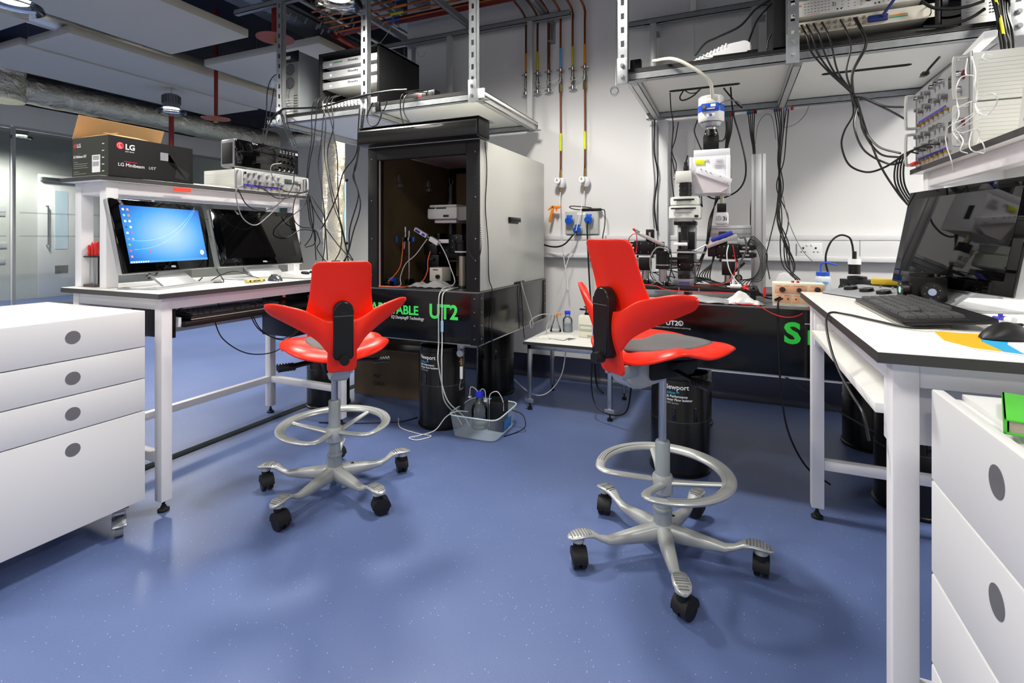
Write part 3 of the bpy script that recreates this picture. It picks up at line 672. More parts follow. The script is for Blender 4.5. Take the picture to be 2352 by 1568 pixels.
# ================================================================ vibration-isolated tables
def optical_table(label,x0,x1,y0,y1,z0,z1):
    t=thing('optical_table',label,'table',((x0+x1)/2,(y0+y1)/2,z0),0,'black honeycomb optical tables'); T=Matrix.Translation((-(x0+x1)/2,-(y0+y1)/2,-z0))
    MB().box(x0,y0,z0,x1,y1,z1-.006,.001,M=T).build('table_body',TABLEB,t)
    b=MB().box(x0-.001,y0-.001,z1-.006,x1+.001,y1+.001,z1,.001,M=T); b.build('steel_top',mat('steel_top','7d7f82',.35,metal=.8,var=.1,scale=30),t)
    TM=mat('trim_black','18181a',.4,metal=.3)
    c=MB().box(x1-.05,y0-.0015,z0,x1+.0015,y0+.002,z1-.008,.0005,M=T).box(x1-.002,y0,z0,x1+.0015,y0+.06,z1-.008,.0005,M=T).build('corner_trim',TM,t)
    MB().box(x0-.0015,y0-.0015,z0,x0+.05,y0+.002,z1-.008,.0005,M=T).box(x0-.0015,y0,z0,x0+.002,y0+.06,z1-.008,.0005,M=T).build('corner_trim',TM,t)
    MB().box(x1-.002,y1-.05,z0,x1+.0015,y1,z1-.008,.0005,M=T).build('corner_trim',TM,t)
    for k in range(4):
        z=z0+.035+k*(z1-z0-.07)/3
        b=MB()
        for x in(x0+.025,x1-.025): b.cyl(T@Vector((x,y0-.0015,z)),T@Vector((x,y0-.004,z)),.0035,n=10)
        for y in(y0+.03,y1-.025): b.cyl(T@Vector((x1+.0015,y,z)),T@Vector((x1+.004,y,z)),.0035,n=10)
        b.build('cap_screws',STEEL,c)
    b=MB(); b.box(x0+.3,y0-.001,z0-.002,x1-.01,y0+.004,z0+.003,M=T).box(x1-.001,y0,z0-.002,x1+.003,y1,z0+.003,M=T); b.build('bottom_lip',STEEL,t)
    return t,T
OX0,OX1,OY0,OY1,OZ0,OZ1=-2.87,-1.263,2.45,3.53,.535,.826
TL,T=optical_table('black optical table with green TABLE UT2 lettering, carrying the tall enclosure',OX0,OX1,OY0,OY1,OZ0,OZ1)
fy=OY0-.0008
def fl(x,z): return T@Vector((x,fy,z))
rt,up=(1,0,0),(0,0,1)
text('lettering','UT2',.112,fl(-1.580,.671),rt,up,GREEN,TL,bold=.0034,sx=.93)
text('lettering','ABLE',.072,fl(-1.805,.681),rt,up,GREEN,TL,bold=.0018,sx=.96)
text('lettering','SMARTT',.085,fl(-1.800,.681),rt,up,GREEN,TL,bold=.0018,align='RIGHT',sx=.9)
text('lettering','IQ Damping\u00ae Technology',.026,fl(-1.842,.652),rt,up,WLET,TL,sx=.82,shear=.15)
text('lettering','Newport',.022,fl(-2.80,.79),rt,up,mat('dim_lettering','8a8a8a',.5),TL)
TR_,T2=optical_table('black optical table carrying the upright microscope and manipulators on the right',-.625,1.25,2.43,3.46,.535,.826)
def fr_(x,z): return T2@Vector((x,2.43-.0008,z))
text('lettering','S',.122,fr_(.203,.680),rt,up,GREEN2,TR_,bold=.0042,sx=1.12)
text('lettering','MARTT',.080,fr_(.287,.680),rt,up,GREEN2,TR_,bold=.0030,sx=1.28)
MB().box(.28,2.4285,.762,.60,2.4295,.765,M=T2).build('pinstripe',WLET,TR_)
text('lettering','UT2\u00ae',.03,fr_(-.28,.722),rt,up,WLET,TR_,bold=.0006)
text('lettering','Patented damping and isolation technology',.0095,fr_(-.335,.708),rt,up,mat('dim_lettering2','c0c0c0',.5),TR_)
s=thing('logo_plate','small indigo plate with a white psi sign on the left end of the right table','sign',(-.60,2.43,.69),0)
MB().box(-.028,-.004,-.055,.06,-.001,.055,.003).build('plate',mat('plate_white','e8e6f2',.4),s); MB().box(-.024,-.0046,-.051,.056,-.004,.051,.002).build('print_field',INDIGO,s)
text('lettering','\u03c8',.10,(-.012,-.005,-.022),rt,up,WLET,s,bold=.001)

def isolator(x,y,label,lab=True,h=.535,rzl=0):
    t=thing('table_isolator',label,'table leg',(x,y,0),rzl,'black pneumatic isolators under the tables')
    MB().lathe([(0,.0),(.142,0),(.144,.012),(.138,.016),(.138,.255),(.1365,.258),(.1365,.44),(.133,.448),(.133,.452),(.1365,.456),(.134,.478),(.118,.488),(.0,.49)],n=48).build('cylinder_body',mat('isolator_black','0d0d0e',.3,var=.1),t)
    MB().lathe([(0,.488),(.085,.488),(.085,.505),(.06,.51),(.06,h),(0,h)],n=36).build('piston_plate',BLKA,t)
    MB().lathe([(.1385,.254),(.1395,.256),(.1385,.259)],n=48).build('seam_ring',mat('seam_grey','4a4c50',.3,metal=.7),t)
    MB().lathe([(.142,.002),(.1455,.006),(.1455,.012),(.142,.014)],n=48).build('base_ring',BLKA,t)
    # recessed grooves as proud dark ribs
    for a in(-104,-62):
        M=Matrix.Rotation(rad(a),4,'Z'); MB().box(.136,-.009,.262,.1395,.009,.332,.002,M=M).build('handle_recess',GLOSSB,t)
    if lab:
        R0=.1374
        def curved(s_,size,a0,z,m,bold=0):
            o=text('lettering',s_,size,(0,0,z),(1,0,0),(0,0,1),m,t,bold=bold,ext=0)
            me=o.data
            bm=bmesh.new(); bm.from_mesh(me); bmesh.ops.subdivide_edges(bm,edges=bm.edges[:],cuts=1); 
            for v in bm.verts:
                a=rad(a0)+v.co.x/R0; zz=v.co.z; v.co=Vector((math.cos(a)*R0,math.sin(a)*R0,zz))
            bm.to_mesh(me); bm.free()
        curved('Newport',.032,-126,.412,WLET,.0006); curved('Stabilizer\u2122',.0165,-126,.390,CYLET,.0004)
        curved('High Performance',.0155,-126,.374,WLET,.0004); curved('Laminar Flow Isolator',.0155,-126,.358,WLET,.0004); curved('S-2000 Series',.0135,-126,.343,mat('dim_lettering2','c0c0c0',.5))
    return t
isolator(-1.62,2.66,'black isolator cylinder under the front right of the left table, fully in view')
isolator(-2.52,2.66,'black isolator cylinder beside the left bench legs, behind the left stool')
isolator(-1.60,3.37,'black isolator cylinder at the rear right of the left table',False)
isolator(-2.55,3.37,'black isolator cylinder at the rear left of the left table',False)
isolator(-.235,2.62,'black isolator cylinder directly behind the right stool column',rzl=rad(8))
isolator(.70,2.62,'black isolator cylinder seen between the right bench leg and drawer unit',rzl=rad(20))
isolator(-.25,3.3,'black isolator cylinder at the rear left of the right table',False)
isolator(.70,3.3,'black isolator cylinder at the rear right of the right table',False)
# valve gear beside the front isolator
t=thing('air_regulator','small air regulator with gauge and tubing on the side of the front isolator','regulator',(-1.455,2.60,.40),0)
MB().box(-.028,.0,.06,.012,.02,.10,.002).build('mounting_bracket',STEEL,t)
MB().cyl((0,-.002,.05),(0,-.02,.05),.02,n=24).build('gauge',mat('gauge_white','cfd2d4',.3),t)
MB().cyl((0,0,.02),(0,0,-.02),.008,n=14).cyl((-.012,0,0),(.012,0,0),.006,n=12).build('brass_valve',BRASS,t)
MB().cyl((0,0,-.03),(0,0,-.10),.009,n=14).build('inline_filter',WPL,t)
MB().tube(smooth_path([(0,0,-.10),(-.01,0,-.14),(-.005,-.005,-.165),(.015,-.005,-.15)]),.003).build('air_tube',CABG,t)

# ================================================================ enclosure on the left table
EX0,EX1,EY0,EY1,EZ0,EZ1=-2.03,-1.272,2.47,3.48,OZ1,1.668
t=thing('faraday_enclosure','tall black-framed enclosure with open front and pale aluminium side, on the left table','cabinet',((EX0+EX1)/2,(EY0+EY1)/2,EZ0)); T=Matrix.Translation((-(EX0+EX1)/2,-(EY0+EY1)/2,-EZ0))
P=.068
MB().box(EX0,EY0,EZ0,EX0+P,EY0+P,EZ1+.0,.003,M=T).build('front_post',BLKM,t)
MB().box(EX1-P-.012,EY0,EZ0,EX1,EY0+P,EZ1+.0,.003,M=T).build('front_post',BLKM,t)
MB().box(EX0,EY1-.04,EZ0,EX0+.04,EY1,EZ1,.003,M=T).build('rear_post',BLKM,t); MB().box(EX1-.04,EY1-.04,EZ0,EX1-.001,EY1,EZ1,.003,M=T).build('rear_post',BLKM,t)
MB().box(EX0+P,EY0,EZ1-.075,EX1-P-.012,EY0+.05,EZ1,.003,M=T).build('front_lintel',BLKM,t)
MB().box(EX0+.04,EY1-.04,EZ1-.04,EX1-.04,EY1,EZ1,.002,M=T).build('rear_lintel',BLKM,t)
AP=mat('aluminium_panel','d0d0ca',.33,metal=.3,var=.02,scale=2)
sp=MB().box(EX1,EY0+.012,EZ0+.004,EX1+.003,EY1+.03,EZ1,.001,M=T).build('side_panel',AP,t)
MB().box(EX1-.004,EY0+P,EZ0,EX1-.001,EY1-.04,EZ1-.002,M=T).build('side_lining',SEATB,t)
MB().box(EX0-.003,EY0+.012,EZ0+.004,EX0,EY1,EZ1,.001,M=T).build('side_panel',AP,t)
MB().box(EX0+.001,EY0+P,EZ0,EX0+.004,EY1-.04,EZ1-.002,M=T).build('side_lining',SEATB,t)
MB().box(EX0+.04,EY1-.006,EZ0,EX1-.04,EY1-.002,EZ1,M=T).build('back_panel',mat('back_bronze','a58c66',.35,metal=.25,var=.12,scale=3),t)
MB().box(EX0,EY0,EZ1,EX1,EY1,EZ1+.003,M=T).build('top_panel',AP,t)
MB().box(EX0+P,EY0+.02,EZ0,EX0+P+.004,EY0+.03,EZ1-.075,M=T).build('pale_seal',mat('seal_pink','c9b3ad',.5),t)
hb=MB().box(EX1+.003,2.86,1.233,EX1+.022,3.02,1.238,.001,M=T).box(EX1+.003,2.86,1.215,EX1+.006,3.02,1.255,.001,M=T).box(EX1+.018,2.86,1.225,EX1+.022,3.02,1.253,.001,M=T); hb.build('side_handle',BLACK,sp)
MB().box(EX1+.003,2.95,.83,EX1+.005,3.12,.843,.001,M=T).build('cable_slot',BLACK,sp)
b=MB()
poly=[(2.395,1.70),(2.40,1.755),(2.42,1.775),(2.55,1.785),(2.56,1.77),(2.56,1.672),(2.42,1.672),(2.40,1.68)]
b.prism(poly,EX0-.018,EX1+.02,'x',M=T); b.box(EX0-.03,2.41,1.776,EX1+.03,2.60,1.781,.002,M=T); bx=b.build('blind_cassette',mat('cassette_black','141415',.3,coat=.3),t)
MB().box(EX1+.02,2.42,1.68,EX1+.026,2.55,1.775,.002,M=T).build('end_cap',BLKM,bx)
MB().cyl(T@Vector((EX0+P-.005,2.50,1.655)),T@Vector((EX1-P,2.50,1.655)),.014,n=16).build('rolled_blind_edge',BLKM,bx)
b=MB()
for x,y,z in((EX0+.03,EY0,1.60),(EX0+.03,EY0,1.35),(EX0+.03,EY0,1.12),(EX0+.03,EY0,.9),(EX1-.02,EY0,1.6),(EX1-.02,EY0,1.35),(EX1-.02,EY0,1.12),(EX1-.02,EY0,.9),(EX1-.02,EY0,1.0)):
    b.cyl(T@Vector((x,y,z)),T@Vector((x,y-.003,z)),.004,n=8)
b.build('post_screws',STEEL,t)
for x,y in((EX0+.006,2.75),(EX0+.006,3.1)):
    MB().box(x,y,1.49,x+.02,y+.03,1.54,.002,M=T).box(x,y,1.46,x+.03,y+.035,1.485,.002,M=T).build('inner_clip',ALU,t)
# blind chain
t=thing('blind_chain','black bead chain looped down the right post of the enclosure','chain',(-1.30,2.455,1.18))
b=MB(); pts=[Vector((.018,0,.46)),Vector((.004,0,.2)),Vector((-.026,-.004,.02)),Vector((-.030,-.006,-.09)),Vector((-.012,-.008,-.15)),Vector((.02,-.008,-.175)),Vector((.048,-.008,-.14)),Vector((.05,-.006,-.05)),Vector((.035,0,.15)),Vector((.028,0,.46))]
pp=smooth_path(pts,26)
for p in pp[::2]: b.sph(p,.0032,n=6)
b.tube(pp,.0012,5).build('bead_chain',CABK,t) if False else b.build('bead_chain',mat('bead_black','1c1c1e',.35,metal=.3),t)

# ================================================================ suspended shelves
def slot_post(x,y,z0,z1,t,T,w=.052,d=.04,plate=True):
    b=MB(); n=int((z1-z0)/.075); t_=.004
    # web with real slots: two side strips plus bridges between the slots
    b.box(x-w/2,y,z0,x-.009,y+t_,z1,M=T).box(x+.009,y,z0,x+w/2,y+t_,z1,M=T)
    z=z0; 
    while z<z1: b.box(x-.009,y,z,x+.009,y+t_,min(z+.042,z1),M=T); z+=.075
    b.box(x-w/2,y,z0,x-w/2+t_,y+d,z1,M=T).box(x+w/2-t_,y,z0,x+w/2,y+d,z1,M=T)
    p=b.build('hanging_post',GALV,t)
    if plate:
        MB().box(x-w/2-.002,y-.006,z0-.01,x+w/2+.002,y-.001,z0+.13,.002,M=T).build('fixing_plate',mat('plate_zinc','b4b8bb',.4,metal=.75,var=.12,scale=50),p)
        for q in(.03,.09): MB().cyl(T@Vector((x,y-.006,z0+q)),T@Vector((x,y-.010,z0+q)),.012,n=20).cyl(T@Vector((x,y-.010,z0+q)),T@Vector((x,y-.016,z0+q)),.008,n=6).build('hex_bolt',STEEL,p)
def hanging_shelf(label,x0,x1,xs,zr,slots,hang,zb):
    y0,y1,z=2.80,3.80,2.0
    t=thing('hanging_shelf',label,'shelf',((x0+x1)/2,(y0+y1)/2,z),0,'shelves hung from the steel grid'); T=Matrix.Translation((-(x0+x1)/2,-(y0+y1)/2,-z))
    bd=MB().box(x0,y0,z+.028,x1,y1,z+.046,.001,M=T).build('shelf_board',mat('board_cream','ecece4',.5,var=.01),t)
    MB().box(x0-.001,y0-.001,z+.0455,x1+.001,y1+.001,z+.049,M=T).box(x0-.001,y0-.0015,z+.029,x1+.001,y0,z+.049,M=T).build('black_facing',BLKM,bd)
    for sx in slots:
        pts=[(sx[0]+.02+.02*math.cos(a),3.245+.02*math.sin(a)) for a in [rad(90+18*i) for i in range(11)]]+[(sx[1]-.02+.02*math.cos(a),3.245+.02*math.sin(a)) for a in [rad(-90+18*i) for i in range(11)]]
        MB().prism(pts,z+.0265,z+.0285,'z',M=T).build('cable_slot',mat('slot_black','030303',.9),bd)
    for y in(y0,y1-.041):
        b=MB(); channel(b,T@Vector((x0,y+.0205,z+.007)),T@Vector((x1,y+.0205,z+.007))); b.build('front_rail' if y==y0 else 'rear_rail',GALV,t)
    for x in xs:
        b=MB(); channel(b,T@Vector((x,y0+.041,z+.005)),T@Vector((x,y1-.041,z+.005)),.041,.041); b.build('cross_rail',mat('rail_pale','c3c4c2',.45,metal=.35,var=.04),t)
        MB().box(x-.06,y0-.0,z-.017,x+.075,y0+.041,z-.012,.001,M=T).box(x-.02,y0+.03,z-.0171,x+.02,y0+.10,z-.012,.001,M=T).build('joint_plate',GALV,t)
        MB().box(x-.06,y1-.041,z-.017,x+.06,y1,z-.012,.001,M=T).build('joint_plate',GALV,t)
    for x in hang:
        slot_post(x,y0-.041,z-.03,zr,t,T)
    return t,T
SL,TSL=hanging_shelf('galvanised hanging shelf with white underside above the enclosure, left of the gas pipes',-3.26,-1.425,(-3.2,-2.32,-1.455),2.885,(),(-3.09,-2.30,-1.465),1)
for x in(-2.232,-1.485):
    MB().box(x-.02,3.76,1.99,x+.02,3.775,2.86,.002,M=TSL).box(x+.02,3.76,1.99,x+.024,3.80,2.86,.001,M=TSL).build('rear_hanger',mat('hanger_pale','c8c9c9',.4,metal=.3),SL)
MB().box(-1.448,2.785,1.99,-1.40,2.80,2.05,.002,M=TSL).build('corner_bracket',mat('bracket_white','dcdcdc',.4,metal=.3),SL)
SR,TSR=hanging_shelf('galvanised hanging shelf with white underside and cable slots above the right table',-.57,1.11,(-.50,.30,1.06),2.95,((-.355,.045),(.455,.86)),(-.545,.268,1.09),1)
for x in(-.52,.145): MB().box(x-.02,3.76,1.99,x+.02,3.775,2.68,.002,M=TSR).box(x-.024,3.76,1.99,x-.02,3.80,2.68,.001,M=TSR).build('rear_hanger',mat('hanger_pale','c8c9c9',.4,metal=.3),SR)
t=thing('strut_grid','galvanised strut beam on the wall behind the right hanging shelf','steel grid',(0,0,0))
b=MB(); channel(b,(-.72,3.79,2.70),(1.3,3.79,2.70)); b.build('rear_beam',GALV,t)
MB().box(-.27,3.80,2.72,-.23,3.82,3.6,.002).build('ceiling_hanger',mat('hanger_pale','c8c9c9',.4,metal=.3),t)
for x in(-.55,.15): MB().box(x-.03,3.775,2.672,x+.1,3.80,2.678,.001).box(x+.02,3.8,2.62,x+.06,3.9,2.63,.001).build('joint_plate',GALV,t)
# ================================================================ things on the hanging shelves
SZ=2.049
t=thing('desktop_computer','grey tower computer, back turned out, on the left hanging shelf','computer',(-3.14,3.12,SZ)); 
MB().box(-.10,-.22,0,.10,.23,.51,.006).build('case',mat('case_steel','a9b0b5',.35,metal=.4,var=.08),t)
rp=MB().box(-.095,-.224,.01,.095,-.22,.43,.001).build('rear_panel',mat('rear_alu','a9aaa6',.4,metal=.5),t)
MB().box(-.10,-.226,.43,.10,-.218,.515,.004).build('top_bezel',BLACK,t)
MB().box(-.05,-.228,.455,.02,-.226,.48,.001).build('handle_plate',WPL,t)
for z in(.375,.27):
    b=MB().lathe([(.0,0),(.042,0),(.044,.003),(0,.003)],n=30,M=Matrix.Translation((.015,-.2245,z))@Matrix.Rotation(PI/2,4,'X')); 
    b.build('fan_grille',mat('grille_dark','3a3a3a',.5),rp)
    b=MB()
    for k in range(-3,4):
        w=math.sqrt(max(0,.040**2-(k*.012)**2)); b.box(.015-w,-.229,z+k*.012-.001,.015+w,-.2275,z+k*.012+.001).box(.015+k*.012-.001,-.229,z-w,.015+k*.012+.001,-.2275,z+w)
    b.build('fan_guard',ALU,rp)
b=MB()
for k in range(6): b.box(-.085,-.226,.03+k*.022,.045,-.2245,.045+k*.022,.001)
b.build('slot_covers',mat('slot_cover','c9c9c6',.4,metal=.5),rp)
b=MB()
for k in range(8):
    for q in range(4): b.cyl((.055+q*.01,-.2245,.03+k*.02),(.055+q*.01,-.226,.03+k*.02),.004,n=6)
b.build('vent_holes',BLACK,rp)
b=MB().box(-.09,-.228,.30,-.045,-.2245,.42,.001); b.build('port_block',mat('port_teal','5d8f8f',.5,var=.5,scale=60),rp)

def rack_unit(parent,x0,x1,y,z0,z1,m,d=.3):
    return MB().box(x0,y-.004,z0,x1,y,z1,.001).box(x0+.02,y,z0+.003,x1-.02,y+d,z1-.002,.001).build('rack_unit',m,parent)
RG=mat('rack_silver','b9babb',.35,metal=.4,var=.02)
t=thing('equipment_rack','black rack cabinet with three silver amplifier units on the left hanging shelf','rack',(-2.56,3.14,SZ)); rx0,rx1,rz=-.283,.275,.452
b=MB(); b.box(rx0,-.24,0,rx0+.018,.26,rz,.002).box(rx1-.018,-.24,0,rx1,.26,rz,.002).box(rx0,-.24,rz-.018,rx1,.26,rz,.002).box(rx0,-.24,0,rx1,.26,.018,.002).box(rx0,.25,0,rx1,.26,rz,.002); b.build('cabinet',BLKM,t)
for i,z in enumerate((.345,.265,.185)):
    u=rack_unit(t,rx0+.022,rx1-.022,-.22,z,z+.052,RG)
    text('lettering','\u25a3Scientifica',.020,(-.02+.0,-.2245,z+.026),rt,up,BLACK,u,bold=.0003)
    MB().cyl((-.18,-.2245,z+.022),(-.18,-.226,z+.022),.009,n=20).build('power_button',mat('btn_light','d2d3d4',.4),u)
    b=MB()
    for x in(rx0+.028,rx1-.028):
        for q in(.01,.042): b.cyl((x,-.2243,z+q),(x,-.2255,z+q),.0035,n=8)
    b.build('rack_screws',BLACK,u)
    if i==0: MB().box(-.15,-.2252,z+.028,-.07,-.2242,z+.036,.0).build('display_strip',mat('strip_green','3d7a50',.4),u)
u=rack_unit(t,rx0+.022,rx1-.022,-.225,.04,.082,mat('bnc_panel','d8d6cc',.45))
b=MB()
for k in range(13):
    for q in(.050,.071): b.cyl((-.20+k*.031,-.229,q),(-.20+k*.031,-.243,q),.0058,n=12)
b.build('bnc_sockets',ALU,u)
t=thing('power_strip','black mains distribution strip lying on the left hanging shelf, right of the rack','power strip',(-1.90,2.88,SZ),rad(-8))
MB().box(-.16,-.03,0,.12,.03,.05,.004).build('body',BLACK,t); MB().box(-.02,-.032,.012,.012,-.03,.036,.001).build('rocker_switch',mat('switch_red','a02020',.4),t); MB().box(.05,-.032,.01,.10,-.03,.04,.002).build('socket_face',BLKM,t)

# right rack
t=thing('equipment_rack','large black rack cabinet with white instrument units on the right hanging shelf','rack',(.54,3.10,SZ)); x0,x1,rz=-.35,.32,.80
b=MB(); b.box(x0,-.25,0,x0+.075,-.23,rz,.002).box(x0,-.23,0,x0+.02,.26,rz,.002).box(x1-.02,-.25,0,x1,.26,rz,.002).box(x0,-.25,0,x1,.26,.03,.002).box(x0,-.25,rz-.02,x1,.26,rz,.002); b.build('cabinet',mat('rack_black','121214',.4),t)
OFW=mat('instrument_white','d9d9d3',.45,var=.01)
def dots(u,x0_,x1_,z0_,z1_,nx,nz,y,m=BLACK,w=.007,h=.0018):
    b=MB()
    for i in range(nx):
        for j in range(nz):
            x=x0_+(x1_-x0_)*i/max(1,nx-1); z=z0_+(z1_-z0_)*j/max(1,nz-1); b.box(x-w/2,y-.0008,z-h/2,x+w/2,y,z+h/2)
    return b.build('panel_marks',m,u)
ux0,ux1=x0+.078,x1-.024
u=rack_unit(t,ux0,ux1-.02,-.262,.155,.232,OFW)
dots(u,ux0+.06,ux0+.16,.172,.215,8,4,-.2661); dots(u,ux0+.215,ux0+.29,.172,.215,4,4,-.2661); dots(u,ux0+.36,ux0+.45,.172,.215,6,4,-.2661)
text('lettering','3i',.028,(ux0+.17,-.2665,.185),rt,up,mat('ink_grey','6a6a6a',.5),u)
MB().cyl((ux0+.32,-.266,.198),(ux0+.32,-.28,.198),.017,n=26).build('dial_knob',BLACK,u)
b=MB()
for x in(.01,.195,.21,.345,.36):
    for z in(.168,.218): b.cyl((ux0+x,-.266,z),(ux0+x,-.2675,z),.0035,n=10)
b.build('led_dots',BLACK,u); MB().box(ux0+.03,-.2668,.205,ux0+.045,-.266,.212).box(ux0+.285,-.2668,.192,ux0+.295,-.266,.198).box(ux0+.06,-.2668,.160,ux0+.12,-.266,.1615).build('red_marks',mat('mark_red','e88a80',.5),u)
u2=rack_unit(t,ux0,ux1-.02,-.262,.245,.35,OFW); MB().cyl((ux0+.06,-.266,.30),(ux0+.06,-.27,.30),.02,n=26).build('round_cover',GREYPL,u2)
u=rack_unit(t,ux0,ux1,-.257,.068,.13,mat('bnc_cream','cfcabb',.5))
for k in range(11):
    b=MB()
    for q in(.085,.110): b.cyl((ux0+.02+k*.028,-.261,q),(ux0+.02+k*.028,-.272,q),.0068,n=14)
    b.build('bnc_socket_pair',mat('nickel','b9ad95',.3,metal=.9),u)
MB().box(ux0+.315,-.275,.080,ux0+.395,-.261,.112,.006).cyl((ux0+.37,-.275,.10),(ux0+.43,-.30,.19),.007,n=10).build('ribbon_plug',mat('plug_navy','1c2c66',.4),u)
MB().box(ux0+.40,-.2622,.098,ux0+.47,-.261,.103).build('orange_stripe',ORG,u); MB().box(ux0+.40,-.2622,.089,ux0+.47,-.261,.095).build('green_stripe',mat('stripe_green','3fb08a',.5),u)
MB().tube([(ux1-.018,-.258,.075),(ux1-.018,-.28,.082),(ux1-.018,-.28,.118),(ux1-.018,-.258,.125)],.0025).build('rack_handle',BLACK,u)
t=thing('desktop_computer','black tower computer with a pale back plate, at the right end of the right shelf','computer',(1.0,3.09,SZ))
MB().box(-.125,-.2,0,.085,.25,.52,.004).build('case',GLOSSB,t); rp=MB().box(-.055,-.205,.02,.082,-.2,.50,.001).build('rear_panel',mat('plate_pale','dcdad8',.45),t)
b=MB()
for k in range(7): b.box(-.04,-.2062,.06+k*.016,.035,-.205,.07+k*.016)
b.build('slot_covers',mat('slot_cover','c9c9c6',.4,metal=.5),rp)
b=MB()
for i in range(4):
    for j in range(7): b.cyl((.045+i*.01,-.205,.07+j*.014),(.045+i*.01,-.2065,.07+j*.014),.0038,n=6)
b.build('vent_holes',BLACK,rp)
t=thing('network_router','white ribbed network box lying on the right hanging shelf','router',(-.05,2.905,SZ),rad(-4))
b=MB(); prof=[(-.15,0),(-.14,.015),(.02,.075),(.12,.082),(.145,.06),(.15,0)]; b.prism(prof,-.07,.07,'y'); bmesh.ops.bevel(b.bm,geom=list(b.bm.edges),offset=.006,segments=2,affect='EDGES'); rb=b.build('housing',WPL,t)
b=MB()
for k in range(9): b.box(-.12+k*.018,-.072,.012+k*.0058,-.112+k*.018,.072,.026+k*.0068,.002)
b.build('ribs',WPL,rb)
t=thing('power_adapter','small black box with a bracket at the left end of the right hanging shelf','adapter',(-.49,2.86,SZ))
MB().box(-.03,-.02,.012,.03,.02,.065,.004).build('body',BLACK,t); MB().box(-.03,-.024,0,.03,.02,.012,.002).build('bracket',BLKM,t)
# key-fob like rings and small loops on the wall near the shelves
tag(MB().tube([Vector((-.83+.03*math.cos(a),3.885,2.26+.03*math.sin(a))) for a in [2*PI*i/24 for i in range(24)]],.002,6,closed=True).tube([(-.82,3.89,2.29),(-.815,3.89,2.6),(-.815,3.89,3.5)],.0012,5).build('wire_loop',STEEL),'thin steel wire ending in a ring, hung on the wall left of the right shelf','wire')

# ================================================================ gas pipes and outlets on the back wall
PXS=[-1.553,-1.452,-1.355,-1.255,-1.155,-1.056]
MB_=[ORG,YEL,BLUEP,BLUEP,YEL,ORG]
bands=[mat('band_orange','e09020',.5),mat('band_yellow','c9b41e',.5),mat('band_blue','5fa4dc',.5)]
bi=[0,1,2,2,1,0]
tops=[2.64,2.64,2.64,2.64,2.66,2.66]
pos=['leftmost of six, orange band','second from the left, yellow band','third from the left, blue band','fourth, blue band, running to a gauge','fifth from the left, yellow band','rightmost, orange band, running to a gauge']
for i,x in enumerate(PXS):
    t=thing('gas_pipe','copper gas pipe on the back wall, '+pos[i],'pipe',(x,3.86,2.35),0,'copper gas pipes on the back wall')
    up_=[(0,0,.02),(0,0,.45),(0,0,.56),(-.03,-.02,.64),(-.10,-.08,.74),(-.16,-.12,.82)]
    MB().tube(smooth_path(up_,5),.0085 if i!=2 else .012,10).build('upper_pipe',COPPERD if i<3 else COPPER,t)
    MB().cyl((0,0,.14),(0,0,.29),.0105,n=14).build('colour_band',bands[bi[i]],t)
    for z in (.115,-.035) if i not in(3,5) else (.115,):
        MB().cyl((0,0,z-.012),(0,0,z+.012),.016,n=16).box(-.034,-.006,z-.006,.034,.006,z+.006,.002).cyl((.026,-.006,z),(.026,-.012,z),.006,n=8).cyl((-.026,-.006,z),(-.026,-.012,z),.006,n=8).box(-.006,.01,z-.01,.006,.04,z+.01).build('pipe_clamp',STEEL,t)
    MB().cyl((0,0,-.01),(0,0,.085),.0125,n=14).sph((0,0,.035),.019,n=12).cyl((0,0,.035),(0,-.028,.035),.007,n=8).build('ball_valve',mat('valve_grey','8d8b80',.4,metal=.8),t)
    MB().box(-.007,-.034,.0,.007,-.028,.055,.002,M=Matrix.Rotation(rad(8),4,'Y')).build('valve_lever',mat('lever_zinc','9fa09c',.4,metal=.7),t)
    if i in(3,5):
        MB().cyl((0,0,-.06),(0,0,-.01),.014,.016,n=6).build('brass_union',BRASS,t)
        MB().tube([(0,0,-.05),(.002,0,-.4),(.0,0,-.74)],.0075,10).build('lower_pipe',COPPERD,t)
        MB().cyl((0,0,-.53),(0,0,-.39),.0105,n=12).build('marker_tape',YEL,t)
        r=thing('gas_regulator','round white gauge regulator at the foot of the '+('left' if i==3 else 'right')+' long gas pipe','regulator',(x,3.86,1.58),0,'gauge regulators on the back wall')
        MB().cyl((0,0,.03),(0,0,.09),.011,.009,n=6).build('brass_nut',BRASS,r)
        MB().lathe([(0,-.045),(.02,-.043),(.033,-.02),(.036,.005),(.03,.03),(0,.036)],n=28,M=Matrix.Translation((.008,-.005,-.01))).build('valve_body',WPL,r)
        g=MB().cyl((-.012,-.02,.0),(-.012,-.056,.0),.028,n=30).build('gauge_rim',GREYPL,r)
        MB().cyl((-.012,-.056,.0),(-.012,-.058,.0),.025,n=30).build('gauge_face',WLET,g); MB().box(-.014,-.0592,-.003,-.01,-.0582,.016,M=None).box(-.02,-.0592,-.002,-.004,-.0582,.002).build('gauge_needle',BLACK,g)
        MB().cyl((.0,-.005,-.055),(.0,-.005,-.09),.0065,n=8).build('outlet_nipple',BRASS,r)
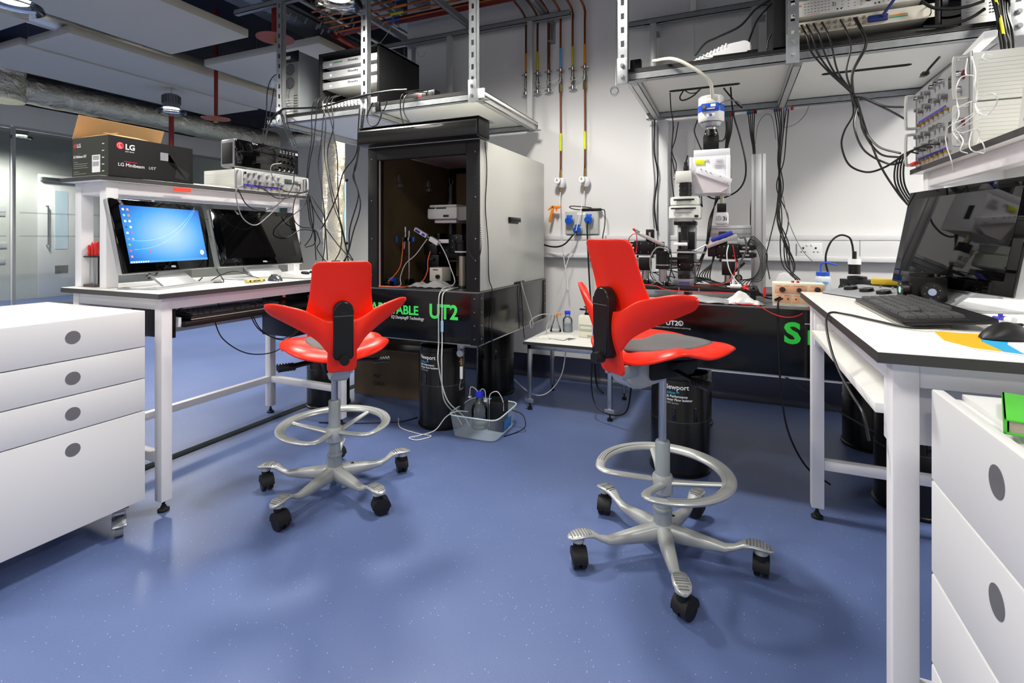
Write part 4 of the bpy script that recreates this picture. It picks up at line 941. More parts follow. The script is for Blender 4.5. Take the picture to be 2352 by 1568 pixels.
# link wires between valves
for k,(a,b_) in enumerate(((1,3),(4,5))):
    cable('earth_wire','thin white wire linking the gas valves, '+('left run' if k==0 else 'right run'),[(PXS[a],3.845,2.37),((PXS[a]+PXS[b_])/2,3.845,2.37+.004),(PXS[b_],3.845,2.395)],.003,CABW,cat='wire')
cable('air_tube','white tube hanging from the left gauge regulator down past the trunking',[(-1.255,3.855,1.50),(-1.25,3.83,1.4),(-1.235,3.81,1.15),(-1.19,3.82,.8),(-1.175,3.8,.72)],.0035,CABW,cat='tube')
cable('air_tube','white tube hanging from the right gauge regulator, crossing the power box',[(-1.056,3.855,1.50),(-1.07,3.80,1.35),(-1.12,3.78,1.12),(-1.2,3.78,.85),(-1.26,3.8,.68)],.0035,CABW,cat='tube')
t=thing('blow_gun','orange air blow gun hanging from the left gauge tube','blow gun',(-1.275,3.83,1.36),0)
b=MB(); b.box(-.045,-.012,-.12,-.025,.012,.02,.005,M=Matrix.Rotation(rad(12),4,'Y')).box(-.05,-.012,.0,.03,.012,.022,.005).box(-.01,-.008,-.02,.002,.008,.0,.002).cyl((-.045,0,.012),(-.075,0,-.01),.006,n=8); b.build('gun_body',ORG,t)
# power box
t=thing('power_outlet_box','grey wall box with three blue round power sockets','socket box',(-1.083,3.90,1.245))
MB().box(-.13,-.055,-.09,.135,0,.09,.005).build('enclosure_box',mat('box_grey','b9bcb6',.5),t)
for (x,z) in((-.085,.025),(-.02,-.05),(.07,.03)):
    s=MB().cyl((x,-.055,z),(x,-.085,z-.012),.034,.032,n=26).build('round_socket',mat('socket_grey','a9b3bd',.4),t)
    MB().cyl((x,-.085,z-.004),(x,-.108,z-.012),.030,n=26).box(x-.02,-.10,z+.012,x+.02,-.06,z+.036,.006).build('blue_cover',BLUEP,s)
MB().box(-.03,-.0565,.062,.035,-.055,.08).build('rating_label',WLET,t)
b=MB()
for x in(-.12,.125):
    for z in(-.08,.08): b.cyl((x,-.055,z),(x,-.058,z),.005,n=8)
b.build('cover_screws',GREYPL,t)
cable('power_lead','black power lead from the lower blue socket to the enclosure side',[(-1.103,3.79,1.18),(-1.12,3.76,1.15),(-1.2,3.75,1.07),(-1.32,3.78,1.06),(-1.5,3.8,1.12)],.0065,CABK)
cable('power_lead','thick black power lead dropping from the right blue socket',[(-1.013,3.79,1.25),(-1.01,3.76,1.2),(-1.0,3.75,1.0),(-.985,3.75,.72),(-.96,3.75,.4),(-.93,3.72,.05),(-.85,3.6,.01)],.0065,CABK)
t=thing('power_adapter','slim black adapter lying on top of the grey power box','adapter',(-1.0,3.86,1.335))
MB().box(-.075,-.02,0,.075,.02,.022,.005).build('body',BLACK,t)
cable('adapter_lead','black adapter lead looping off the top of the grey power box',[(-.925,3.86,1.345),(-.89,3.82,1.33),(-.885,3.8,1.22),(-.90,3.79,1.1),(-.885,3.79,.9),(-.87,3.79,.5),(-.86,3.78,.06)],.004,CABK)
cable('adapter_lead','black loop of lead left of the adapter on the power box',[(-1.075,3.86,1.345),(-1.13,3.84,1.35),(-1.17,3.83,1.365),(-1.15,3.82,1.375),(-1.08,3.84,1.37),(-1.0,3.85,1.36)],.004,CABK)
# right wall upright trunking
tag(MB().box(-.555,3.83,.17,-.50,3.9,1.96,.003).build('vertical_trunking',TR),'white upright trunking on the back wall left of the microscope, the narrower one','trunking')
tag(MB().box(-.49,3.80,.17,-.425,3.9,1.98,.003).build('vertical_trunking',TR),'white upright trunking on the back wall left of the microscope, the wider one','trunking')
# ================================================================ things inside the enclosure (left table top z = OZ1)
TZ=OZ1
def knob(mb,p,r,d,axis='y',s=-1,m=0,n=18):
    p=Vector(p); q={'y':Vector((0,s*d,0)),'x':Vector((s*d,0,0)),'z':Vector((0,0,s*d))}[axis]; mb.cyl(p,p+q,r,r*.92,n=n,m=m)
t=thing('microscope','upright microscope with a pale head and black body inside the enclosure','microscope',(-1.66,2.92,TZ))
MB().box(-.12,-.10,0,.12,.22,.03,.004).build('base',BLKA,t)
MB().box(-.03,.10,.03,.30,.22,.40,.004).build('stand_column',BLKA,t)
b=MB()
for k in range(5): b.cyl((.07+k*.04,.10,.25),(.07+k*.04,.10,.50),.018,n=18)
b.build('support_rods',STEEL,t)
h=MB().box(-.175,-.10,.42,.05,.14,.50,.014).box(-.165,-.09,.50,.04,.12,.515,.01).box(-.14,-.07,.395,.03,.10,.42,.01).build('head',mat('scope_pale','cfd2cf',.4,var=.01),t)
MB().box(-.165,-.1025,.488,-.115,-.1,.496).box(-.105,-.1025,.488,-.03,-.1,.496).box(-.05,-.1035,.434,-.01,-.1,.448,.001).build('filter_slots',BLACK,h)
MB().box(.04,-.08,.41,.30,.14,.50,.008).build('illuminator_arm',mat('scope_grey','8c8d88',.45),t)
b=MB(); b.cyl((-.06,.02,.515),(-.06,.02,.54),.035).cyl((-.06,.02,.54),(-.06,.02,.60),.026).cyl((-.06,.02,.60),(-.06,.02,.64),.03).cyl((-.06,.02,.64),(-.06,.02,.66),.02).cyl((-.075,.02,.66),(-.075,.02,.70),.007,n=8).cyl((-.05,.02,.66),(-.05,.02,.69),.007,n=8); b.build('camera_tube',BLACK,t)
b=MB().cyl((-.06,.02,.25),(-.06,.02,.395),.028).cyl((-.06,.02,.16),(-.06,.02,.25),.02,.026); b.build('objective',BLACK,t)
MB().box(-.13,-.06,.14,.05,.09,.155,.003).build('stage_plate',BLKA,t)
MB().box(-.095,-.085,.265,-.02,-.06,.29,.002).build('label_plate',WLET,t)
b=MB().box(-.16,-.07,.03,-.06,.08,.13,.005).box(-.11,-.09,.17,.10,.05,.25,.004).box(.0,-.12,.20,.10,.02,.32,.004).box(-.15,-.05,.2,-.11,.05,.33,.004); b.build('focus_block',BLKA,t)
b=MB()
for x,z in((-.14,.06),(-.10,.09),(-.07,.05),(-.08,.20),(-.03,.22),(.03,.28),(.06,.30),(.03,.24),(-.13,.30),(-.12,.11)): b.sph((x,-.121 if x>0 else -.092,z),.0045,n=8)
b.build('chrome_screws',CHROME,t)
t=thing('micromanipulator','black micromanipulator with a slanted white-labelled holder inside the enclosure','manipulator',(-1.80,2.78,TZ))
b=MB().box(-.03,-.02,0,.09,.10,.012,.003).cyl((.03,.04,.012),(.03,.04,.10),.022,n=20).box(-.02,0,.10,.08,.08,.19,.004).box(-.04,.01,.19,.06,.07,.26,.004).box(.0,-.02,.15,.05,.0,.17,.003); b.build('axis_blocks',BLKA,t)
MM=Matrix.Translation((.01,-.03,.31))@Matrix.Rotation(rad(28),4,'Y')
b=MB().box(-.10,-.012,-.012,.0,.012,.012,.002,M=MM).box(.03,-.014,-.015,.10,.014,.015,.002,M=MM); hs=b.build('headstage',WPL,t)
MB().cyl(MM@Vector((0,0,0)),MM@Vector((.03,0,0)),.008,n=12).build('clamp_collar',CHROME,t)
MB().box(-.09,-.0125,-.008,-.05,-.012,.006,M=MM).box(-.035,-.0125,-.008,-.008,-.012,.006,M=MM).build('holder_label',INDIGO,hs)
t=thing('control_box','small pale control box with one black dial inside the enclosure','control box',(-1.675,2.72,TZ),rad(-8))
MB().box(-.05,-.04,.03,.05,.05,.115,.003).build('housing',mat('ctrl_cream','d6d4ca',.45),t); MB().box(-.05,-.045,.001,.05,.05,.03,.004).build('stand_block',BLKM,t)
MB().cyl((.022,-.04,.06),(.022,-.055,.06),.013,n=24).build('dial',BLACK,t); MB().box(-.022,-.0412,.098,.018,-.04,.105).build('name_strip',mat('strip_dark','5b5b58',.5),t)
t=thing('dish_stand','black cup on a pale round post inside the enclosure, beside its right post','stand',(-1.48,2.66,TZ))
MB().cyl((0,0,0),(0,0,.19),.022,n=24).build('post',mat('post_pale','a9a79c',.35,metal=.6),t); MB().lathe([(.022,.19),(.035,.20),(.045,.205),(.045,.265),(.052,.268),(.052,.285),(0,.285)]).build('cup',BLKA,t); MB().lathe([(.0455,.212),(.0465,.213),(.0465,.219),(.0455,.22)]).build('ring_band',WPL,t)
MB().lathe([(0,0),(.06,0),(.055,.008),(.022,.014),(0,.014)]).build('foot',BLKA,t)
t=thing('clamp_stand','thin steel clamp stand with blue-ended clamp screws inside the enclosure','clamp stand',(-1.905,2.72,TZ))
MB().box(-.012,-.03,0,.02,.03,.035,.003).build('foot_block',BLKA,t); MB().cyl((0,0,.03),(0,0,.345),.0075,n=14).build('rod',STEEL,t)
b=MB().cyl((-.07,-.012,.29),(.03,-.012,.29),.005,n=10).box(-.045,-.02,.275,.01,.004,.305,.004).cyl((-.03,-.01,.23),(-.018,-.01,.36),.007,n=10).cyl((-.022,-.01,.34),(-.022,-.01,.37),.01,n=12); b.build('boss_head',CHROME,t)
MB().box(-.095,-.018,.27,-.08,-.006,.31,.003).box(.035,-.018,.275,.05,-.006,.305,.003).build('blue_wing_screw',BLUEP,t)
tag(MB().box(-2.0,2.62,TZ,-1.955,2.66,TZ+.05,.004).build('tip_rack',BLUEP,rot=(0,0,0)),'small blue ribbed rack on the enclosure floor left of the clamp stand','rack')
t=thing('valve_block','low black valve block with chrome screws beside the blue rack','valve block',(-1.97,2.56,TZ)); MB().box(-.05,-.02,0,.05,.02,.03,.003).build('body',BLKA,t)
b=MB(); [b.sph((x,-.02,.022),.004,n=8) for x in(-.035,-.01,.02,.04)]; b.build('screws',CHROME,t)
def cloth(name,label,c,w,d,h,m,seed=1,cat='cloth'):
    rnd=random.Random(seed); ph=[rnd.uniform(0,6) for _ in range(6)]
    def f(u,v):
        x=(u-.5)*w; y=(v-.5)*d; e=max(abs(u-.5),abs(v-.5))*2
        z=h*max(0,1-e**2.2)*(.7+.3*math.sin(9*u+ph[0]))*(.8+.2*math.cos(11*v+ph[1]))+.006*abs(math.sin(14*u+ph[2])*math.cos(12*v+ph[3]))
        return (x+.008*math.sin(9*v+ph[4]),y+.008*math.sin(8*u+ph[5]),z+.003)
    b=MB(); b.grid(f,26,26); o=b.build(name,m,loc=c); s=o.modifiers.new('t','SOLIDIFY'); s.thickness=.0015; tag(o,label,cat); return o
CL=mat('tissue_grey','b9bcbc',.8)
cloth('tissue_wipe','crumpled grey tissue on the enclosure floor under the control box',(-1.66,2.60,TZ),.26,.12,.045,CL,3,'tissue')
cable('tubing','orange tube curling over the enclosure floor from the clamp stand',[(-1.93,2.69,1.10),(-1.915,2.66,1.02),(-1.91,2.62,.93),(-1.96,2.56,.85),(-2.02,2.50,.832),(-1.9,2.485,.831),(-1.80,2.50,.832),(-1.80,2.56,.832)],.0035,CABO,cat='tube')
cable('tubing','orange tube rising beside the micromanipulator in the enclosure',[(-1.80,2.62,.832),(-1.76,2.66,.86),(-1.74,2.68,.92),(-1.75,2.70,.98),(-1.745,2.72,1.04)],.0035,CABO,cat='tube')
cable('headstage_lead','white lead from the slanted holder down to the enclosure floor',[(-1.78,2.74,1.12),(-1.84,2.70,1.02),(-1.89,2.66,.96),(-1.90,2.62,.88),(-1.86,2.56,.832),(-1.93,2.5,.832),(-2.03,2.47,.832),(-2.1,2.44,.815)],.0028,CABW)
cable('perfusion_tube','white tube from the holder across to the pale round post',[(-1.67,2.70,1.10),(-1.60,2.66,1.03),(-1.54,2.62,.95),(-1.50,2.60,.86),(-1.52,2.50,.833),(-1.50,2.448,.82)],.003,CABW,cat='tube')

# tubes running down the table front into the tub
t=thing('perfusion_tubes','pair of clear tubes hanging over the front of the left table down into the tub','tube',(0,0,0))
for k in(0,1):
    o=.022*k
    MB().tube(smooth_path([(-1.475,2.60,.833),(-1.49+o,2.50,.832),(-1.505+o,2.442,.81),(-1.508+o,2.436,.70),(-1.507+o,2.435,.54),(-1.50+o,2.42,.42),(-1.47-.02*k,2.46,.22),(-1.42-.05*k,2.56,.10),(-1.40-.05*k,2.6,.03)]),.0035,7).build('tube',mat('tube_clear','c9cfca',.3),t)
MB().cyl((-1.485,2.435,.60),(-1.485,2.435,.66),.008,n=12).build('drip_connector',mat('connector_blue','9cc4e8',.3),t)
# plastic tub, bottle, pump
t=thing('plastic_tub','translucent plastic tub standing on the floor in front of the isolators','tub',(-1.335,2.66,0),rad(2))
def tub(u,v,o=0):
    a=2*PI*u; 
    w=.135+.018*v-o; d=.155+.018*v-o; e=.28
    c,s_=math.cos(a),math.sin(a); return Vector((w*abs(c)**e*(1 if c>=0 else -1),d*abs(s_)**e*(1 if s_>=0 else -1),.003+.12*v))
TUBM=bpy.data.materials.new('milky_plastic'); TUBM.use_nodes=True; nt=TUBM.node_tree; N=nt.nodes
N.remove(N['Principled BSDF']); tr=N.new('ShaderNodeBsdfTransparent'); df=N.new('ShaderNodeBsdfPrincipled'); df.inputs['Base Color'].default_value=(.78,.86,.9,1); df.inputs['Roughness'].default_value=.25; tr.inputs[0].default_value=(.93,.96,.97,1)
mx=N.new('ShaderNodeMixShader'); mx.inputs[0].default_value=.22; nt.links.new(tr.outputs[0],mx.inputs[1]); nt.links.new(df.outputs[0],mx.inputs[2]); nt.links.new(mx.outputs[0],N['Material Output'].inputs[0])
b=MB(); b.grid(tub,64,6,closeu=True); b.prism([tuple(tub(i/64,0)[:2]) for i in range(64)],.001,.003); b.build('tub_body',TUBM,t)
MB().tube([tub(i/64,1)+Vector((0,0,0)) for i in range(64)],.004,6,closed=True).build('rim',mat('rim_milky','cfdde2',.3),t)
MB().box(.149,-.05,.03,.1515,.05,.085,.002).build('tub_label',mat('tub_blue','3f8fd8',.4),t)
t=thing('reagent_bottle','clear glass bottle with a blue screw cap standing in the plastic tub','bottle',(-1.37,2.67,.004))
MB().lathe([(0,.002),(.045,.002),(.048,.01),(.048,.105),(.042,.13),(.022,.155),(.019,.175),(.019,.18)],n=32).build('glass_body',GLASS,t)
MB().lathe([(0,.214),(.024,.214),(.026,.208),(.026,.182),(.022,.178),(0,.178)],n=32).build('screw_cap',BLUED,t)
MB().lathe([(0,.004),(.044,.004),(.045,.012),(.045,.02),(0,.02)],n=32).build('liquid',mat('liquid','c4cdbd',.1),t)
t=thing('bubbler_pump','small black pump with thin tubes standing in the plastic tub behind the bottle','pump',(-1.275,2.68,.004))
MB().box(-.032,-.03,0,.065,.05,.17,.004).build('pump_body',BLACK,t); MB().box(-.036,-.034,.155,-.028,-.02,.175,.001).cyl((-.02,-.033,.02),(-.02,-.033,.155),.0025,n=6).build('clamp_rod',STEEL,t)
for k,p in enumerate(([(-.15,-.03,.19),(-.145,-.03,.235),(-.12,-.03,.235),(-.10,-.02,.21)],[(-.09,-.02,.21),(-.07,-.03,.235),(-.05,-.03,.225),(-.045,-.03,.18)],[(-.02,-.033,.155),(-.015,-.03,.21),(.03,-.03,.23),(.06,-.02,.18),(.065,-.02,.12)])):
    MB().tube(smooth_path(p),.0025,6).build('thin_tube',CABW,t)
MB().cyl((-.045,-.03,.165),(-.045,-.03,.175),.012,n=16).cyl((-.15,-.03,.175),(-.15,-.03,.183),.010,n=16).build('syringe_filter',WPL,t)
cable('perfusion_tube','white tube looped on the floor beside the front isolator and into the tub',[(-1.90,2.60,.004),(-1.80,2.48,.004),(-1.65,2.44,.004),(-1.56,2.44,.004),(-1.60,2.36,.004),(-1.66,2.37,.004),(-1.62,2.43,.004),(-1.55,2.47,.03),(-1.50,2.50,.10),(-1.44,2.52,.135),(-1.40,2.58,.12)],.003,CABW,cat='tube')
cable('power_lead','black lead lying on the floor behind the left stool',[(-2.3,2.35,.004),(-2.1,2.42,.004),(-1.95,2.50,.004),(-1.85,2.56,.004),(-1.8,2.66,.004)],.0035,CABK)
cable('power_lead','black lead curving behind the tub onto the floor',[(-1.20,2.76,.10),(-1.13,2.76,.08),(-1.10,2.72,.03),(-1.14,2.68,.004),(-1.18,2.60,.004)],.003,CABK)
cable('power_lead','thin black lead with a ring hanging down the enclosure side panel',[(-1.26,2.52,1.66),(-1.258,2.54,1.5),(-1.262,2.53,1.3),(-1.256,2.55,1.1),(-1.26,2.57,.9),(-1.255,2.60,.83),(-1.253,2.60,.7),(-1.256,2.60,.55),(-1.30,2.75,.3),(-1.32,2.85,.15)],.0028,CABK)
t=thing('carton','large brown carton on the floor under the left table','carton',(-2.26,3.10,0),rad(3))
MB().box(-.27,-.17,0,.27,.22,.33,.003).build('box_body',CARDD,t); MB().box(-.272,-.172,.325,.272,.02,.332,.001).box(-.05,-.1725,.28,.01,-.17,.33,.0).build('flap_tape',mat('tape_brown','7f6d55',.4),t)
text('printing','PGT',.034,(-.10,-.1712,.13),rt,up,mat('ink_black','191511',.8),t); text('printing','C/NO:',.034,(-.10,-.1712,.075),rt,up,mat('ink_black','191511',.8),t)

# ================================================================ small table and what stands on it
t=thing('side_table','low steel-framed side table with white top between the optical tables','table',(-.955,3.33,0)); X0,X1,Y0,Y1=-.295,.30,-.27,.25
tp=MB().box(X0,Y0,.43,X1,Y1,.45,.001).build('table_top',LAMW,t); b=MB(); e=.001
b.box(X0-e,Y0-e,.43,X0,Y1+e,.449).box(X1,Y0-e,.43,X1+e,Y1+e,.449).box(X0,Y0-e,.43,X1,Y0,.449).box(X0,Y1,.43,X1,Y1+e,.449); b.build('edge_band',EDGE,tp)
b=MB(); L=.026; b.box(X0+.02,Y0+.02,.40,X1-.02,Y0+.02+L,.43,.002).box(X0+.02,Y1-.02-L,.40,X1-.02,Y1-.02,.43,.002).box(X0+.02,Y0+.02,.40,X0+.02+L,Y1-.02,.43,.002).box(X1-.02-L,Y0+.02,.40,X1-.02,Y1-.02,.43,.002); b.build('frame',STEEL,t)
for x in(X0+.02,X1-.02-L):
    for y in(Y0+.02,Y1-.02-L):
        l=MB().box(x,y,.045,x+L,y+L,.40,.002).build('leg',STEEL,t)
        c=(x+L/2,y+L/2); MB().cyl((*c,.01),(*c,.045),.005,n=10).cyl((*c,0),(*c,.014),.016,n=18).build('levelling_foot',RUB,l)
        if y<0: MB().box(x-.018,y-.005,.05,x+L+.018,y-.001,.075,.008).build('foot_bracket',ALU,l)
t=thing('conical_flask','clear conical flask with an orange-tipped tube on the side table','flask',(-1.165,3.47,.45))
MB().lathe([(0,.001),(.04,.002),(.042,.008),(.013,.09),(.012,.115),(.015,.118)],n=32).build('glass_body',GLASS,t); MB().cyl((.0,0,.10),(.02,0,.13),.004,n=8).box(.005,-.006,.12,.04,.006,.135,.002).build('orange_tag',ORG,t)
t=thing('reagent_bottle','clear glass bottle with a blue cap on the side table','bottle',(-1.085,3.50,.45))
MB().lathe([(0,.002),(.033,.002),(.035,.008),(.035,.085),(.03,.098),(.018,.11),(.017,.125)],n=32).build('glass_body',GLASS,t); MB().lathe([(0,.15),(.02,.15),(.021,.146),(.021,.126),(0,.124)],n=30).build('screw_cap',BLUED,t); MB().lathe([(0,.004),(.032,.004),(.033,.06),(0,.06)],n=30).build('liquid',mat('water_pale','b9ccd6',.1,alpha=.5),t)
t=thing('peristaltic_pump','cream peristaltic pump with a black pump head on the side table','pump',(-.885,3.40,.45),rad(-6))
b=MB(); b.prism([(-.075,0),(-.075,.125),(-.06,.15),(.085,.15),(.085,0)],-.065,.065,'x'); bmesh.ops.bevel(b.bm,geom=list(b.bm.edges),offset=.005,segments=2,affect='EDGES'); b.build('housing',CREAM,t)
fp=MB().box(-.058,-.0765,.045,.058,-.075,.09,.0).build('front_panel',mat('panel_beige','b9b79c',.5),t); MB().box(-.05,-.078,.06,.03,-.0765,.078).build('keypad',mat('keypad_pale','d9ded6',.4),fp); text('lettering','GILSON',.012,(.0,-.0762,.012),rt,up,mat('ink_grey','6a6a6a',.5),t)
hd=MB().box(-.035,-.04,.15,.06,.05,.165,.003).box(-.03,-.035,.165,.055,.045,.20,.004).box(-.04,-.035,.20,.065,.045,.207,.002).build('pump_head',BLKA,t); b=MB(); [b.box(-.02+k*.022,-.037,.167,-.012+k*.022,-.035,.198,.001) for k in range(4)]; b.build('cassette_clips',ALU,hd); MB().box(-.075,-.03,.178,-.035,-.018,.19,.003).build('lever',BLACK,hd)
t=thing('paper_wipes','loose pile of white paper sheets on the side table','paper',(-1.10,3.24,.45),0)
for k,(a,dx) in enumerate(((12,0),(-8,.03),(24,.06))): MB().box(-.10+dx,-.05,.001+k*.004,.07+dx,.06,.004+k*.004,.0,M=Matrix.Rotation(rad(a),4,'Z')).build('sheet',mat('paper_white','ecece6',.8),t)
tag(MB().cyl((-.99,3.20,.453),(-.955,3.26,.455),.002,n=6).cyl((-.985,3.20,.453),(-.965,3.255,.455),.0015,n=6).build('tweezers',STEEL),'pair of steel tweezers on the side table in front of the cream pump','tweezers')
cable('air_tube','pale grey tube looping from the enclosure slot onto the side table',[(-1.26,3.05,.84),(-1.25,3.06,.78),(-1.235,3.10,.68),(-1.215,3.14,.56),(-1.235,3.16,.52),(-1.24,3.17,.57),(-1.20,3.25,.60),(-1.16,3.35,.59),(-1.18,3.40,.55),(-1.20,3.38,.50),(-1.19,3.34,.46)],.0035,mat('tube_grey','aeb0ac',.4),cat='tube')
cable('power_lead','black lead from the enclosure slot down behind the side table',[(-1.26,3.02,.84),(-1.25,3.02,.78),(-1.248,3.04,.66),(-1.25,3.06,.54),(-1.24,3.055,.47)],.003,CABK)
cable('drain_tube','white tube sagging under the side table to the left isolators',[(-1.0,3.2,.40),(-1.03,3.18,.22),(-1.12,3.15,.10),(-1.25,3.2,.07),(-1.42,3.3,.12)],.0035,CABW,cat='tube')
cable('power_lead','black lead looping under the side table behind its right leg',[(-.80,3.10,.38),(-.80,3.08,.2),(-.76,3.04,.10),(-.66,3.0,.07),(-.56,2.95,.12),(-.52,2.9,.3)],.0045,CABK)
# ================================================================ things on the left bench
def screen_mat():
    m=bpy.data.materials.new('lit_desktop'); m.use_nodes=True; nt=m.node_tree; N=nt.nodes; L=nt.links; b=N['Principled BSDF']
    tc=N.new('ShaderNodeTexCoord'); mp=N.new('ShaderNodeMapping'); mp.inputs['Location'].default_value=(-.52,0,-.50); L.new(tc.outputs['Generated'],mp.inputs[0])
    g=N.new('ShaderNodeTexGradient'); g.gradient_type='SPHERICAL'; mp2=N.new('ShaderNodeMapping'); mp2.inputs['Scale'].default_value=(1.35,0,1.25); L.new(mp.outputs[0],mp2.inputs[0]); L.new(mp2.outputs[0],g.inputs[0])
    cr=N.new('ShaderNodeValToRGB'); e=cr.color_ramp.elements; e[0].position=.1; e[0].color=(*hexc('1c5fc8'),1); e[1].position=.85; e[1].color=(*hexc('a6d4f4'),1); q=e.new(.42); q.color=(*hexc('4aa6f0'),1)
    L.new(g.outputs[0],cr.inputs[0]); L.new(cr.outputs[0],b.inputs['Emission Color']); b.inputs['Emission Strength'].default_value=1.15; b.inputs['Base Color'].default_value=(.01,.01,.01,1); b.inputs['Roughness'].default_value=.15
    return m
LIT=screen_mat()
GLS=mat('screen_glass','020203',.035,var=.05,spec=.7)
def touch_monitor(label,o,yaw,tilt,W,Hh,lit=False,word='DELL'):
    w=Vector((math.sin(rad(yaw)),math.cos(rad(yaw)),0)); mid=Vector(o)+w*(W/2)
    t=thing('touch_monitor',label,'monitor',(mid.x,mid.y,.9),math.atan2(w.y,w.x),'wide touch monitors')
    M=Matrix.Translation((0,0,o[2]-.9))@Matrix.Rotation(-rad(tilt),4,'X')
    MB().box(-W/2,.004,0,W/2,.03,Hh,.009,M=M).build('back_shell',mat('monitor_silver','a5a7aa',.35,metal=.4),t)
    MB().box(-W/2+.001,-.001,.001,W/2-.001,.008,Hh-.001,.006,M=M,seg=3).build('front_glass',GLS,t)
    sx,sz0,sz1=W/2-.043,.044,Hh-.030
    sc=MB().box(-sx,-.0018,sz0,sx,-.0012,sz1,M=M).build('screen',LIT if lit else mat('screen_off','050506',.03,spec=.7),t)
    R3=M.to_3x3()
    text('lettering',word,.012,M@Vector((0,-.002,.016)),R3@Vector((1,0,0)),R3@Vector((0,0,1)),mat('logo_silver','b8bcc0',.4),t,bold=.0003,align='CENTER')
    s=MB().box(-.10,.0,.0,.10,.012,.13,.003,M=Matrix.Translation((0,-.045,.004))@Matrix.Rotation(-rad(54),4,'X')).build('stand_arm',mat('stand_silver','b4b6b8',.35,metal=.5),t)
    MB().box(-.20,-.085,0,.20,.10,.008,.003).box(-.20,-.093,.0,.20,-.080,.014,.005).build('stand_base',mat('stand_silver','b4b6b8',.35,metal=.5),t)
    if lit:
        ic=[('e8e8f0',0),('e8903a',1),('6fc0e8',10),('e06a2a',11),('d8eef8',20),('d8eef8',21),('2a3a6a',30),('e0d070',31),('cfe2f6',40),('a040a0',41),('6a7aa0',50),('8a8a9a',51),('5aa040',60),('c05040',70),('c88080',80)]
        for c,k in ic:
            x=-sx+.010+(k%10)*.022; z=sz1-.014-(k//10)*.026
            MB().box(x,-.0024,z-.009,x+.010,-.0018,z,M=M).build('desktop_icon',mat('icon_'+c,c,.5,emit=.7),sc)
        MB().box(-sx,-.0022,sz0,sx,-.0018,sz0+.010,M=M).build('taskbar',mat('taskbar','3a7cc0',.5,emit=.6),sc)
        for k in range(8): MB().box(-sx+.004+k*.012,-.0026,sz0+.002,-sx+.011+k*.012,-.0022,sz0+.008,M=M).build('taskbar_icon',mat('icon_pale','cfe2e0',.5,emit=.7),sc)
        c=M@Vector((sx-.030,-.0020,sz0+.038))
        MB().cyl(M@Vector((sx-.030,-.0018,sz0+.038)),M@Vector((sx-.030,-.0024,sz0+.038)),.012,n=30).build('round_logo',mat('logo_white','eef6ff',.5,emit=.85),sc)
        text('lettering','hp',.017,M@Vector((sx-.030,-.0028,sz0+.034)),R3@Vector((1,0,0)),R3@Vector((0,0,1)),mat('logo_blue','3f97e8',.5,emit=.6),sc,align='CENTER',shear=.2)
        MB().box(-sx+.11,-.0024,sz0+.045,-sx+.118,-.0018,sz0+.055,M=M).build('desktop_icon',mat('icon_red','c04a50',.5,emit=.6),sc)
        for k in(0,1): MB().tube([M@Vector((-sx+.03+q*(2*sx-.05),-.0021,sz0+.06+.04*k+.20*q**2.2-.03*k*q)) for q in [i/16 for i in range(17)]],.00035,4).build('wallpaper_line',mat('wall_line','86c2f0',.5,emit=.8),sc)
    return t
touch_monitor('lit touch monitor showing a blue desktop, left of two on the left bench',(-2.319,1.281,.971),-16.3,12.4,.54,.33,True)
touch_monitor('dark switched-off touch monitor, right of two on the left bench',(-2.440,1.808,.972),3.4,17.4,.53,.325)
touch_monitor('big dark touch monitor on the right bench',(.573,2.405,.955),167.1,10.5,.60,.35)

def keyboard(label,loc,rz,L,D,kh=.010):
    t=thing('keyboard',label,'keyboard',loc,rz,'black wired keyboards'); th=rad(5)
    M=Matrix.Translation((0,-D/2,.003))@Matrix.Rotation(th,4,'X')
    MB().box(-L/2,0,0,L/2,D,.014,.004,M=M).build('keyboard_body',mat('kb_black','17181a',.35),t)
    MB().box(-L/2,-.004,-.001,L/2,.004,.004,.001,M=M).build('front_strip',mat('kb_silver','a8a6a0',.35,metal=.5),t)
    base=MB().box(-.5,-.5,0,.5,.5,1,0); 
    bm=base.bm
    for v in bm.verts:
        if v.co.z>.5: v.co.x*=.84; v.co.y*=.82
    k0=base.build('key',KEYM,t,smooth=False); first=[k0]
    u=(L-.03)/22.2; rows=5; ry=(D-.04)/6.1
    R4=Matrix.Rotation(th,4,'X')
    def put(cx,cy,w,h):
        p=M@Vector((cx,cy,.0135))
        o=first.pop() if first else None
        if o is None: o=k0.copy(); SC.collection.objects.link(o); o.parent=t
        o.location=p; o.rotation_euler=(th,0,0); o.scale=(w*u*.93,h*ry*.92,.008)
    x0=-L/2+.015
    lay=[[1.25,1.25,1.25,6.25,1.25,1.25,1.25,1.25],[2.25]+[1]*10+[2.75],[1.75]+[1]*11+[2.25],[1.5]+[1]*12+[1.5],[1]*13+[2]]
    for r,row in enumerate(lay):
        x=0
        for w in row: put(x0+(x+w/2)*u,.014+(r+.5)*ry,w,1); x+=w
    x=0
    for w in [1,1,1,1,1,1,1,1,1,1,1,1,1]: put(x0+(x*1.15+.5)*u,.014+5.6*ry,w,.75); x+=1
    for (cx,r) in ((15.7,0),(16.7,0),(17.7,0),(16.7,1),(15.7,3),(16.7,3),(17.7,3),(15.7,4),(16.7,4),(17.7,4)): put(x0+cx*u,.014+(r+.5)*ry,1,1)
    for cx in(19.2,20.2,21.2):
        for r in range(5): put(x0+cx*u,.014+(r+.5)*ry,1,1)
    return t
keyboard('black keyboard on the pull-out tray under the left bench',(-2.225,1.70,.766),rad(90),.50,.165)
keyboard('black keyboard on the white top of the right bench',(.480,1.79,.901),rad(-90),.52,.185)
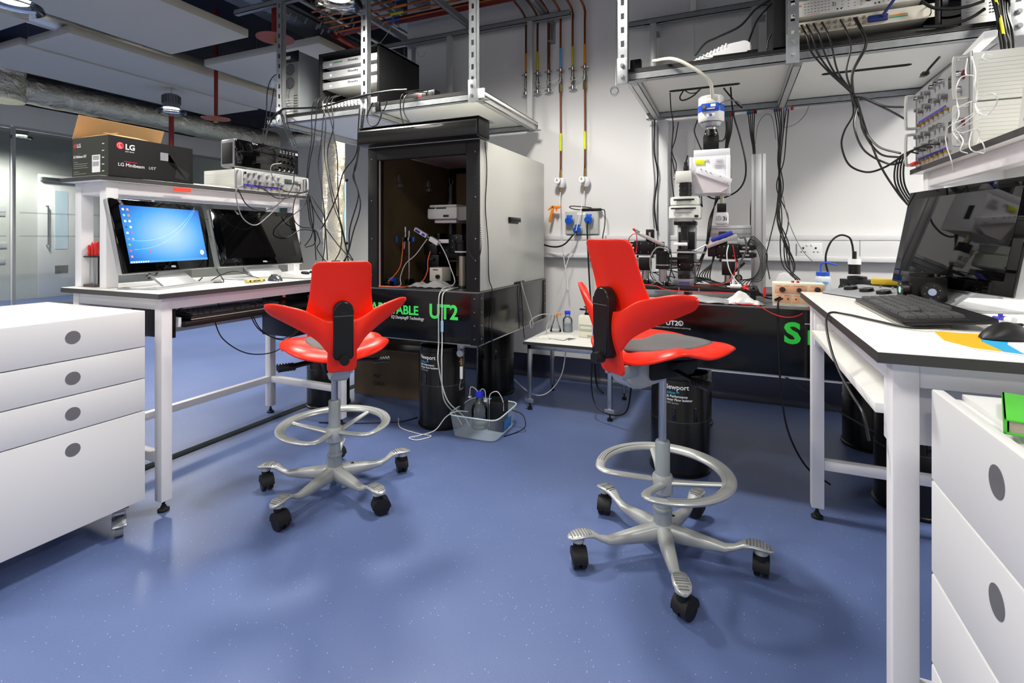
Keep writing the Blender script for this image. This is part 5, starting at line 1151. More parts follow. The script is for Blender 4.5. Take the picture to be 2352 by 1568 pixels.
def mouse(label,loc,rz,m,sc=1):
    t=thing('computer_mouse',label,'mouse',loc,rz,'computer mice')
    b=MB()
    def f(u,v):
        a=2*PI*u; y=-.055+.11*v; w=.031*max(0,math.sin(PI*min(1,max(0,v))))**.42; h=.034*math.sin(PI*(.08+.80*v))**.8*max(0,math.sin(PI*v))**.3
        x=w*math.cos(a); z=max(0,h*math.sin(a)) if math.sin(a)>0 else 0
        return Vector((x*sc,y*sc,(z+.001)*sc))
    b.grid(f,28,18,closeu=True); b.build('mouse_shell',m,t)
    MB().box(-.004,.02,.026,.004,.038,.0325,.002).build('scroll_wheel',RUB,t); return t
mouse('grey shiny mouse on the left bench in front of the dark monitor',(-2.19,1.93,.9),rad(75),mat('mouse_grey','55565a',.2,metal=.5))
MSE=mouse('black mouse on the coloured mat on the right bench',(.545,1.43,.904),rad(-62),mat('mouse_black','141416',.45),1.02)
# mouse mat
t=thing('mouse_mat','yellow, blue and white mouse mat under the black mouse on the right bench','mouse mat',(.54,1.36,.9))
poly=[(-.105,.125),(-.125,.0),(-.10,-.075),(-.03,-.11),(.12,-.11),(.12,.125)]
MB().prism(poly,.0005,.0022,'z').build('mat_white',mat('mat_white','eceff0',.6),t)
MB().prism([(-.105,.123),(-.123,.0),(-.099,-.07),(-.06,-.09),(-.055,.02),(-.02,.123)],.0022,.0027,'z').build('mat_yellow',mat('mat_yellow','f2b21c',.6),t)
MB().prism([(-.02,.123),(-.055,.02),(-.06,-.09),(-.035,-.105),(-.02,.0),(.03,.123)],.0022,.0027,'z').build('mat_blue',mat('mat_blue','2aa6dc',.6),t)
cable('mouse_lead','black lead sweeping over the front edge of the right bench',[(.47,1.50,.912),(.395,1.50,.906),(.345,1.60,.905),(.30,1.70,.905),(.262,1.72,.904),(.244,1.66,.88),(.240,1.56,.83),(.243,1.45,.79),(.25,1.35,.765),(.255,1.28,.75),(.262,1.26,.70)],.0032,CABK)

# small left bench things
t=thing('usb_isolator','khaki lozenge-shaped gadget with black print on the left bench','gadget',(-2.19,1.81,.9),rad(86))
MB().box(-.055,-.012,.0,.055,.012,.020,.009,seg=3).build('body',mat('khaki','b0a45a',.4),t); MB().cyl((-.035,-.0125,.01),(-.035,-.0105,.01),.005,n=14).cyl((.04,-.0125,.01),(.04,-.0105,.01),.004,n=14).build('screw_holes',BLACK,t); text('lettering','EXTW0',.011,(-.018,-.0124,.006),(1,0,0),(0,0,1),BLACK,t,bold=.0002)
def control_panel(label,loc,rz,m,kn,w=.27,d=.17,h=.035):
    t=thing('stage_controller',label,'control panel',loc,rz,'stage control panels')
    b=MB(); b.prism([(-d/2,.0),(-d/2,.010),(d/2-.02,h),(d/2,h),(d/2,0)],-w/2,w/2,'x'); b.build('wedge_body',m,t); MB().box(-w/2-.001,-d/2-.001,0,w/2+.001,d/2,.003).build('dark_base',RUB,t)
    for x in kn:
        M=Matrix.Translation((x,-.01,.010+(h-.010)*((d/2-.01)/(d-.02))+.001))@Matrix.Rotation(math.atan2(h-.01,d-.02),4,'X')
        k=MB().cyl(M@Vector((0,0,0)),M@Vector((0,0,.010)),.024,.022,n=28).build('rotary_wheel',BLACK,t); b=MB()
        for q in range(3): a=q*2*PI/3; b.cyl(M@Vector((.014*math.cos(a),.014*math.sin(a),.010)),M@Vector((.014*math.cos(a),.014*math.sin(a),.0112)),.006,n=12)
        b.build('finger_dimples',mat('dimple_grey','707174',.4),k)
    MB().cyl((0,.045,h),(0,.045,h+.008),.003,n=8).cyl((.05,.05,h),(.05,.05,h+.008),.003,n=8).build('toggle_switches',STEEL,t)
    return t
control_panel('pale wedge-shaped control panel with black wheels at the far end of the left bench',(-2.22,2.22,.9),rad(92),mat('panel_pale','d4d5d0',.4),(-.07,-.005,.06),.30,.17)
control_panel('grey wedge-shaped control panel with black wheels at the far end of the right bench',(.475,2.285,.9),rad(-62),mat('panel_grey2','9a9ea4',.4),(-.08,.0,.08),.27,.17)
def micro_cube(label,loc,rz,s,faces,top=True,extra=None):
    t=thing('manipulator_controller',label,'controller',loc,rz,'black cube controllers')
    MB().box(-s/2,-s/2,0,s/2,s/2,s,.002).build('cube_body',BLKA,t)
    MB().lathe([(0,0),(s*.36,0),(s*.36,s*.11),(s*.33,s*.13),(s*.2,s*.13),(s*.16,s*.15),(0,s*.15)],(-s*.08,0,s),n=36).build('top_wheel',BLACK,t)
    for f,c in faces:
        M=Matrix.Translation((0,0,s*.52))@(Matrix.Rotation(PI/2,4,'X') if f=='front' else Matrix.Rotation(-PI/2,4,'Z')@Matrix.Rotation(PI/2,4,'X'))@Matrix.Translation((0,0,s/2))
        k=MB().cyl(M@Vector((0,0,0)),M@Vector((0,0,s*.2)),s*.33,s*.31,n=36).build('side_dial',BLACK,t)
        MB().cyl(M@Vector((0,0,s*.2)),M@Vector((0,0,s*.21)),s*.12,n=26).build('dial_centre',mat('dial_'+c,c,.4),k)
        b=MB()
        for q in range(6): a=q*PI/3+.3; b.sph(M@Vector((s*.22*math.cos(a),s*.22*math.sin(a),s*.2)),s*.022,n=8)
        b.build('dial_screws',CHROME,k)
    return t
c2=micro_cube('black cube controller with two round dials beside the right keyboard',(.585,2.085,.9),rad(3),.094,[('front','b8c8ea'),('side','a8e0d0')])
c1=micro_cube('black cube controller with one green-centred dial behind the right bench end',(.535,2.76,.826),rad(25),.108,[('side','8fe0c8')])
MB().cyl((.02,-.054,.065),(.02,-.0555,.065),.014,n=26).build('round_emblem',BRASS,c1)
MB().cyl((.0,.03,.13),(.0,.03,.175),.024,n=26).build('camera_barrel',BLACK,c1); MB().cyl((.0,.03,.175),(.0,.03,.20),.026,n=26).build('white_collar',WPL,c1); MB().cyl((.0,.03,.20),(.0,.03,.235),.009,n=12).build('plug',BLACK,c1)
cabY('camera_lead','black lead arching from the cube controller back over the squeeze bottle',[(1960,580),(1957,560),(1950,545),(1930,540),(1910,553),(1898,580),(1897,605),(1903,630)],2.83,.0045,CABK)
c0=micro_cube('small black cube controller half hidden behind the left stool',(-2.25,2.445,.9),rad(10),.075,[('front','c8c8c8')])
t=thing('usb_camera_box','small black box behind the big monitor foot on the right','box',(.60,2.53,.826)); MB().box(-.06,-.04,0,.06,.04,.105,.003).build('body',BLACK,t)
t=thing('yellow_box','small yellow cardboard box lying behind the grey control panel at the right bench end','box',(.585,2.53,.9315),rad(-8)); MB().box(-.05,-.03,0,.05,.03,.022,.001).build('box_body',mat('box_yellow','d9b92e',.6),t)
# screwdriver rack
t=thing('screwdriver_rack','small stand holding screwdrivers between the near posts of the left shelf','tool rack',(-2.665,1.36,.9))
MB().box(-.075,-.022,0,.03,.022,.012,.003).build('rack_base',mat('rack_brown','4a3f42',.6),t); MB().box(-.075,-.022,.135,.03,.022,.141,.001).build('rack_top',BLACK,t); MB().cyl((-.068,0,.012),(-.068,0,.135),.003,n=8).cyl((.022,0,.012),(.022,0,.135),.003,n=8).build('rack_rod',BLACK,t)
for k,(x,h) in enumerate(((-.045,.05),(-.018,.062),(.006,.066))):
    s=thing('screwdriver','red-handled screwdriver in the small rack, '+['shortest, leftmost','middle one','rightmost, partly behind the post'][k],'screwdriver',(-2.665+x,1.36,.9),0,'red screwdrivers')
    MB().lathe([(0,.142),(.008,.142),(.009,.150),(.0075,.160),(.009,.17),(.0095,.142+h-.008),(.006,.142+h),(0,.142+h)],n=14).build('handle',mat('driver_red','c81c14',.2,coat=.4),s); MB().cyl((0,0,.014),(0,0,.142),.0028,n=8).build('shaft',STEEL,s)
# the black carton
t=thing('carton','open black projector carton with red and white print on the left raised shelf','carton',(-2.63,1.508,1.396),rad(2)); bw,bd,bh=.192,.13,.178
BKC=mat('carton_black','141416',.35,var=.3,scale=5); BKS=mat('carton_side','35382f',.4,var=.2,scale=8)
b=MB(); e=.003
b.box(bd-e,-bw,0,bd,bw,bh); b.box(-bd,-bw,0,-bd+e,bw,bh); b.box(-bd,bw-e,0,bd,bw,bh); b.box(-bd,-bw,0,bd,bw,e); b.build('carton_walls',BKC,t)
MB().box(-bd,-bw,0,bd-.002,-bw+e,bh).build('end_wall',BKS,t)
fl_=MB().box(-.0015,-bw,0,.0015,bw,.115,M=Matrix.Translation((-bd,0,bh))@Matrix.Rotation(rad(24),4,'Y')).build('lid_flap',CARD,t)
MB().box(-.0015,0,0,.0015,bw*.75,.09,M=Matrix.Translation((bd-.004,-bw+.03,bh))@Matrix.Rotation(-rad(76),4,'Y')).build('front_flap',CARD,t)
MB().box(-.10,-.0015,0,.08,.0015,.07,M=Matrix.Translation((0,-bw+.002,bh))@Matrix.Rotation(-rad(70),4,'X')).build('end_flap',CARD,t)
X_=bd+.0004
def ft(s,size,y,z,m,**k): return text('lettering',s,size,(X_,y,z),(0,1,0),(0,0,1),m,t,ext=.0002,**k)
ft('LG',.034,-.125,.125,WLET,bold=.0009); ft("Life's Good",.008,-.125,.113,WLET); ft('LG Minibeam',.021,-.155,.048,WLET,bold=0); ft('UST',.019,-.025,.048,mat('dim_lettering2','c0c0c0',.5),shear=.2)
LR=mat('logo_red','c8203a',.4)
MB().cyl((X_-.0005,-.146,.138),(X_+.0004,-.146,.138),.016,n=32).build('round_logo',LR,t); MB().box(X_,-.13,.068,X_+.0004,-.075,.0705).build('red_rule',LR,t)
MB().tube([(X_+.0006,-.146+.011*math.cos(a),.138+.011*math.sin(a)) for a in [rad(45+27*i) for i in range(11)]],.0008,4).box(X_,-.149,.132,X_+.001,-.1475,.144).box(X_,-.149,.132,X_+.001,-.142,.1333).build('logo_lines',WLET,t)
MB().prism([(.055,.125),(.075,.13),(.11,.075),(.10,.022),(.165,.012),(.172,.05),(.10,.09),(.062,.10)],X_-.0002,X_+.0003,'x').build('printed_projector',mat('print_dark','232326',.4),t)
MB().box(X_,.03,.098,X_+.0005,.068,.136).build('printed_screen',mat('print_grey','8c8d94',.4),t)
def et(s,size,x,z,m,**k): return text('lettering',s,size,(x,-bw-.0004,z),(1,0,0),(0,0,1),m,t,ext=.0002,**k)
et('LG',.024,-.095,.135,WLET,bold=.0005); et('LG Minibeam UST',.016,-.12,.088,WLET,bold=.0003,sx=.8)
MB().cyl((-.108,-bw-.0006,.143),(-.108,-bw,.143),.010,n=26).box(-.09,-bw-.0005,.106,-.06,-bw,.1075).build('end_logo',LR,t)
for k in range(6): MB().box(-.118,-bw-.0004,.068-k*.009-(.008 if k>3 else 0),-.118+[.03,.10,.095,.105,.04,.09][k],-bw,.070-k*.009-(.008 if k>3 else 0)).build('print_line',mat('print_pale','9a9c94',.5),t)
MB().box(.015,-bw-.0006,.018,.072,-bw,.095).build('shipping_label',WLET,t); b=MB(); [b.box(.02+k*.0045,-bw-.0009,.045,.022+k*.0045,-bw-.0006,.065) for k in range(10)]; [b.box(.022,-bw-.0009,.074+k*.006,.065,-bw-.0006,.077+k*.006) for k in range(3)]; b.build('barcode',mat('ink_grey2','55565a',.6),t)
for k in range(5): MB().box(.085,-bw-.0006,.02+k*.03,.10,-bw,.0235+k*.03).build('white_dash',WLET,t)
tag(MB().box(-2.52,1.72,1.396,-2.60,1.93,1.402,.001).build('paper_sheets',mat('paper_white','ecece6',.8)),'loose white papers on the left raised shelf beside the carton','paper')

# patch clamp amplifiers
AF=mat('amp_face','aaabad',.35,metal=.4,var=.01); AFW=mat('amp_case_white','dedfd8',.4,var=.01)
def amplifier(label,loc,rz,L,D,Hh,disp=True):
    """local x along the face (left to right seen from the front), -y is the front"""
    t=thing('amplifier',label,'amplifier',loc,rz,'patch clamp amplifiers')
    MB().box(-L/2+.008,0,0,L/2-.008,D,Hh-.004,.003).build('case',AFW,t)
    b=MB(); [b.box(-L/2+.0075,.015,.012+k*.012,L/2-.0075,D-.01,.0132+k*.012) for k in range(int((Hh-.02)/.012))]; b.build('case_grooves',mat('groove_shade','bfc0bb',.5),t)
    f=MB().box(-L/2,-.006,0,L/2,0,Hh,.001).build('face_plate',AF,t)
    for x in(-L/2+.015,L/2-.015):
        s=1 if x>0 else -1
        MB().tube(smooth_path([(x,-.004,Hh-.012),(x,-.03,Hh-.012),(x,-.04,Hh-.022),(x,-.04,.022),(x,-.03,.012),(x,-.004,.012)],3),.0055,8).build('carry_handle',mat('handle_pale','c9cac6',.3,metal=.4),f)
    MB().box(-L/2+.04,-.0075,.018,L*.12,-.006,.032).build('indigo_band',INDIGO,f)
    if disp: MB().box(L*.17,-.0085,Hh*.52,L*.28,-.006,Hh*.78,.001).build('lcd_display',mat('lcd','39463f',.2),f)
    MB().box(L*.40,-.009,Hh*.52,L*.42,-.006,Hh*.7).build('power_switch',mat('switch_dark_red','6a1216',.3),f)
    rnd=random.Random(3)
    for (x,z,r,kind) in ((-.40,.80,.009,1),(-.33,.78,.008,0),(-.26,.82,.008,0),(-.19,.76,.009,0),(-.08,.80,.009,1),(.0,.80,.009,1),(.08,.78,.009,1),(.33,.72,.009,1),(.37,.66,.011,1),(-.40,.50,.008,0),(-.33,.42,.008,0),(-.24,.48,.010,0),(-.18,.42,.009,0),(-.08,.48,.010,1),(.0,.42,.009,0),(.08,.45,.010,0),(.13,.40,.010,0),(.36,.35,.011,1)):
        MB().cyl((x*L,-.006,z*Hh),(x*L,-.024,z*Hh),r,r*.85,n=18).build('control_knob',CHROME if kind else mat('knob_grey','77787a',.5),f)
    for k in range(7):
        MB().cyl((-L/2+.06+k*.045,-.006,.015),(-L/2+.06+k*.045,-.018,.015),.006,n=14).build('bnc_socket',BRASS,f)
    return t
AL=amplifier('grey-faced amplifier with an indigo band, under the oscilloscope on the left shelf',(-2.515,2.195,1.396),rad(90),.50,.26,.115)
AR1=amplifier('lower of two stacked amplifiers on the right raised shelf',(.668,2.205,1.396),rad(-90),.50,.29,.142)
AR2=amplifier('upper of two stacked amplifiers on the right raised shelf',(.668,2.205,1.5385),rad(-90),.50,.29,.150)
# oscilloscopes
t=thing('oscilloscope','black oscilloscope standing on the amplifier on the left raised shelf','oscilloscope',(-2.555,2.20,1.512),rad(90)); W=.225
b=MB(); b.box(-W,0,.012,W,.115,.172,.012); b.build('case',mat('scope_case','8d8e92',.35),t)
MB().box(-W+.004,-.012,.016,W-.004,.002,.168,.004).build('front_face',GLOSSB,t); MB().box(-W+.03,-.013,.05,.045,-.012,.150,.001).build('screen',mat('screen_off','050506',.03,spec=.7),t)
MB().box(-W-.001,.012,.03,-W+.002,.10,.15,.002).build('side_vent',BLKM,t)
for x in(-.17,.17): MB().box(x-.03,.01,0,x+.03,.05,.012,.002).build('foot',RUB,t)
text('lettering','LeCroy',.012,(-.12,-.0135,.155),rt,up,mat('logo_silver','b8bcc0',.4),t)
for i in range(4):
    for j in range(3): MB().cyl((.085+i*.03,-.012,.045+j*.036),(.085+i*.03,-.024,.045+j*.036),.0085,.0075,n=18).build('control_knob',mat('knob_dark','202022',.25,metal=.4),t)
b=MB(); [b.box(.075+i*.024,-.0132,.135+j*.01,.087+i*.024,-.012,.138+j*.01) for i in range(5) for j in range(2)]; b.box(.195,-.0132,.135,.215,-.012,.15); b.build('button_marks',mat('mark_pale','9a9ca4',.4),t)
b=MB(); [b.cyl((.06+k*.035,-.012,.026),(.06+k*.035,-.03,.026),.006,n=12) for k in range(4)]; b.build('bnc_sockets',CHROME,t)
t=thing('oscilloscope','pale oscilloscope with a grey screen at the right edge, on the right raised shelf','oscilloscope',(.705,1.60,1.397),rad(-90),None); W=.20
MB().box(-W,0,.0,W,.12,.165,.006,M=Matrix.Rotation(-rad(6),4,'X')).build('case',mat('scope_white','c9cac8',.4),t)
Ms=Matrix.Rotation(-rad(6),4,'X')
MB().box(-W+.035,-.002,.035,-.005,.001,.145,.001,M=Ms).build('screen',mat('lcd_grey','5f6664',.15),t)
for i in range(3):
    for j in range(3): MB().cyl(Ms@Vector((.06+i*.045,0,.045+j*.04)),Ms@Vector((.06+i*.045,-.014,.045+j*.04)),.011,.010,n=18).build('control_knob',WPL,t)
b=MB(); [b.box(.008,-.003,.04+k*.02,.020,0,.048+k*.02,M=Ms) for k in range(6)]; b.build('soft_keys',GREYPL,t)
MB().box(-W+.01,-.002,.012,W*.1,0,.018,M=Ms).box(-W+.03,-.002,.151,-.02,0,.157,M=Ms).build('blue_print',mat('print_blue','6a86c8',.5),t)
MB().cyl(Ms@Vector((.03,0,.15)),Ms@Vector((.03,-.006,.15)),.008,n=14).build('red_button',mat('btn_red','e04a3a',.4),t)
b=MB(); [b.cyl(Ms@Vector((x,0,.018)),Ms@Vector((x,-.02,.018)),.008,n=14) for x in(-.10,.06,.12)]; b.build('bnc_sockets',BRASS,t)
# green book
t=thing('notebook','bright green hardback notebook lying on the right drawer unit','book',(.355,.94,.841),rad(-20))
MB().box(0,0,.001,.16,.172,.004,.001).box(0,0,.020,.16,.172,.023,.001).box(0,0,.001,.004,.172,.023,.001).build('cover',mat('book_green','4fb83a',.45,var=.06,scale=20),t); MB().box(.006,.004,.004,.156,.168,.020).build('page_block',mat('pages','b9ab9e',.8,var=.15,scale=90,stretch=(1,1,20)),t)
MB().prism([(.05,.09),(.14,.06),(.07,.075)],.023,.0234,'z').build('printed_star',WLET,t)
# syringe and tap on the right bench
t=thing('stopcock','purple three-way tap lying on the right bench','stopcock',(.655,1.75,.9),rad(-70)); MB().cyl((-.02,0,.008),(.02,0,.008),.0045,n=10).cyl((0,0,.004),(0,0,.02),.005,n=10).cyl((0,0,.012),(0,.016,.012),.003,n=8).build('tap_body',mat('tap_purple','4a44c0',.35),t)
MB().cyl((.018,0,.009),(.04,0,.009),.008,n=14).build('clear_sleeve',WPL,t)
# leads to the monitors
cabX('monitor_lead','black lead curling on the left bench below the lit monitor',[(335,634),(345,627),(362,626),(352,632),(340,640)],-2.40,.003,CABK)
cable('monitor_lead','black leads trailing behind the dark left monitor',[(-2.46,1.80,.96),(-2.38,1.78,.905),(-2.33,1.72,.904),(-2.42,1.68,.904),(-2.5,1.75,.92)],.003,CABK)
cable('mouse_lead','thin black mouse lead arching over the left bench',[(-2.20,1.88,.905),(-2.25,1.84,.93),(-2.30,1.79,.955),(-2.34,1.74,.94),(-2.36,1.68,.906),(-2.34,1.62,.903)],.0025,CABK)
for k,pts in enumerate(([(-2.25,1.63,.745),(-2.22,1.66,.64),(-2.20,1.78,.55),(-2.20,1.95,.53),(-2.22,2.07,.60),(-2.24,2.12,.75)],[(-2.22,1.80,.745),(-2.20,1.84,.66),(-2.18,1.93,.60),(-2.18,2.02,.60),(-2.2,2.12,.66),(-2.22,2.15,.75)],[(-2.23,1.82,.745),(-2.21,1.86,.655),(-2.19,1.95,.59),(-2.19,2.04,.59),(-2.21,2.14,.65),(-2.23,2.17,.75)],[(-2.28,1.45,.79),(-2.26,1.55,.83),(-2.27,1.62,.85),(-2.30,1.68,.82),(-2.33,1.72,.79)])):
    cable('keyboard_lead',['long black lead hanging low under the left keyboard tray','inner black lead looping under the left keyboard tray','outer black lead looping under the left keyboard tray','black lead arching behind the left keyboard'][k],pts,.0028,CABK)
t=thing('computer_holder','black under-bench computer clamp with a small red light at the left bench end','holder',(-2.45,2.27,.55)); MB().box(-.12,-.10,.0,.12,.11,.27,.004).build('holder_body',BLACK,t); MB().box(.05,-.102,.23,.07,-.10,.255).build('red_light',mat('led_red','e06a5a',.4,emit=.4),t)
# ================================================================ things on the right optical table
RZ=.826
t=thing('microscope_platform','long black raised platform carrying the manipulators on the right table','platform',(-.15,2.66,RZ))
MB().box(-.36,-.11,.045,.265,.14,.060,.002).build('top_plate',mat('plate_dark','1c1c1f',.4,metal=.4),t)
for x in(-.34,-.05,.24): MB().box(x-.012,-.09,0,x+.012,.12,.045,.002).build('riser',BLKA,t)
MB().box(-.085,-.1105,.046,-.081,-.1095,.06).box(.005,-.1105,.046,.009,-.1095,.06).build('plate_gap',mat('gap_light','8a8a8e',.5),t)
MZ=RZ+.06
t=thing('upright_microscope','tall upright microscope with a pale two-tier head behind the right stool','microscope',(-.223,2.78,MZ))
MB().box(-.048,-.13,0,.050,.10,.030,.003).build('base',mat('scope_base','8b8890',.35,metal=.4),t)
MB().box(-.02,-.1305,.008,.03,-.130,.02).build('base_label',mat('label_purple','5a50a0',.4),t)
MB().cyl((0,-.06,.03),(0,-.06,.052),.030,n=26).build('condenser_lens',BLACK,t)
MB().box(-.042,.04,.03,.050,.12,.325,.003).build('rear_column',STEEL,t)
MB().box(-.036,-.05,.085,.046,.04,.158,.003).box(-.03,-.06,.07,.042,-.03,.11,.002).build('focus_carriage',BLKA,t)
b=MB(); [b.sph((x,-.0605,z),.0028,n=8) for x in(-.022,.034) for z in(.078,.1)]; b.build('chrome_screws',CHROME,t)
MB().cyl((.046,-.03,.105),(.075,-.03,.105),.010,n=16).build('focus_knob',CHROME,t); MB().cyl((-.036,-.03,.105),(-.065,-.03,.105),.012,n=16).build('focus_knob',CHROME,t)
MB().box(-.10,-.07,.160,.10,.06,.166,.001).cyl((-.0,-.03,.166),(0,-.03,.171),.04,n=30).build('specimen_stage',ALU,t)
MB().box(-.036,-.055,.171,.036,.03,.180,.002).box(-.034,-.0,.178,.046,.045,.27,.003).build('nosepiece_block',BLKA,t)
MB().box(-.050,-.075,.198,.016,-.06,.214,.002).build('label_plate',WLET,t)
MB().cyl((0,-.03,.178),(0,-.03,.225),.014,.020,n=24).build('objective',mat('objective_metal','55565c',.25,metal=.7),t)
MB().cyl((0,-.03,.225),(0,-.03,.325),.019,n=26).cyl((0,-.03,.295),(0,-.03,.322),.026,n=26).build('optical_tube',BLACK,t)
MB().box(-.052,-.05,.305,.056,.08,.325,.003).build('head_mount',BLKA,t)
PC=mat('head_pale','d3d8d2',.38,var=.01)
def tier(z0,z1,w,yf,name):
    b=MB(); pts=[(-w,.10),(-w,yf+.03),(-w*.55,yf+.004),(0,yf-.004),(w*.55,yf+.004),(w,yf+.03),(w,.10)]; b.prism(pts,z0,z1,'z'); bmesh.ops.bevel(b.bm,geom=list(b.bm.edges),offset=.004,segments=2,affect='EDGES'); return b.build(name,PC,t)
h1=tier(.336,.402,.076,-.085,'filter_turret'); h2=tier(.406,.449,.070,-.075,'tube_head')
MB().cyl((0,-.03,.322),(0,-.03,.337),.044,.056,n=30).build('turret_collar',PC,t)
MB().box(-.05,-.0845,.428,.05,-.073,.436,.001).build('filter_slider',BLACK,h2); MB().box(-.062,-.0925,.384,.058,-.081,.391,.001).box(.045,-.075,.343,.068,-.060,.354,.001).build('turret_slot',BLACK,h1); MB().box(-.05,-.0905,.366,.04,-.0865,.3675).box(-.003,-.0925,.384,.003,-.0915,.391).build('turret_scale',mat('ink_grey','6a6a6a',.5),h1)
b=MB().cyl((.002,-.01,.449),(.002,-.01,.524),.030,n=30)
for z in(.463,.482,.505): b.cyl((.002,-.01,z),(.002,-.01,z+.006),.032,n=30)
b.build('camera_adapter',BLACK,t)
cm=MB().box(-.044,-.05,.524,.032,.03,.582,.004).build('digital_camera',mat('cam_cream','d6d8d2',.4),t)
MB().box(-.008,-.015,.582,.018,.01,.612,.002).cyl((.004,-.003,.612),(.004,-.003,.632),.010,n=14).build('camera_plug',BLACK,cm); MB().cyl((.004,-.003,.632),(.012,-.003,.667),.0045,n=10).build('plug_lead',CABK,cm)
MB().box(-.057,-.02,.543,-.044,-.0,.556,.001).build('side_screw',STEEL,cm)
# scan head with the big camera above
t=thing('scan_head','white box-shaped scan head with a slanted block and yellow warning label, on the right','scan head',(-.105,2.86,1.35))
WB=mat('scan_white','dcdde3',.38,var=.01)
MB().box(-.098,-.06,.002,.098,.10,.195,.004).build('main_box',WB,t); MB().box(-.078,-.055,.195,.097,.10,.232,.003).box(.078,-.062,.0,.099,.1,.196,.003).box(-.099,-.062,.0,-.086,.1,.196,.002).build('cover_plates',WB,t)
M=Matrix.Translation((.018,-.06,.085))@Matrix.Rotation(rad(24),4,'Y')
MB().box(-.088,-.035,-.012,.088,.0,.022,.002,M=M).build('slanted_block',WB,t)
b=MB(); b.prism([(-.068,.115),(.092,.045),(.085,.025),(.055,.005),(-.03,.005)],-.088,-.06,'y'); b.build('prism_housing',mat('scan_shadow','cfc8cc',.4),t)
b=MB()
for x in(-.07,-.045,-.02,.03,.06,.075): b.cyl(M@Vector((x,-.035,.015 if x<.05 else -.004)),M@Vector((x,-.038,.015 if x<.05 else -.004)),.003,n=8)
b.build('cover_screws',STEEL,t)
MB().box(-.068,-.0645,.155,-.025,-.0625,.178,.001).box(-.069,-.0635,.154,-.024,-.0625,.179).build('warning_label',YEL,t)
text('lettering','CE',.014,(-.02,-.0628,.168),rt,up,BLACK,t); b=MB(); [b.box(.024,-.0632,.135+k*.006,.07,-.0625,.138+k*.006) for k in range(4)]; [b.box(.03,-.0632,.163+k*.006,.065,-.0625,.1655+k*.006) for k in range(3)]; b.build('label_print',mat('print_mid','a9aab0',.5),t)
MB().box(.0992,-.03,.06,.1005,.0,.13).build('side_slot',BLACK,t)
t=thing('big_camera','white and blue cylindrical camera on a black tube above the scan head','camera',(-.10,2.86,1.582))
b=MB().box(-.038,-.035,0,.038,.04,.075,.004).cyl((0,0,.075),(0,0,.11),.038,.030,n=30); b.build('coupling_tube',BLKA,t)
b=MB()
for x in(-.025,.025): b.sph((x,-.033,.085),.005,n=8)
b.build('bright_screws',CHROME,t)
MB().lathe([(0,.11),(.028,.11),(.028,.122),(.045,.126),(.047,.134),(.050,.138),(.050,.142),(.052,.146),(0,.146)],n=36).build('lens_ring',ALU,t)
MB().lathe([(0,.146),(.058,.150),(.064,.158),(.065,.198),(.0,.198)],n=40).build('lower_housing',mat('cam_white','dfe0de',.35),t)
MB().lathe([(.0,.198),(.0655,.198),(.0655,.234),(0,.234)],n=40).build('blue_band',mat('cam_blue','1f4fbc',.3),t); MB().lathe([(0,.234),(.064,.234),(.064,.276),(.058,.282),(0,.284)],n=40).build('upper_housing',mat('cam_clear','cfd2d2',.25),t)
MB().box(-.046,-.072,.196,.04,-.045,.236,.004).build('blue_connector_block',mat('cam_blue','1f4fbc',.3),t); MB().box(.0,-.0735,.216,.024,-.0715,.230).box(-.02,-.0735,.205,.02,-.0715,.209).build('white_print',WLET,t); MB().cyl((-.032,-.072,.216),(-.032,-.080,.216),.009,n=20).build('gold_port',BRASS,t)
MB().box(-.02,-.0655,.165,.02,-.063,.185,.002).build('badge',mat('cam_white','dfe0de',.35),t); MB().cyl((0,-.0655,.175),(0,-.067,.175),.007,n=20).build('badge_mark',BLUEP,t)
MB().box(-.025,-.066,.234,.035,-.04,.262,.003).build('plug_shell',CREAM,t)
cable('camera_lead','thick cream lead arching from the right shelf to the big camera',[onY(1500,140,2.86),onY(1545,135,2.74),onY(1590,155,2.72),onY(1628,185,2.74),onY(1636,215,2.78),(-.095,2.815,1.835)],.009,CREAM)
tag(MB().cyl((-.046,2.84,1.302),(-.046,2.84,1.352),.009,n=14).build('support_rod',mat('rod_pale','b5ac98',.3,metal=.7)),'pale rod between the scan head and the small round-cornered box','rod')
t=thing('detector_box','small white round-cornered box with a cube logo hanging below the scan head','detector',(-.048,2.84,1.192),0)
MB().box(-.033,-.02,0,.033,.02,.066,.012,seg=3).build('box_body',WPL,t); MB().box(-.022,-.018,.066,.022,.018,.11,.002).build('black_mount',BLKA,t); MB().box(-.025,-.015,-.008,.025,.015,.0,.001).build('steel_foot',STEEL,t)
text('lettering','3i',.030,(.004,-.0206,.022),rt,up,mat('ink_dark','3a3a3e',.5),t,bold=.0004)
b=MB(); hx=[Vector((-.014+.013*math.cos(rad(30+60*k)),-.0209,.033+.013*math.sin(rad(30+60*k)))) for k in range(6)]; b.tube(hx,.0007,4,closed=True)
for k in(1,3,5): b.tube([Vector((-.014,-.0209,.033)),hx[k]],.0007,4)
b.build('cube_logo',mat('ink_dark','3a3a3e',.5),t)
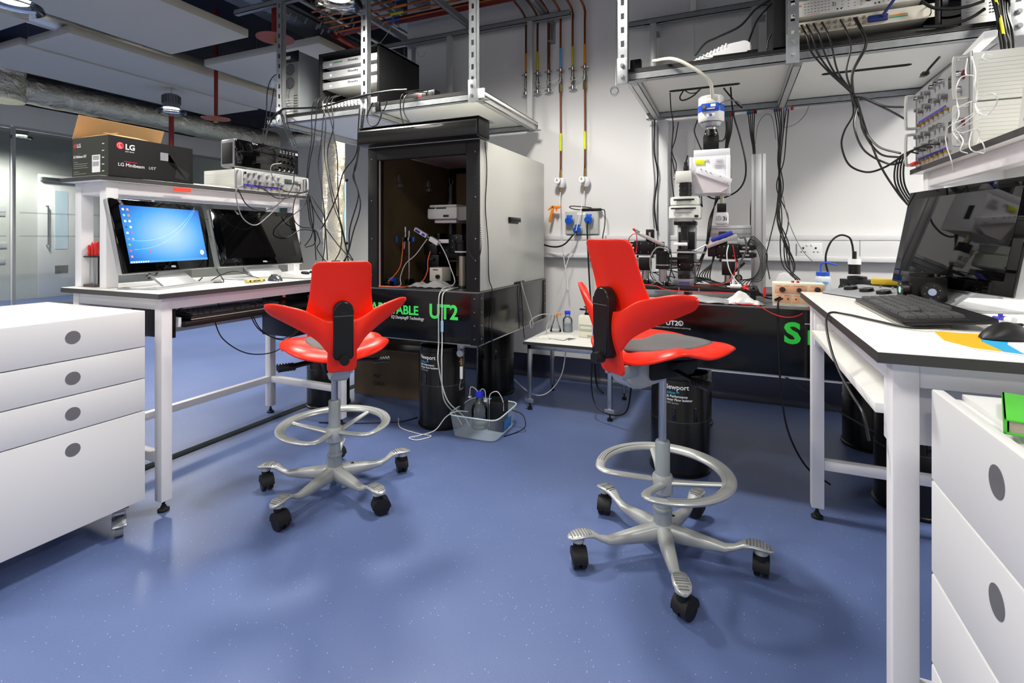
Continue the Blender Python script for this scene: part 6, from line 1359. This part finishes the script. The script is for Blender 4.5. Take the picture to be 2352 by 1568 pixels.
# frame of aluminium profile
t=thing('profile_frame','pale aluminium profile post and crossbeam standing on the right table','frame',(.128,2.95,RZ)); AP2=mat('profile_alu','c3c4c8',.35,metal=.5,var=.01)
p=MB().box(-.034,-.03,.008,.034,.03,.735,.002).build('upright_post',AP2,t); b=MB(); [b.box(x-.003,-.0312,.01,x+.003,-.0302,.734) for x in(-.017,.017)]; b.build('profile_slots',mat('slot_shade','8f9094',.4),p)
c=MB().box(-.24,-.012,.30,-.034,.03,.365,.002).build('crossbeam',AP2,t); MB().box(-.239,-.0132,.318,-.036,-.0122,.322).box(-.239,-.0132,.345,-.036,-.0122,.349).build('profile_slots',mat('slot_shade','8f9094',.4),c)
MB().box(-.10,-.025,.235,-.036,-.015,.298,.003).build('corner_gusset',ALU,t); MB().box(-.06,-.05,0,.08,.05,.008,.002).build('foot_plate',BLKA,t)

def mount_post(name,label,loc,h,parts=True,foot=.055,gold=True):
    t=thing(name,label,'post',loc,0,'steel posts on the right table platform')
    MB().lathe([(0,0),(foot,0),(foot,.006),(foot*.6,.016),(.022,.022),(0,.022)],n=32).build('round_foot',GLOSSB,t)
    MB().cyl((0,0,.02),(0,0,h),.019,n=26).build('steel_post',STEEL,t)
    return t
t=mount_post('dish_stand','short black cup on a steel post in front of the tall microscope',(-.318,2.63,MZ),.09); 
MB().cyl((0,0,.082),(0,0,.10),.034,n=28).cyl((0,0,.105),(0,0,.16),.033,n=30).cyl((0,0,.16),(0,0,.172),.042,n=30).build('black_cup',BLKA,t); MB().cyl((0,0,.10),(0,0,.106),.0335,n=30).build('silver_band',ALU,t)
MB().box(.03,-.01,.13,.12,.01,.142,.002).box(.02,-.008,.11,.07,.008,.12,.002).build('side_arm',BLKA,t)
cable('perfusion_tube','grey tube looping round the black cup in front of the tall microscope',[(-.285,2.60,1.05),(-.30,2.59,1.07),(-.34,2.585,1.075),(-.37,2.58,1.03),(-.37,2.58,.97),(-.345,2.57,.92),(-.31,2.56,.895)],.0035,CABG,cat='tube')
cable('perfusion_tube','thin black tube down the right side of the black cup',[(-.28,2.60,1.07),(-.272,2.595,1.02),(-.277,2.59,.95),(-.29,2.585,.90),(-.27,2.6,.893)],.003,CABK,cat='tube')
def manip_block(b,x0,z0,w,h,y0=-.04,y1=.04,bev=.003): b.box(x0,y0,z0,x0+w,y1,z0+h,bev)
def manipulator(label,loc,s):
    """s=+1: motor stack to the right of the post; -1: to the left"""
    t=mount_post('micromanipulator',label,loc,.12); t['category']='manipulator'
    b=MB().box(-.03,-.03,.10,.03,.03,.165,.003).box(-.042,-.03,.165,.042,.03,.18,.002); b.build('clamp_block',BLKA,t)
    MB().box(-.030,-.032,.168,.030,-.030,.178,.0).build('white_plate',WLET,t)
    b=MB(); b.box(-.055,-.03,.182,.05,.035,.255,.003); b.box(-.075*s-.02,-.02,.19,-.075*s+.02,.03,.25,.003); b.build('stage_stack',BLKA,t)
    for z in(.185,.222):
        m=MB().box(s*.05,-.022,z,s*.115,.02,z+.028,.003).build('motor_housing',BLKA,t); MB().box(s*.062,-.0235,z+.010,s*.092,-.022,z+.018).build('motor_label',mat('label_pinkgrey','a89aa6',.5),m); MB().box(s*.115,-.015,z+.004,s*.125,.012,z+.024,.002).build('motor_end',BLACK,m)
    m=MB().box(-s*.045,-.02,.255,-s*.005,.02,.315,.003).build('vertical_motor',BLKA,t); MB().box(-s*.03,-.0215,.268,-s*.02,-.02,.30).build('motor_label',mat('label_pinkgrey','a89aa6',.5),m)
    MM=Matrix.Translation((-s*.03,-.045,.265))@Matrix.Rotation(rad(-22 if s>0 else 26),4,'Y')
    hs=MB().box(-.075,-.012,-.008,.075,.012,.010,.002,M=MM).build('probe_rail',mat('rail_silver','b9b4b0',.3,metal=.6),t)
    b=MB(); [b.cyl(MM@Vector((x,-.012,.0)),MM@Vector((x,-.016,0)),.004,n=10) for x in(-.06,-.02,.02,.05)]; b.build('rail_screws',CHROME,hs)
    b=MB()
    for x in(-.04,-.02,.02,.04):
        for z in(.195,.24): b.sph((x,-.0305,z),.003,n=8)
    b.build('chrome_screws',CHROME,t)
    kx=.045*s; k=MB().cyl((kx,-.03,.09),(kx,-.045,.09),.017,n=24).build('tilt_knob',BLACK,t); MB().cyl((kx,-.045,.09),(kx,-.0465,.09),.009,n=20).build('brass_centre',mat('brass_bright','d0a860',.3,metal=.8),k)
    for ch in t.children:
        if not ch.name.startswith(('round_foot','steel_post')): ch.location.z-= .045 if s>0 else .032
    return t,MM
ml,MMl=manipulator('black motorised micromanipulator on a post left of the tall microscope',(-.42,2.74,MZ),-1)
mr,MMr=manipulator('black motorised micromanipulator with a blue holder right of the tall microscope',(-.015,2.72,MZ),1)
MMr=Matrix.Translation((0,0,-.045))@MMr; MMl=Matrix.Translation((0,0,-.032))@MMl
MB().box(-.052,-.016,.008,.052,.012,.03,.006,M=MMr@Matrix.Translation((.01,0,.004))).build('blue_headstage',mat('headstage_blue','22309a',.35),mr)
MB().cyl(MMr@Vector((-.07,-.004,.012)),MMr@Vector((-.13,-.004,.004)),.0035,n=10).build('pipette_holder',WPL,mr)
MB().cyl((.03,-.02,.075),(.072,-.03,.118),.006,n=10).build('clamp_lever',BLACK,mr)
MB().cyl(MMl@Vector((.07,-.006,0)),MMl@Vector((.11,-.006,0)),.004,n=10).cyl(MMl@Vector((-.085,-.006,.006)),MMl@Vector((-.06,-.006,.004)),.008,n=10).build('pipette_holder',STEEL,ml); MB().cyl(MMl@Vector((-.10,-.006,.010)),MMl@Vector((-.075,-.006,.006)),.0065,n=10).build('red_clip',CABR,ml)
# leads on the platform
def lead(label,pts,m=CABK,r=.003,cat='cable',group=None): return cable('instrument_lead',label,pts,r,m,group,cat)
G='leads hanging from the right micromanipulator'
for k in range(6):
    o=k*.007; lead('black lead arching from the right micromanipulator motors down to the platform',[(.07,2.70,1.06-.012*(k%3)),(.07+o*.5,2.70,1.10+.006*k),(.10+o,2.71,1.09),(.125+o*.9,2.71,1.03),(.120+o*.2,2.70,.97-.01*k),(.09-o*1.5,2.70,.92),(.075-o*2.6,2.69,.888)],group=G,r=.0022)
G='leads hanging from the left side of the right micromanipulator'
for k in range(5):
    o=k*.012; lead('black lead trailing left from the right micromanipulator to the platform',[(-.075,2.72,1.10-.01*k),(-.09,2.71,1.0),(-.10-o,2.70,.93),(-.085+o,2.69,.895),(-.12-o*2,2.68,.888)],group=G)
G='leads between the tall microscope and the right manipulator'
for k in range(4): lead('black lead lying on the platform right of the tall microscope base',[(-.17,2.66,.90+.01*k),(-.13,2.65,.915),(-.09+.012*k,2.64,.90),(-.05+.02*k,2.62,.889),(-.02,2.60,.889)],group=G)
lead('red lead hanging from the right micromanipulator down its post',[(.005,2.66,1.09),(.012,2.665,1.04),(.02,2.66,.99),(.0,2.66,.93),(-.03,2.64,.905),(-.12,2.62,.893),(-.18,2.6,.89)],CABR,.0022)
lead('pale lead hanging from the blue holder to the platform',[(-.015,2.66,1.09),(-.022,2.65,1.04),(-.01,2.65,.97),(.025,2.65,.91),(.05,2.62,.889)],CABW,.0025)
lead('thick dark lead curling off the blue holder end',[(.035,2.67,1.125),(.058,2.66,1.12),(.062,2.655,1.06),(.035,2.65,1.0),(.03,2.64,.93),(.06,2.62,.889),(.09,2.6,.889)],mat('cable_dark_grey','3a3b3f',.5),.0045)
lead('red lead looped over the left micromanipulator',[(-.50,2.69,1.10),(-.49,2.68,1.13),(-.46,2.68,1.145),(-.455,2.69,1.09),(-.462,2.69,1.04)],CABR,.0022)
lead('red lead running along the front of the platform',[(-.40,2.56,.892),(-.34,2.55,.889),(-.30,2.545,.875),(-.20,2.545,.868),(-.05,2.545,.870),(.06,2.545,.865)],CABR,.0022)
lead('red lead sagging over the table front towards the orange box',[(-.03,2.50,.84),(.03,2.44,.833),(.10,2.43,.83),(.16,2.42,.80),(.21,2.405,.79),(.26,2.42,.80),(.30,2.47,.83)],CABR,.0022)
lead('black lead dropping from the orange box down the table front',[(.20,2.46,.862),(.185,2.44,.855),(.18,2.425,.83),(.182,2.42,.7),(.19,2.42,.5),(.22,2.45,.3),(.30,2.55,.12),(.40,2.62,.03)],CABK,.0042)
lead('grey lead slanting across the dark space under the right table',[(.21,2.50,.52),(.35,2.55,.42),(.55,2.6,.30),(.8,2.62,.18)],mat('cable_dark_grey','3a3b3f',.5),.004)
lead('black lead running right along the table past the aluminium post',[(.09,2.60,.895),(.14,2.62,.85),(.2,2.7,.835),(.3,2.72,.833)],CABK,.005)
G='tangle of leads behind the tall microscope'
rnd=random.Random(11)
for k in range(9):
    x=-.47+k*.04; lead('black lead lying behind the tall microscope on the platform',[(x,2.84,.889),(x+rnd.uniform(-.03,.03),2.85,.90+rnd.random()*.06),(x+.05,2.86,.90+rnd.random()*.05),(x+.09,2.84,.889)],group=G,r=.0028)
t=thing('alligator_clip','red crocodile clip on the platform beside the aluminium post','clip',(.055,2.575,MZ)); MB().box(-.006,-.02,0,.006,.0,.01,.002).cyl((0,-.01,.008),(.018,-.055,-.0005+.002),.004,.0025,n=8).cyl((-.012,0,.005),(.012,.01,.018),.006,n=8).build('clip_jaws',CABR,t)
t=thing('small_valve','small white plastic valve lying on the platform edge','valve',(.015,2.575,MZ)); MB().cyl((-.022,0,.012),(.025,0,.012),.011,n=16).cyl((-.008,0,.018),(-.008,0,.042),.006,n=12).box(-.035,-.004,.006,-.02,.004,.014,.001).build('valve_body',WPL,t)
tag(MB().box(-.115,2.52,RZ,-.07,2.545,RZ+.006,.001).build('sticky_note',mat('note_blue','7fb4dc',.6)),'small pale blue slip lying in front of the platform','note')
cloth('plastic_sheet','crumpled grey plastic sheet on the right table in front of the platform',(-.12,2.50,RZ),.50,.10,.03,mat('sheet_grey','9b9da0',.35,metal=.2),5,'sheet')
cloth('tissue_wipe','white tissue peaked on the right table below the small valve',(.03,2.50,RZ),.16,.10,.055,mat('tissue_white','d6d8d8',.7),9,'tissue')
tag(MB().box(-.40,2.92,RZ,-.28,3.0,RZ+.12,.004).build('instrument_case',GREYPL),'grey instrument case on the right table behind the black cup','case')
# orange-faced stimulator
t=thing('stimulator','cream box with a salmon control panel at the corner of the right bench','stimulator',(.265,2.50,RZ),rad(-3)); w=.10; h=.095
MB().box(-w,0,.004,w,.12,h+.004,.004).build('case',CREAM,t); MB().box(-w,-.003,.004,w,0,h+.004,.002).build('face_frame',mat('frame_cream','cfcfbc',.45),t)
b=MB(); 
for (x0_,x1_,z0_,z1_) in((-.092,.03-.0,.055,.092),(.036,.092,.055,.092),(-.092,-.03,.014,.050),(-.024,.004,.014,.050),(.010,.092,.014,.050)): b.box(x0_,-.0045,z0_,x1_,-.003,z1_,.0005)
pn=b.build('salmon_panel',SALMON,t)
for x,z,r in((-.062,.072,.0125),(.002,.072,.010),(.07,.076,.012)): MB().cyl((x,-.0045,z),(x,-.018,z),r,r*.85,n=22).build('control_knob',mat('knob_brown','3a2a2a',.4),pn)
b=MB(); [b.cyl((x,-.0045,.032),(x,-.008,.032),.003,n=10) for x in(-.04,-.01,.03)]; b.build('small_sockets',BLACK,pn); MB().prism([(.055,.020),(.071,.020),(.063,.034)],-.0055,-.0045,'y').build('warning_triangle',mat('warn_yellow','e0b020',.5),pn)
MB().cyl((-.07,-.0045,.036),(-.09,-.022,.026),.006,n=12).build('black_plug',BLACK,pn); b=MB(); [b.box(x,-.0052,z,x+.02,-.0045,z+.0012) for x in(-.085,-.055,.0,.045,-.02) for z in(.046,.088)]; b.build('panel_print',mat('ink_brown','8a4a3a',.6),pn)
MB().cyl((-.02,.05,h+.004),(-.02,.05,h+.012),.006,n=12).cyl((.0,.05,h+.004),(.0,.05,h+.012),.006,n=12).build('red_terminals',CABR,t)
MB().box(-w,-.012,-.0,w,-.0,.004,.001).build('base_strip',GREYPL,t)
t=thing('weigh_boat','white curved plastic scoop standing behind the salmon-faced box','scoop',(.24,2.72,RZ)); b=MB(); b.prism([(-.05,0),(-.05,.09),(-.035,.125),(-.01,.135),(.01,.125),(.06,.07),(.07,0)],-.005,.005,'y'); bmesh.ops.bevel(b.bm,geom=list(b.bm.edges),offset=.002,segments=2,affect='EDGES'); b.build('scoop_body',WPL,t)
tag(MB().cyl((.135,2.56,RZ+.03),(.137,2.56,RZ+.075),.006,n=12).build('banana_plug',CABR),'red plug standing beside the salmon-faced box','plug')
t=thing('squeeze_bottle','pale plastic squeeze bottle with a blue cap and bent blue nozzle on the right table','bottle',(.392,2.76,RZ))
MB().lathe([(0,.0),(.033,.001),(.035,.006),(.035,.10),(.030,.115),(.026,.12),(.0,.12)],n=32).build('bottle_body',mat('ldpe','c3cbd4',.35),t); MB().cyl((0,0,.12),(0,0,.138),.028,n=30).build('blue_cap',mat('cap_blue','2d55c0',.4),t)
MB().tube(smooth_path([(-.008,0,.138),(-.008,0,.165),(-.004,-.002,.178),(.015,-.004,.182),(.04,-.006,.176),(.055,-.008,.172)]),.004,8).build('nozzle',mat('cap_blue','2d55c0',.4),t)
text('lettering','DI WATER',.013,(-.032,-.0352,.085),rt,up,mat('ink_blue','2a9ae0',.5),t,bold=.0003,sx=.85); MB().prism([(-.025,.045),(-.012,.062),(.001,.045),(-.002,.045),(-.012,.058),(-.022,.045)],-.0358,-.035,'y').build('hazard_mark',BLACK,t)
# ================================================================ hanging cables, right side
GA='black leads gathered in front of the right hanging shelf'
K=(1955,215)
def bnc(k,px): 
    return [(px,58-(px-1840)*.14,2.82-2.76),(px+14,85-(px-1840)*.14,0),(px+24,120-(px-1840)*.12,0)]
ends=[[(1960,262),(1940,300),(1933,335),(1950,378),(1990,395),(2030,385),(2068,362)],
      [(1972,262),(1990,305),(2020,338),(2068,352)],
      [(1974,250),(1982,300),(2020,352),(2072,362)],
      [(1968,245),(1962,290),(1985,345),(2040,376),(2072,372)],
      [(1985,225),(2030,243),(2080,246)],
      [(1988,228),(2040,252),(2082,275)],
      [(1972,240),(1990,300),(2022,380),(2060,440),(2085,470)]]
for k,px in enumerate((1840,1852,1868,1888,1930,1961,1966)):
    P_=bnc(k,px)
    mid=[(px+(K[0]-px)*.55,165,0),(K[0]-4+k*1.5,K[1]-6,0),(K[0]+k*1.5,K[1]+6,0)]
    pts=[onY(p[0],p[1],2.76+p[2]) for p in P_+mid]+[onY(p[0],p[1],2.74-(.28*(i+1)/len(ends[k]))) for i,p in enumerate(ends[k])]
    cable('signal_lead','black lead from the cream socket panel, gathered into the knot above the right amplifiers',pts,.0042,CABK,GA)
GB='black leads dropping from the back of the right hanging shelf to the orange-faced box'
rB=random.Random(5)
for k in range(7):
    o=(k-3); q=[rB.uniform(-7,7) for _ in range(5)]
    pts=[(1795+o*5.5,250,0),(1795+o*3.2+q[0]*.3,300,0),(1793+o*1.6+q[1]*.5,370,0),(1791-o*1.8+q[2]*.6,430,-.05),(1792+o*4+q[3],500,-.1),(1800+q[4]*2,560,-.2),(1812-o*4+q[0],610,-.35),(1822+o*5,642,-.6)]
    cabY('signal_lead','black lead in the bundle dropping from the shelf behind the salmon-faced box',pts,3.72,.0036,CABK,GB)
cabY('signal_lead','black lead swinging left out of the bundle to the table edge',[(1788,440,0),(1782,490,0),(1768,550,0),(1760,590,-.1),(1768,640,-.5)],3.7,.0035,CABK)
cabY('signal_lead','thin grey lead slanting from the bundle to the squeeze bottle',[(1798,450,0),(1812,510,0),(1840,570,0),(1872,606,-.1)],3.6,.0022,CABG)
GC='leads running down behind the aluminium post'
for k in range(4): cabY('signal_lead','black lead running down behind the aluminium post',[(1718+k*5,258),(1724+k*2.5,310),(1730+k*1.5,352),(1729+k,430),(1724+k*3,480),(1724+k*2,560)],3.70,.0035,CABK,GC)
GD='leads between the shelf and the scan head'
for k in range(5): cabY('signal_lead','black lead dropping from the shelf past the big camera to the scan head',[(1666+k*4,268,.55),(1668+k*3,300,.4),(1667+k*1.5,330,.3),(1664+k,352,.22)],2.95,.0035,CABK,GD)
cabY('signal_lead','black lead swinging wide right round the scan head',[(1678,200),(1684,260),(1700,315),(1712,370),(1711,410),(1695,437),(1665,453),(1640,456),(1624,450)],2.99,.0045,CABK)
cabY('signal_lead','black lead crossing behind the big camera to the right',[(1662,202),(1675,218),(1690,235),(1705,248)],3.0,.0045,CABK)
cabY('signal_lead','grey lead from the slot to the blue camera connector',[(1703,248,.1),(1697,235,.05),(1680,230,0),(1665,233,-.08),(1655,238,-.12)],2.92,.004,CABG)
for k,pts in enumerate(([(1539,213),(1541,250),(1546,285),(1543,340),(1542,400),(1548,455)],[(1547,290),(1543,345),(1553,375),(1552,396)],[(1558,280),(1551,320),(1542,350),(1547,380),(1551,400)])):
    cabY('signal_lead',['black lead from the slot down to the tall microscope head','black lead crossing the slot lead beside the small camera','black lead hanging from the shelf rail to the small camera'][k],pts,3.0,.0032,CABK)
cabY('signal_lead','black lead looped below the left cable slot',[(1570,208),(1562,222),(1565,230),(1578,228),(1595,218),(1606,206)],3.08,.0042,CABK)
cabY('signal_lead','short black lead sagging under the left cable slot',[(1572,207),(1585,214),(1600,212),(1610,204)],3.10,.003,CABK)
cabY('signal_lead','black lead bulging left of the coupling tube',[(1602,276),(1595,300),(1603,325),(1612,346)],2.98,.0035,CABK)
cabY('signal_lead','black lead from the coupling tube curving to the right bundle',[(1652,324,-.12),(1661,322,-.05),(1667,310,0),(1669,280,.1)],2.95,.004,CABK)
cabY('signal_lead','long black lead on the white upright trunking',[(1503,275),(1503,350),(1511,400),(1503,470),(1509,530)],3.77,.006,CABK)
cabY('signal_lead','long grey lead on the white upright trunking',[(1498,278),(1499,350),(1504,420),(1500,480),(1503,525)],3.77,.006,CABG)
cabY('signal_lead','black lead hanging in a narrow loop below the scan head',[(1606,450),(1608,465),(1613,475),(1612,466),(1611,450)],2.95,.003,CABK)
GE='leads sweeping down from the scan head behind the right manipulator'
for k in range(3): cabY('signal_lead','black lead sweeping from the scan head down behind the right manipulator',[(1645+k*4,450),(1636-k*3,500),(1626-k*2,560),(1612-k*3,600),(1600-k*6,640,-.02)],2.93,.003,CABK,GE)
cabY('signal_lead','thin grey wire arching on the wall right of the scan head',[(1735,330),(1740,290),(1752,268),(1765,262),(1775,275),(1782,320)],3.86,.002,CABG)
cabY('signal_lead','thin grey wire sagging below the right hanging shelf',[(1790,285),(1805,292),(1830,283),(1850,262),(1858,243)],3.86,.002,CABG)
cc=[BLUEP,mat('plug_green','1f8a5a',.4),CABR,BLACK]
for k,(x,y) in enumerate([(1666,264),(1672,263),(1678,263),(1684,262),(1718,258),(1724,257),(1729,256),(1735,256),(1780,252),(1786,251),(1791,251),(1807,249),(1819,248)]):
    p=onY(x,y,3.80); tag(MB().cyl(p+Vector((0,-.012,.012)),p+Vector((0,-.012,-.016)),.0085,n=12).build('coloured_plug',[BLUEP,cc[1],CABR,BLACK,BLUEP,cc[1],CABR,BLACK,BLUEP,cc[1],CABR,mat('plug_violet','8a86c8',.4),CABR][k]),
      '%s plug under the rear rail of the right shelf, %s'%(['blue','green','red','black','blue','green','red','black','blue','green','red','violet','red'][k],['leftmost group, first','leftmost group, second','leftmost group, third','leftmost group, last','middle group, first','middle group, second','middle group, third','middle group, last','right group, first','right group, second','right group, third','fourth in the right group','at the far right'][k]),'plug','coloured plugs under the shelf rail')
cabY('signal_lead','black lead curving from the tall rack down to the white ribbed box',[(1768,0),(1735,22),(1700,60),(1650,85),(1620,100),(1597,128)],2.86,.006,CABK)
cabY('signal_lead','black lead from the tall rack to the adapter behind the white ribbed box',[(1772,8),(1740,45),(1725,80),(1716,108)],2.90,.005,CABK)
cabY('signal_lead','short black lead behind the white ribbed box',[(1771,78),(1764,95),(1762,112)],2.92,.004,CABK)
t=thing('power_adapter','long thin black adapter with loose coloured wire ends on the right shelf edge','adapter',(-.02,2.815,SZ),rad(1)); MB().box(-.07,-.012,0,.10,.012,.014,.003).box(.09,-.01,.002,.14,.012,.02,.003).build('body',BLACK,t); MB().tube(smooth_path([(-.07,0,.008),(-.10,0,.012),(-.125,0,.03),(-.13,0,.035)]),.0018,6).build('green_wire',cc[1],t); MB().tube(smooth_path([(-.07,.004,.006),(-.10,.004,.004),(-.12,.004,.008)]),.0018,6).build('red_wire',CABR,t)
GF='black leads hanging at the right post of the right shelf'
for k in range(7):
    x=2300+k*5.0; cabY('signal_lead','black lead hanging in the bundle beside the right end shelf post',[(x-22+k*2,-6,.04),(x-12,30,0),(x-6+(k%3)*3,70,-.02),(x+(k%2)*4,105,-.10),(x+2,132,-.16)],2.745,.006 if k%2 else .0045,CABK,GF)
cabY('earth_lead','yellow lead in the bundle beside the right end shelf post',[(2285,-5,.04),(2297,40,0),(2305,85,-.04),(2308,128,-.14)],2.74,.006,CABY)
cabY('signal_lead','thick black lead draped across the black tower computer',[(2115,2),(2145,18),(2185,20),(2225,14),(2260,2)],2.80,.007,CABK)
cabY('signal_lead','black lead lying along the right shelf front edge',[(2120,62),(2160,60),(2200,52),(2235,38),(2262,20)],2.79,.007,CABK)
_a=onX(2212,140,.80); _b=onX(2275,78,.70); _m=(_a+_b)/2; _d=(_b-_a)
tag(MB().box(-_d.length/2,-.016,-.010,_d.length/2,.016,.010,.003,M=Matrix.Translation(_m)@_d.to_track_quat('X','Z').to_matrix().to_4x4()).build('plastic_strip',WPL),'slanting white plastic arm above the right amplifiers','strip')
t=thing('usb_lead','black USB plug poking over the upper right amplifier','usb lead',(.63,2.25,1.70),0); MB().box(-.01,-.03,0,.01,.0,.012,.002).tube(smooth_path([(0,-.03,.006),(.0,-.06,.012),(.01,-.12,.03)]),.004,8).build('plug_body',BLACK,t); MB().box(-.007,.0,.002,.007,.018,.009).build('metal_shell',ALU,t)
# white wires tangled over the amplifier stack
GW='thin white wires tangled over the right amplifiers'
W_=[[(2222,134),(2218,170),(2236,175),(2245,205),(2240,240),(2250,262),(2270,262),(2290,235),(2282,215),(2255,222),(2240,232)],
    [(2232,130),(2240,165),(2238,205),(2242,245),(2255,268),(2225,285),(2196,298),(2210,305),(2240,296),(2250,310),(2245,330)],
    [(2222,172),(2205,180),(2196,205),(2198,235),(2202,265),(2190,290),(2205,310),(2212,325),(2206,345),(2222,352)],
    [(2245,232),(2225,235),(2200,250),(2190,275),(2188,300),(2200,320),(2212,332)],
    [(2240,258),(2210,275),(2180,290),(2172,312),(2176,340),(2185,368),(2190,395)],
    [(2262,250),(2240,262),(2215,282),(2195,296),(2186,300)],
    [(2232,300),(2226,330),(2232,345),(2250,350),(2262,350),(2258,330),(2248,318)],
    [(2282,128),(2262,124),(2256,134),(2270,140)]]
for k,w_ in enumerate(W_): cabX('white_wire','thin white wire in the tangle over the right amplifiers',[(p[0],p[1],-.012*(i%3)-.006*(k%3)) for i,p in enumerate(w_)],.612,.0015,CABW,GW)
GR='black leads at the lower left sockets of the right amplifiers'
for k in range(4): cabX('signal_lead','black lead plugged into the lower right amplifier',[(2108+k*16,352-k*7),(2084+k*12,350-k*5),(2060+k*7,370-k*3),(2056+k*7,420),(2085+k*6,470,.06),(2110+k*5,500,.1)],.63,.0034,CABK,GR)
MBt=MB(); [MBt.cyl((.655,2.42-.05*k,1.415),(.628,2.42-.05*k,1.412),.009,n=12) for k in range(5)]; MBt.build('bnc_plugs',BRASS,AR1)
tag(MB().box(.632,2.36,1.400,.645,2.41,1.412,.002).build('red_connector',CABR),'red connector strip at the far end of the right raised shelf','connector')
# ================================================================ hanging cables, left side
GL='black leads hanging from the socket strip of the left rack'
for k,pts in enumerate(([(735,224,.05),(722,234),(716,262),(716,316),(707,377),(704,430)],[(742,223,.05),(730,234),(726,270),(720,330),(712,370),(705,425)],
   [(750,222,.05),(741,238),(748,280),(745,353),(755,416),(767,474),(784,522),(782,571),(770,597)],[(756,221,.05),(750,240),(762,285),(774,353),(776,425),(779,498),(787,534),(796,571),(811,597)],
   [(775,219,.05),(757,228),(744,262),(738,320),(731,380),(738,430),(746,500),(752,597)],[(782,219,.05),(762,232),(766,290),(752,350),(760,420),(772,470),(790,540),(800,600)])):
    cabY('signal_lead','black lead hanging from the cream socket strip of the left rack',pts,2.74,.0038,CABK,GL)
GM='black leads hanging by the middle post of the left shelf'
for k,pts in enumerate(([(826,250),(823,290),(818,353),(789,396),(774,450),(755,493),(740,522),(728,537)],[(833,255),(828,304),(820,365),(813,401),(828,469),(811,534),(799,583),(789,600)],
   [(838,250),(830,310),(818,382),(811,406),(823,450),(804,522),(801,571),(792,600)])):
    cabY('signal_lead','black lead hanging by the middle post of the left hanging shelf',pts,2.72,.0045,CABK,GM)
cabY('signal_lead','thick black lead lying along the front edge of the left hanging shelf',[(640,262),(652,250),(700,248),(745,244),(800,228),(850,216),(900,208),(935,206)],2.745,.007,CABK)
cabY('signal_lead','thick black lead falling from the left shelf end towards the oscilloscope',[(652,250),(632,262),(617,290),(608,318,-.3),(604,330,-.45)],2.745,.006,CABK)
cabY('signal_lead','black coiled lead hanging below the middle post of the left shelf',[(856,235),(843,268),(852,288),(866,286),(876,262),(872,240)],2.74,.005,CABK)
cabY('signal_lead','short black lead loop near the middle post of the left shelf',[(870,232),(872,248),(882,252),(890,230)],2.745,.004,CABK)
cabY('signal_lead','left one of two black leads hanging to the enclosure top from the left shelf',[(985,205,.1),(940,210,.03),(922,222),(920,255),(926,283)],2.745,.004,CABK)
cabY('signal_lead','right one of two black leads hanging to the enclosure top from the left shelf',[(980,212,.1),(945,213,.03),(929,226),(928,258),(942,282)],2.745,.004,CABK)
tag(MB().box(-.016,-.01,-.03,.016,.01,.03,.004).build('inline_plug',BLACK,loc=onY(868,245,2.73)),'black inline plug hanging at the middle post of the left shelf','plug')
GN='leads trailing from the grey tower computer to the oscilloscope'
for k,pts in enumerate(([(645,165),(624,180),(614,210),(612,260),(606,300,-.3),(600,322,-.5)],[(640,180),(630,200),(622,250),(612,300,-.3),(606,326,-.5)],[(648,130),(650,170),(640,230),(650,280,-.2),(668,330,-.45)],[(636,200),(645,240),(655,285,-.2),(676,334,-.45)],[(650,190),(655,240),(662,290,-.2),(684,338,-.45)])):
    cabY('signal_lead','lead trailing from the back of the grey tower computer down to the oscilloscope',pts,2.86,.0035,CABK,GN)
tag(MB().box(-.02,-.008,-.03,.02,.008,.03,.003).build('cable_tag',WPL,loc=onY(629,192,2.84),rot=(0,rad(15),0)),'white tag on the leads beside the grey tower computer','tag')
GO='leads looping in front of the left raised shelf'
for k,(pts,m) in enumerate(((([(559,425),(546,432),(542,450),(556,498),(585,517),(614,498),(639,469),(641,435),(624,401),(624,380),(646,375)]),CABG),
   ([(547,435),(566,469),(597,484),(629,476),(658,450),(673,425),(676,389)],CABK),([(585,425),(610,437),(634,454),(663,454),(707,437)],CABK),
   ([(600,428),(640,432),(660,440),(700,442),(709,436)],CABK),([(660,420),(690,428),(676,462),(674,500),(690,520),(715,524),(728,533)],CABK),([(709,440),(700,470),(672,495),(645,520),(640,538),(660,545),(690,528),(726,530)],CABK))):
    cabX('signal_lead',['grey lead in a deep loop in front of the dark left monitor','black lead in a shallow loop from the oscilloscope','black lead sagging along the left raised shelf edge','black lead lying along the left amplifier front','black lead curling from the amplifier to the cable joint','black lead in a wide curl beside the dark left monitor'][k],pts,-2.452,.003,m,GO)
GP='leads dropping from the right end of the left raised shelf'
for k,pts in enumerate(([(709,447),(714,498),(722,540),(726,597)],[(707,450),(731,498),(774,559),(811,600)],[(712,450),(720,500),(716,540),(700,565)],[(705,452),(712,510),(724,535),(722,560),(702,568)],[(728,535),(735,555),(728,570),(740,590),(750,602)],[(716,450),(728,470),(745,500),(746,560),(741,600)])):
    cabY('signal_lead','black lead dropping from the right end of the left raised shelf',pts,2.52,.0033,CABK,GP)
p=onY(732,533,2.60); tag(MB().cyl(p,p+Vector((.03,0,.02)),.007,n=12).cyl(p+Vector((0,0,.01)),p+Vector((-.02,0,.035)),.006,n=12).build('lead_joint',CHROME),'cluster of chrome lead joints hanging beside the left shelf end','connector')
cabY('wire_loop','small wire loop hanging from the strut beam above the black rack',[(958,118),(962,128),(972,130),(976,118)],3.80,.002,STEEL,cat='wire')
cabY('wire_hanger','bent wire hanger on the cross beam above the black rack',[(872,100),(888,80),(896,62),(884,52),(878,62),(892,74),(905,84)],3.4,.0018,STEEL,cat='wire')
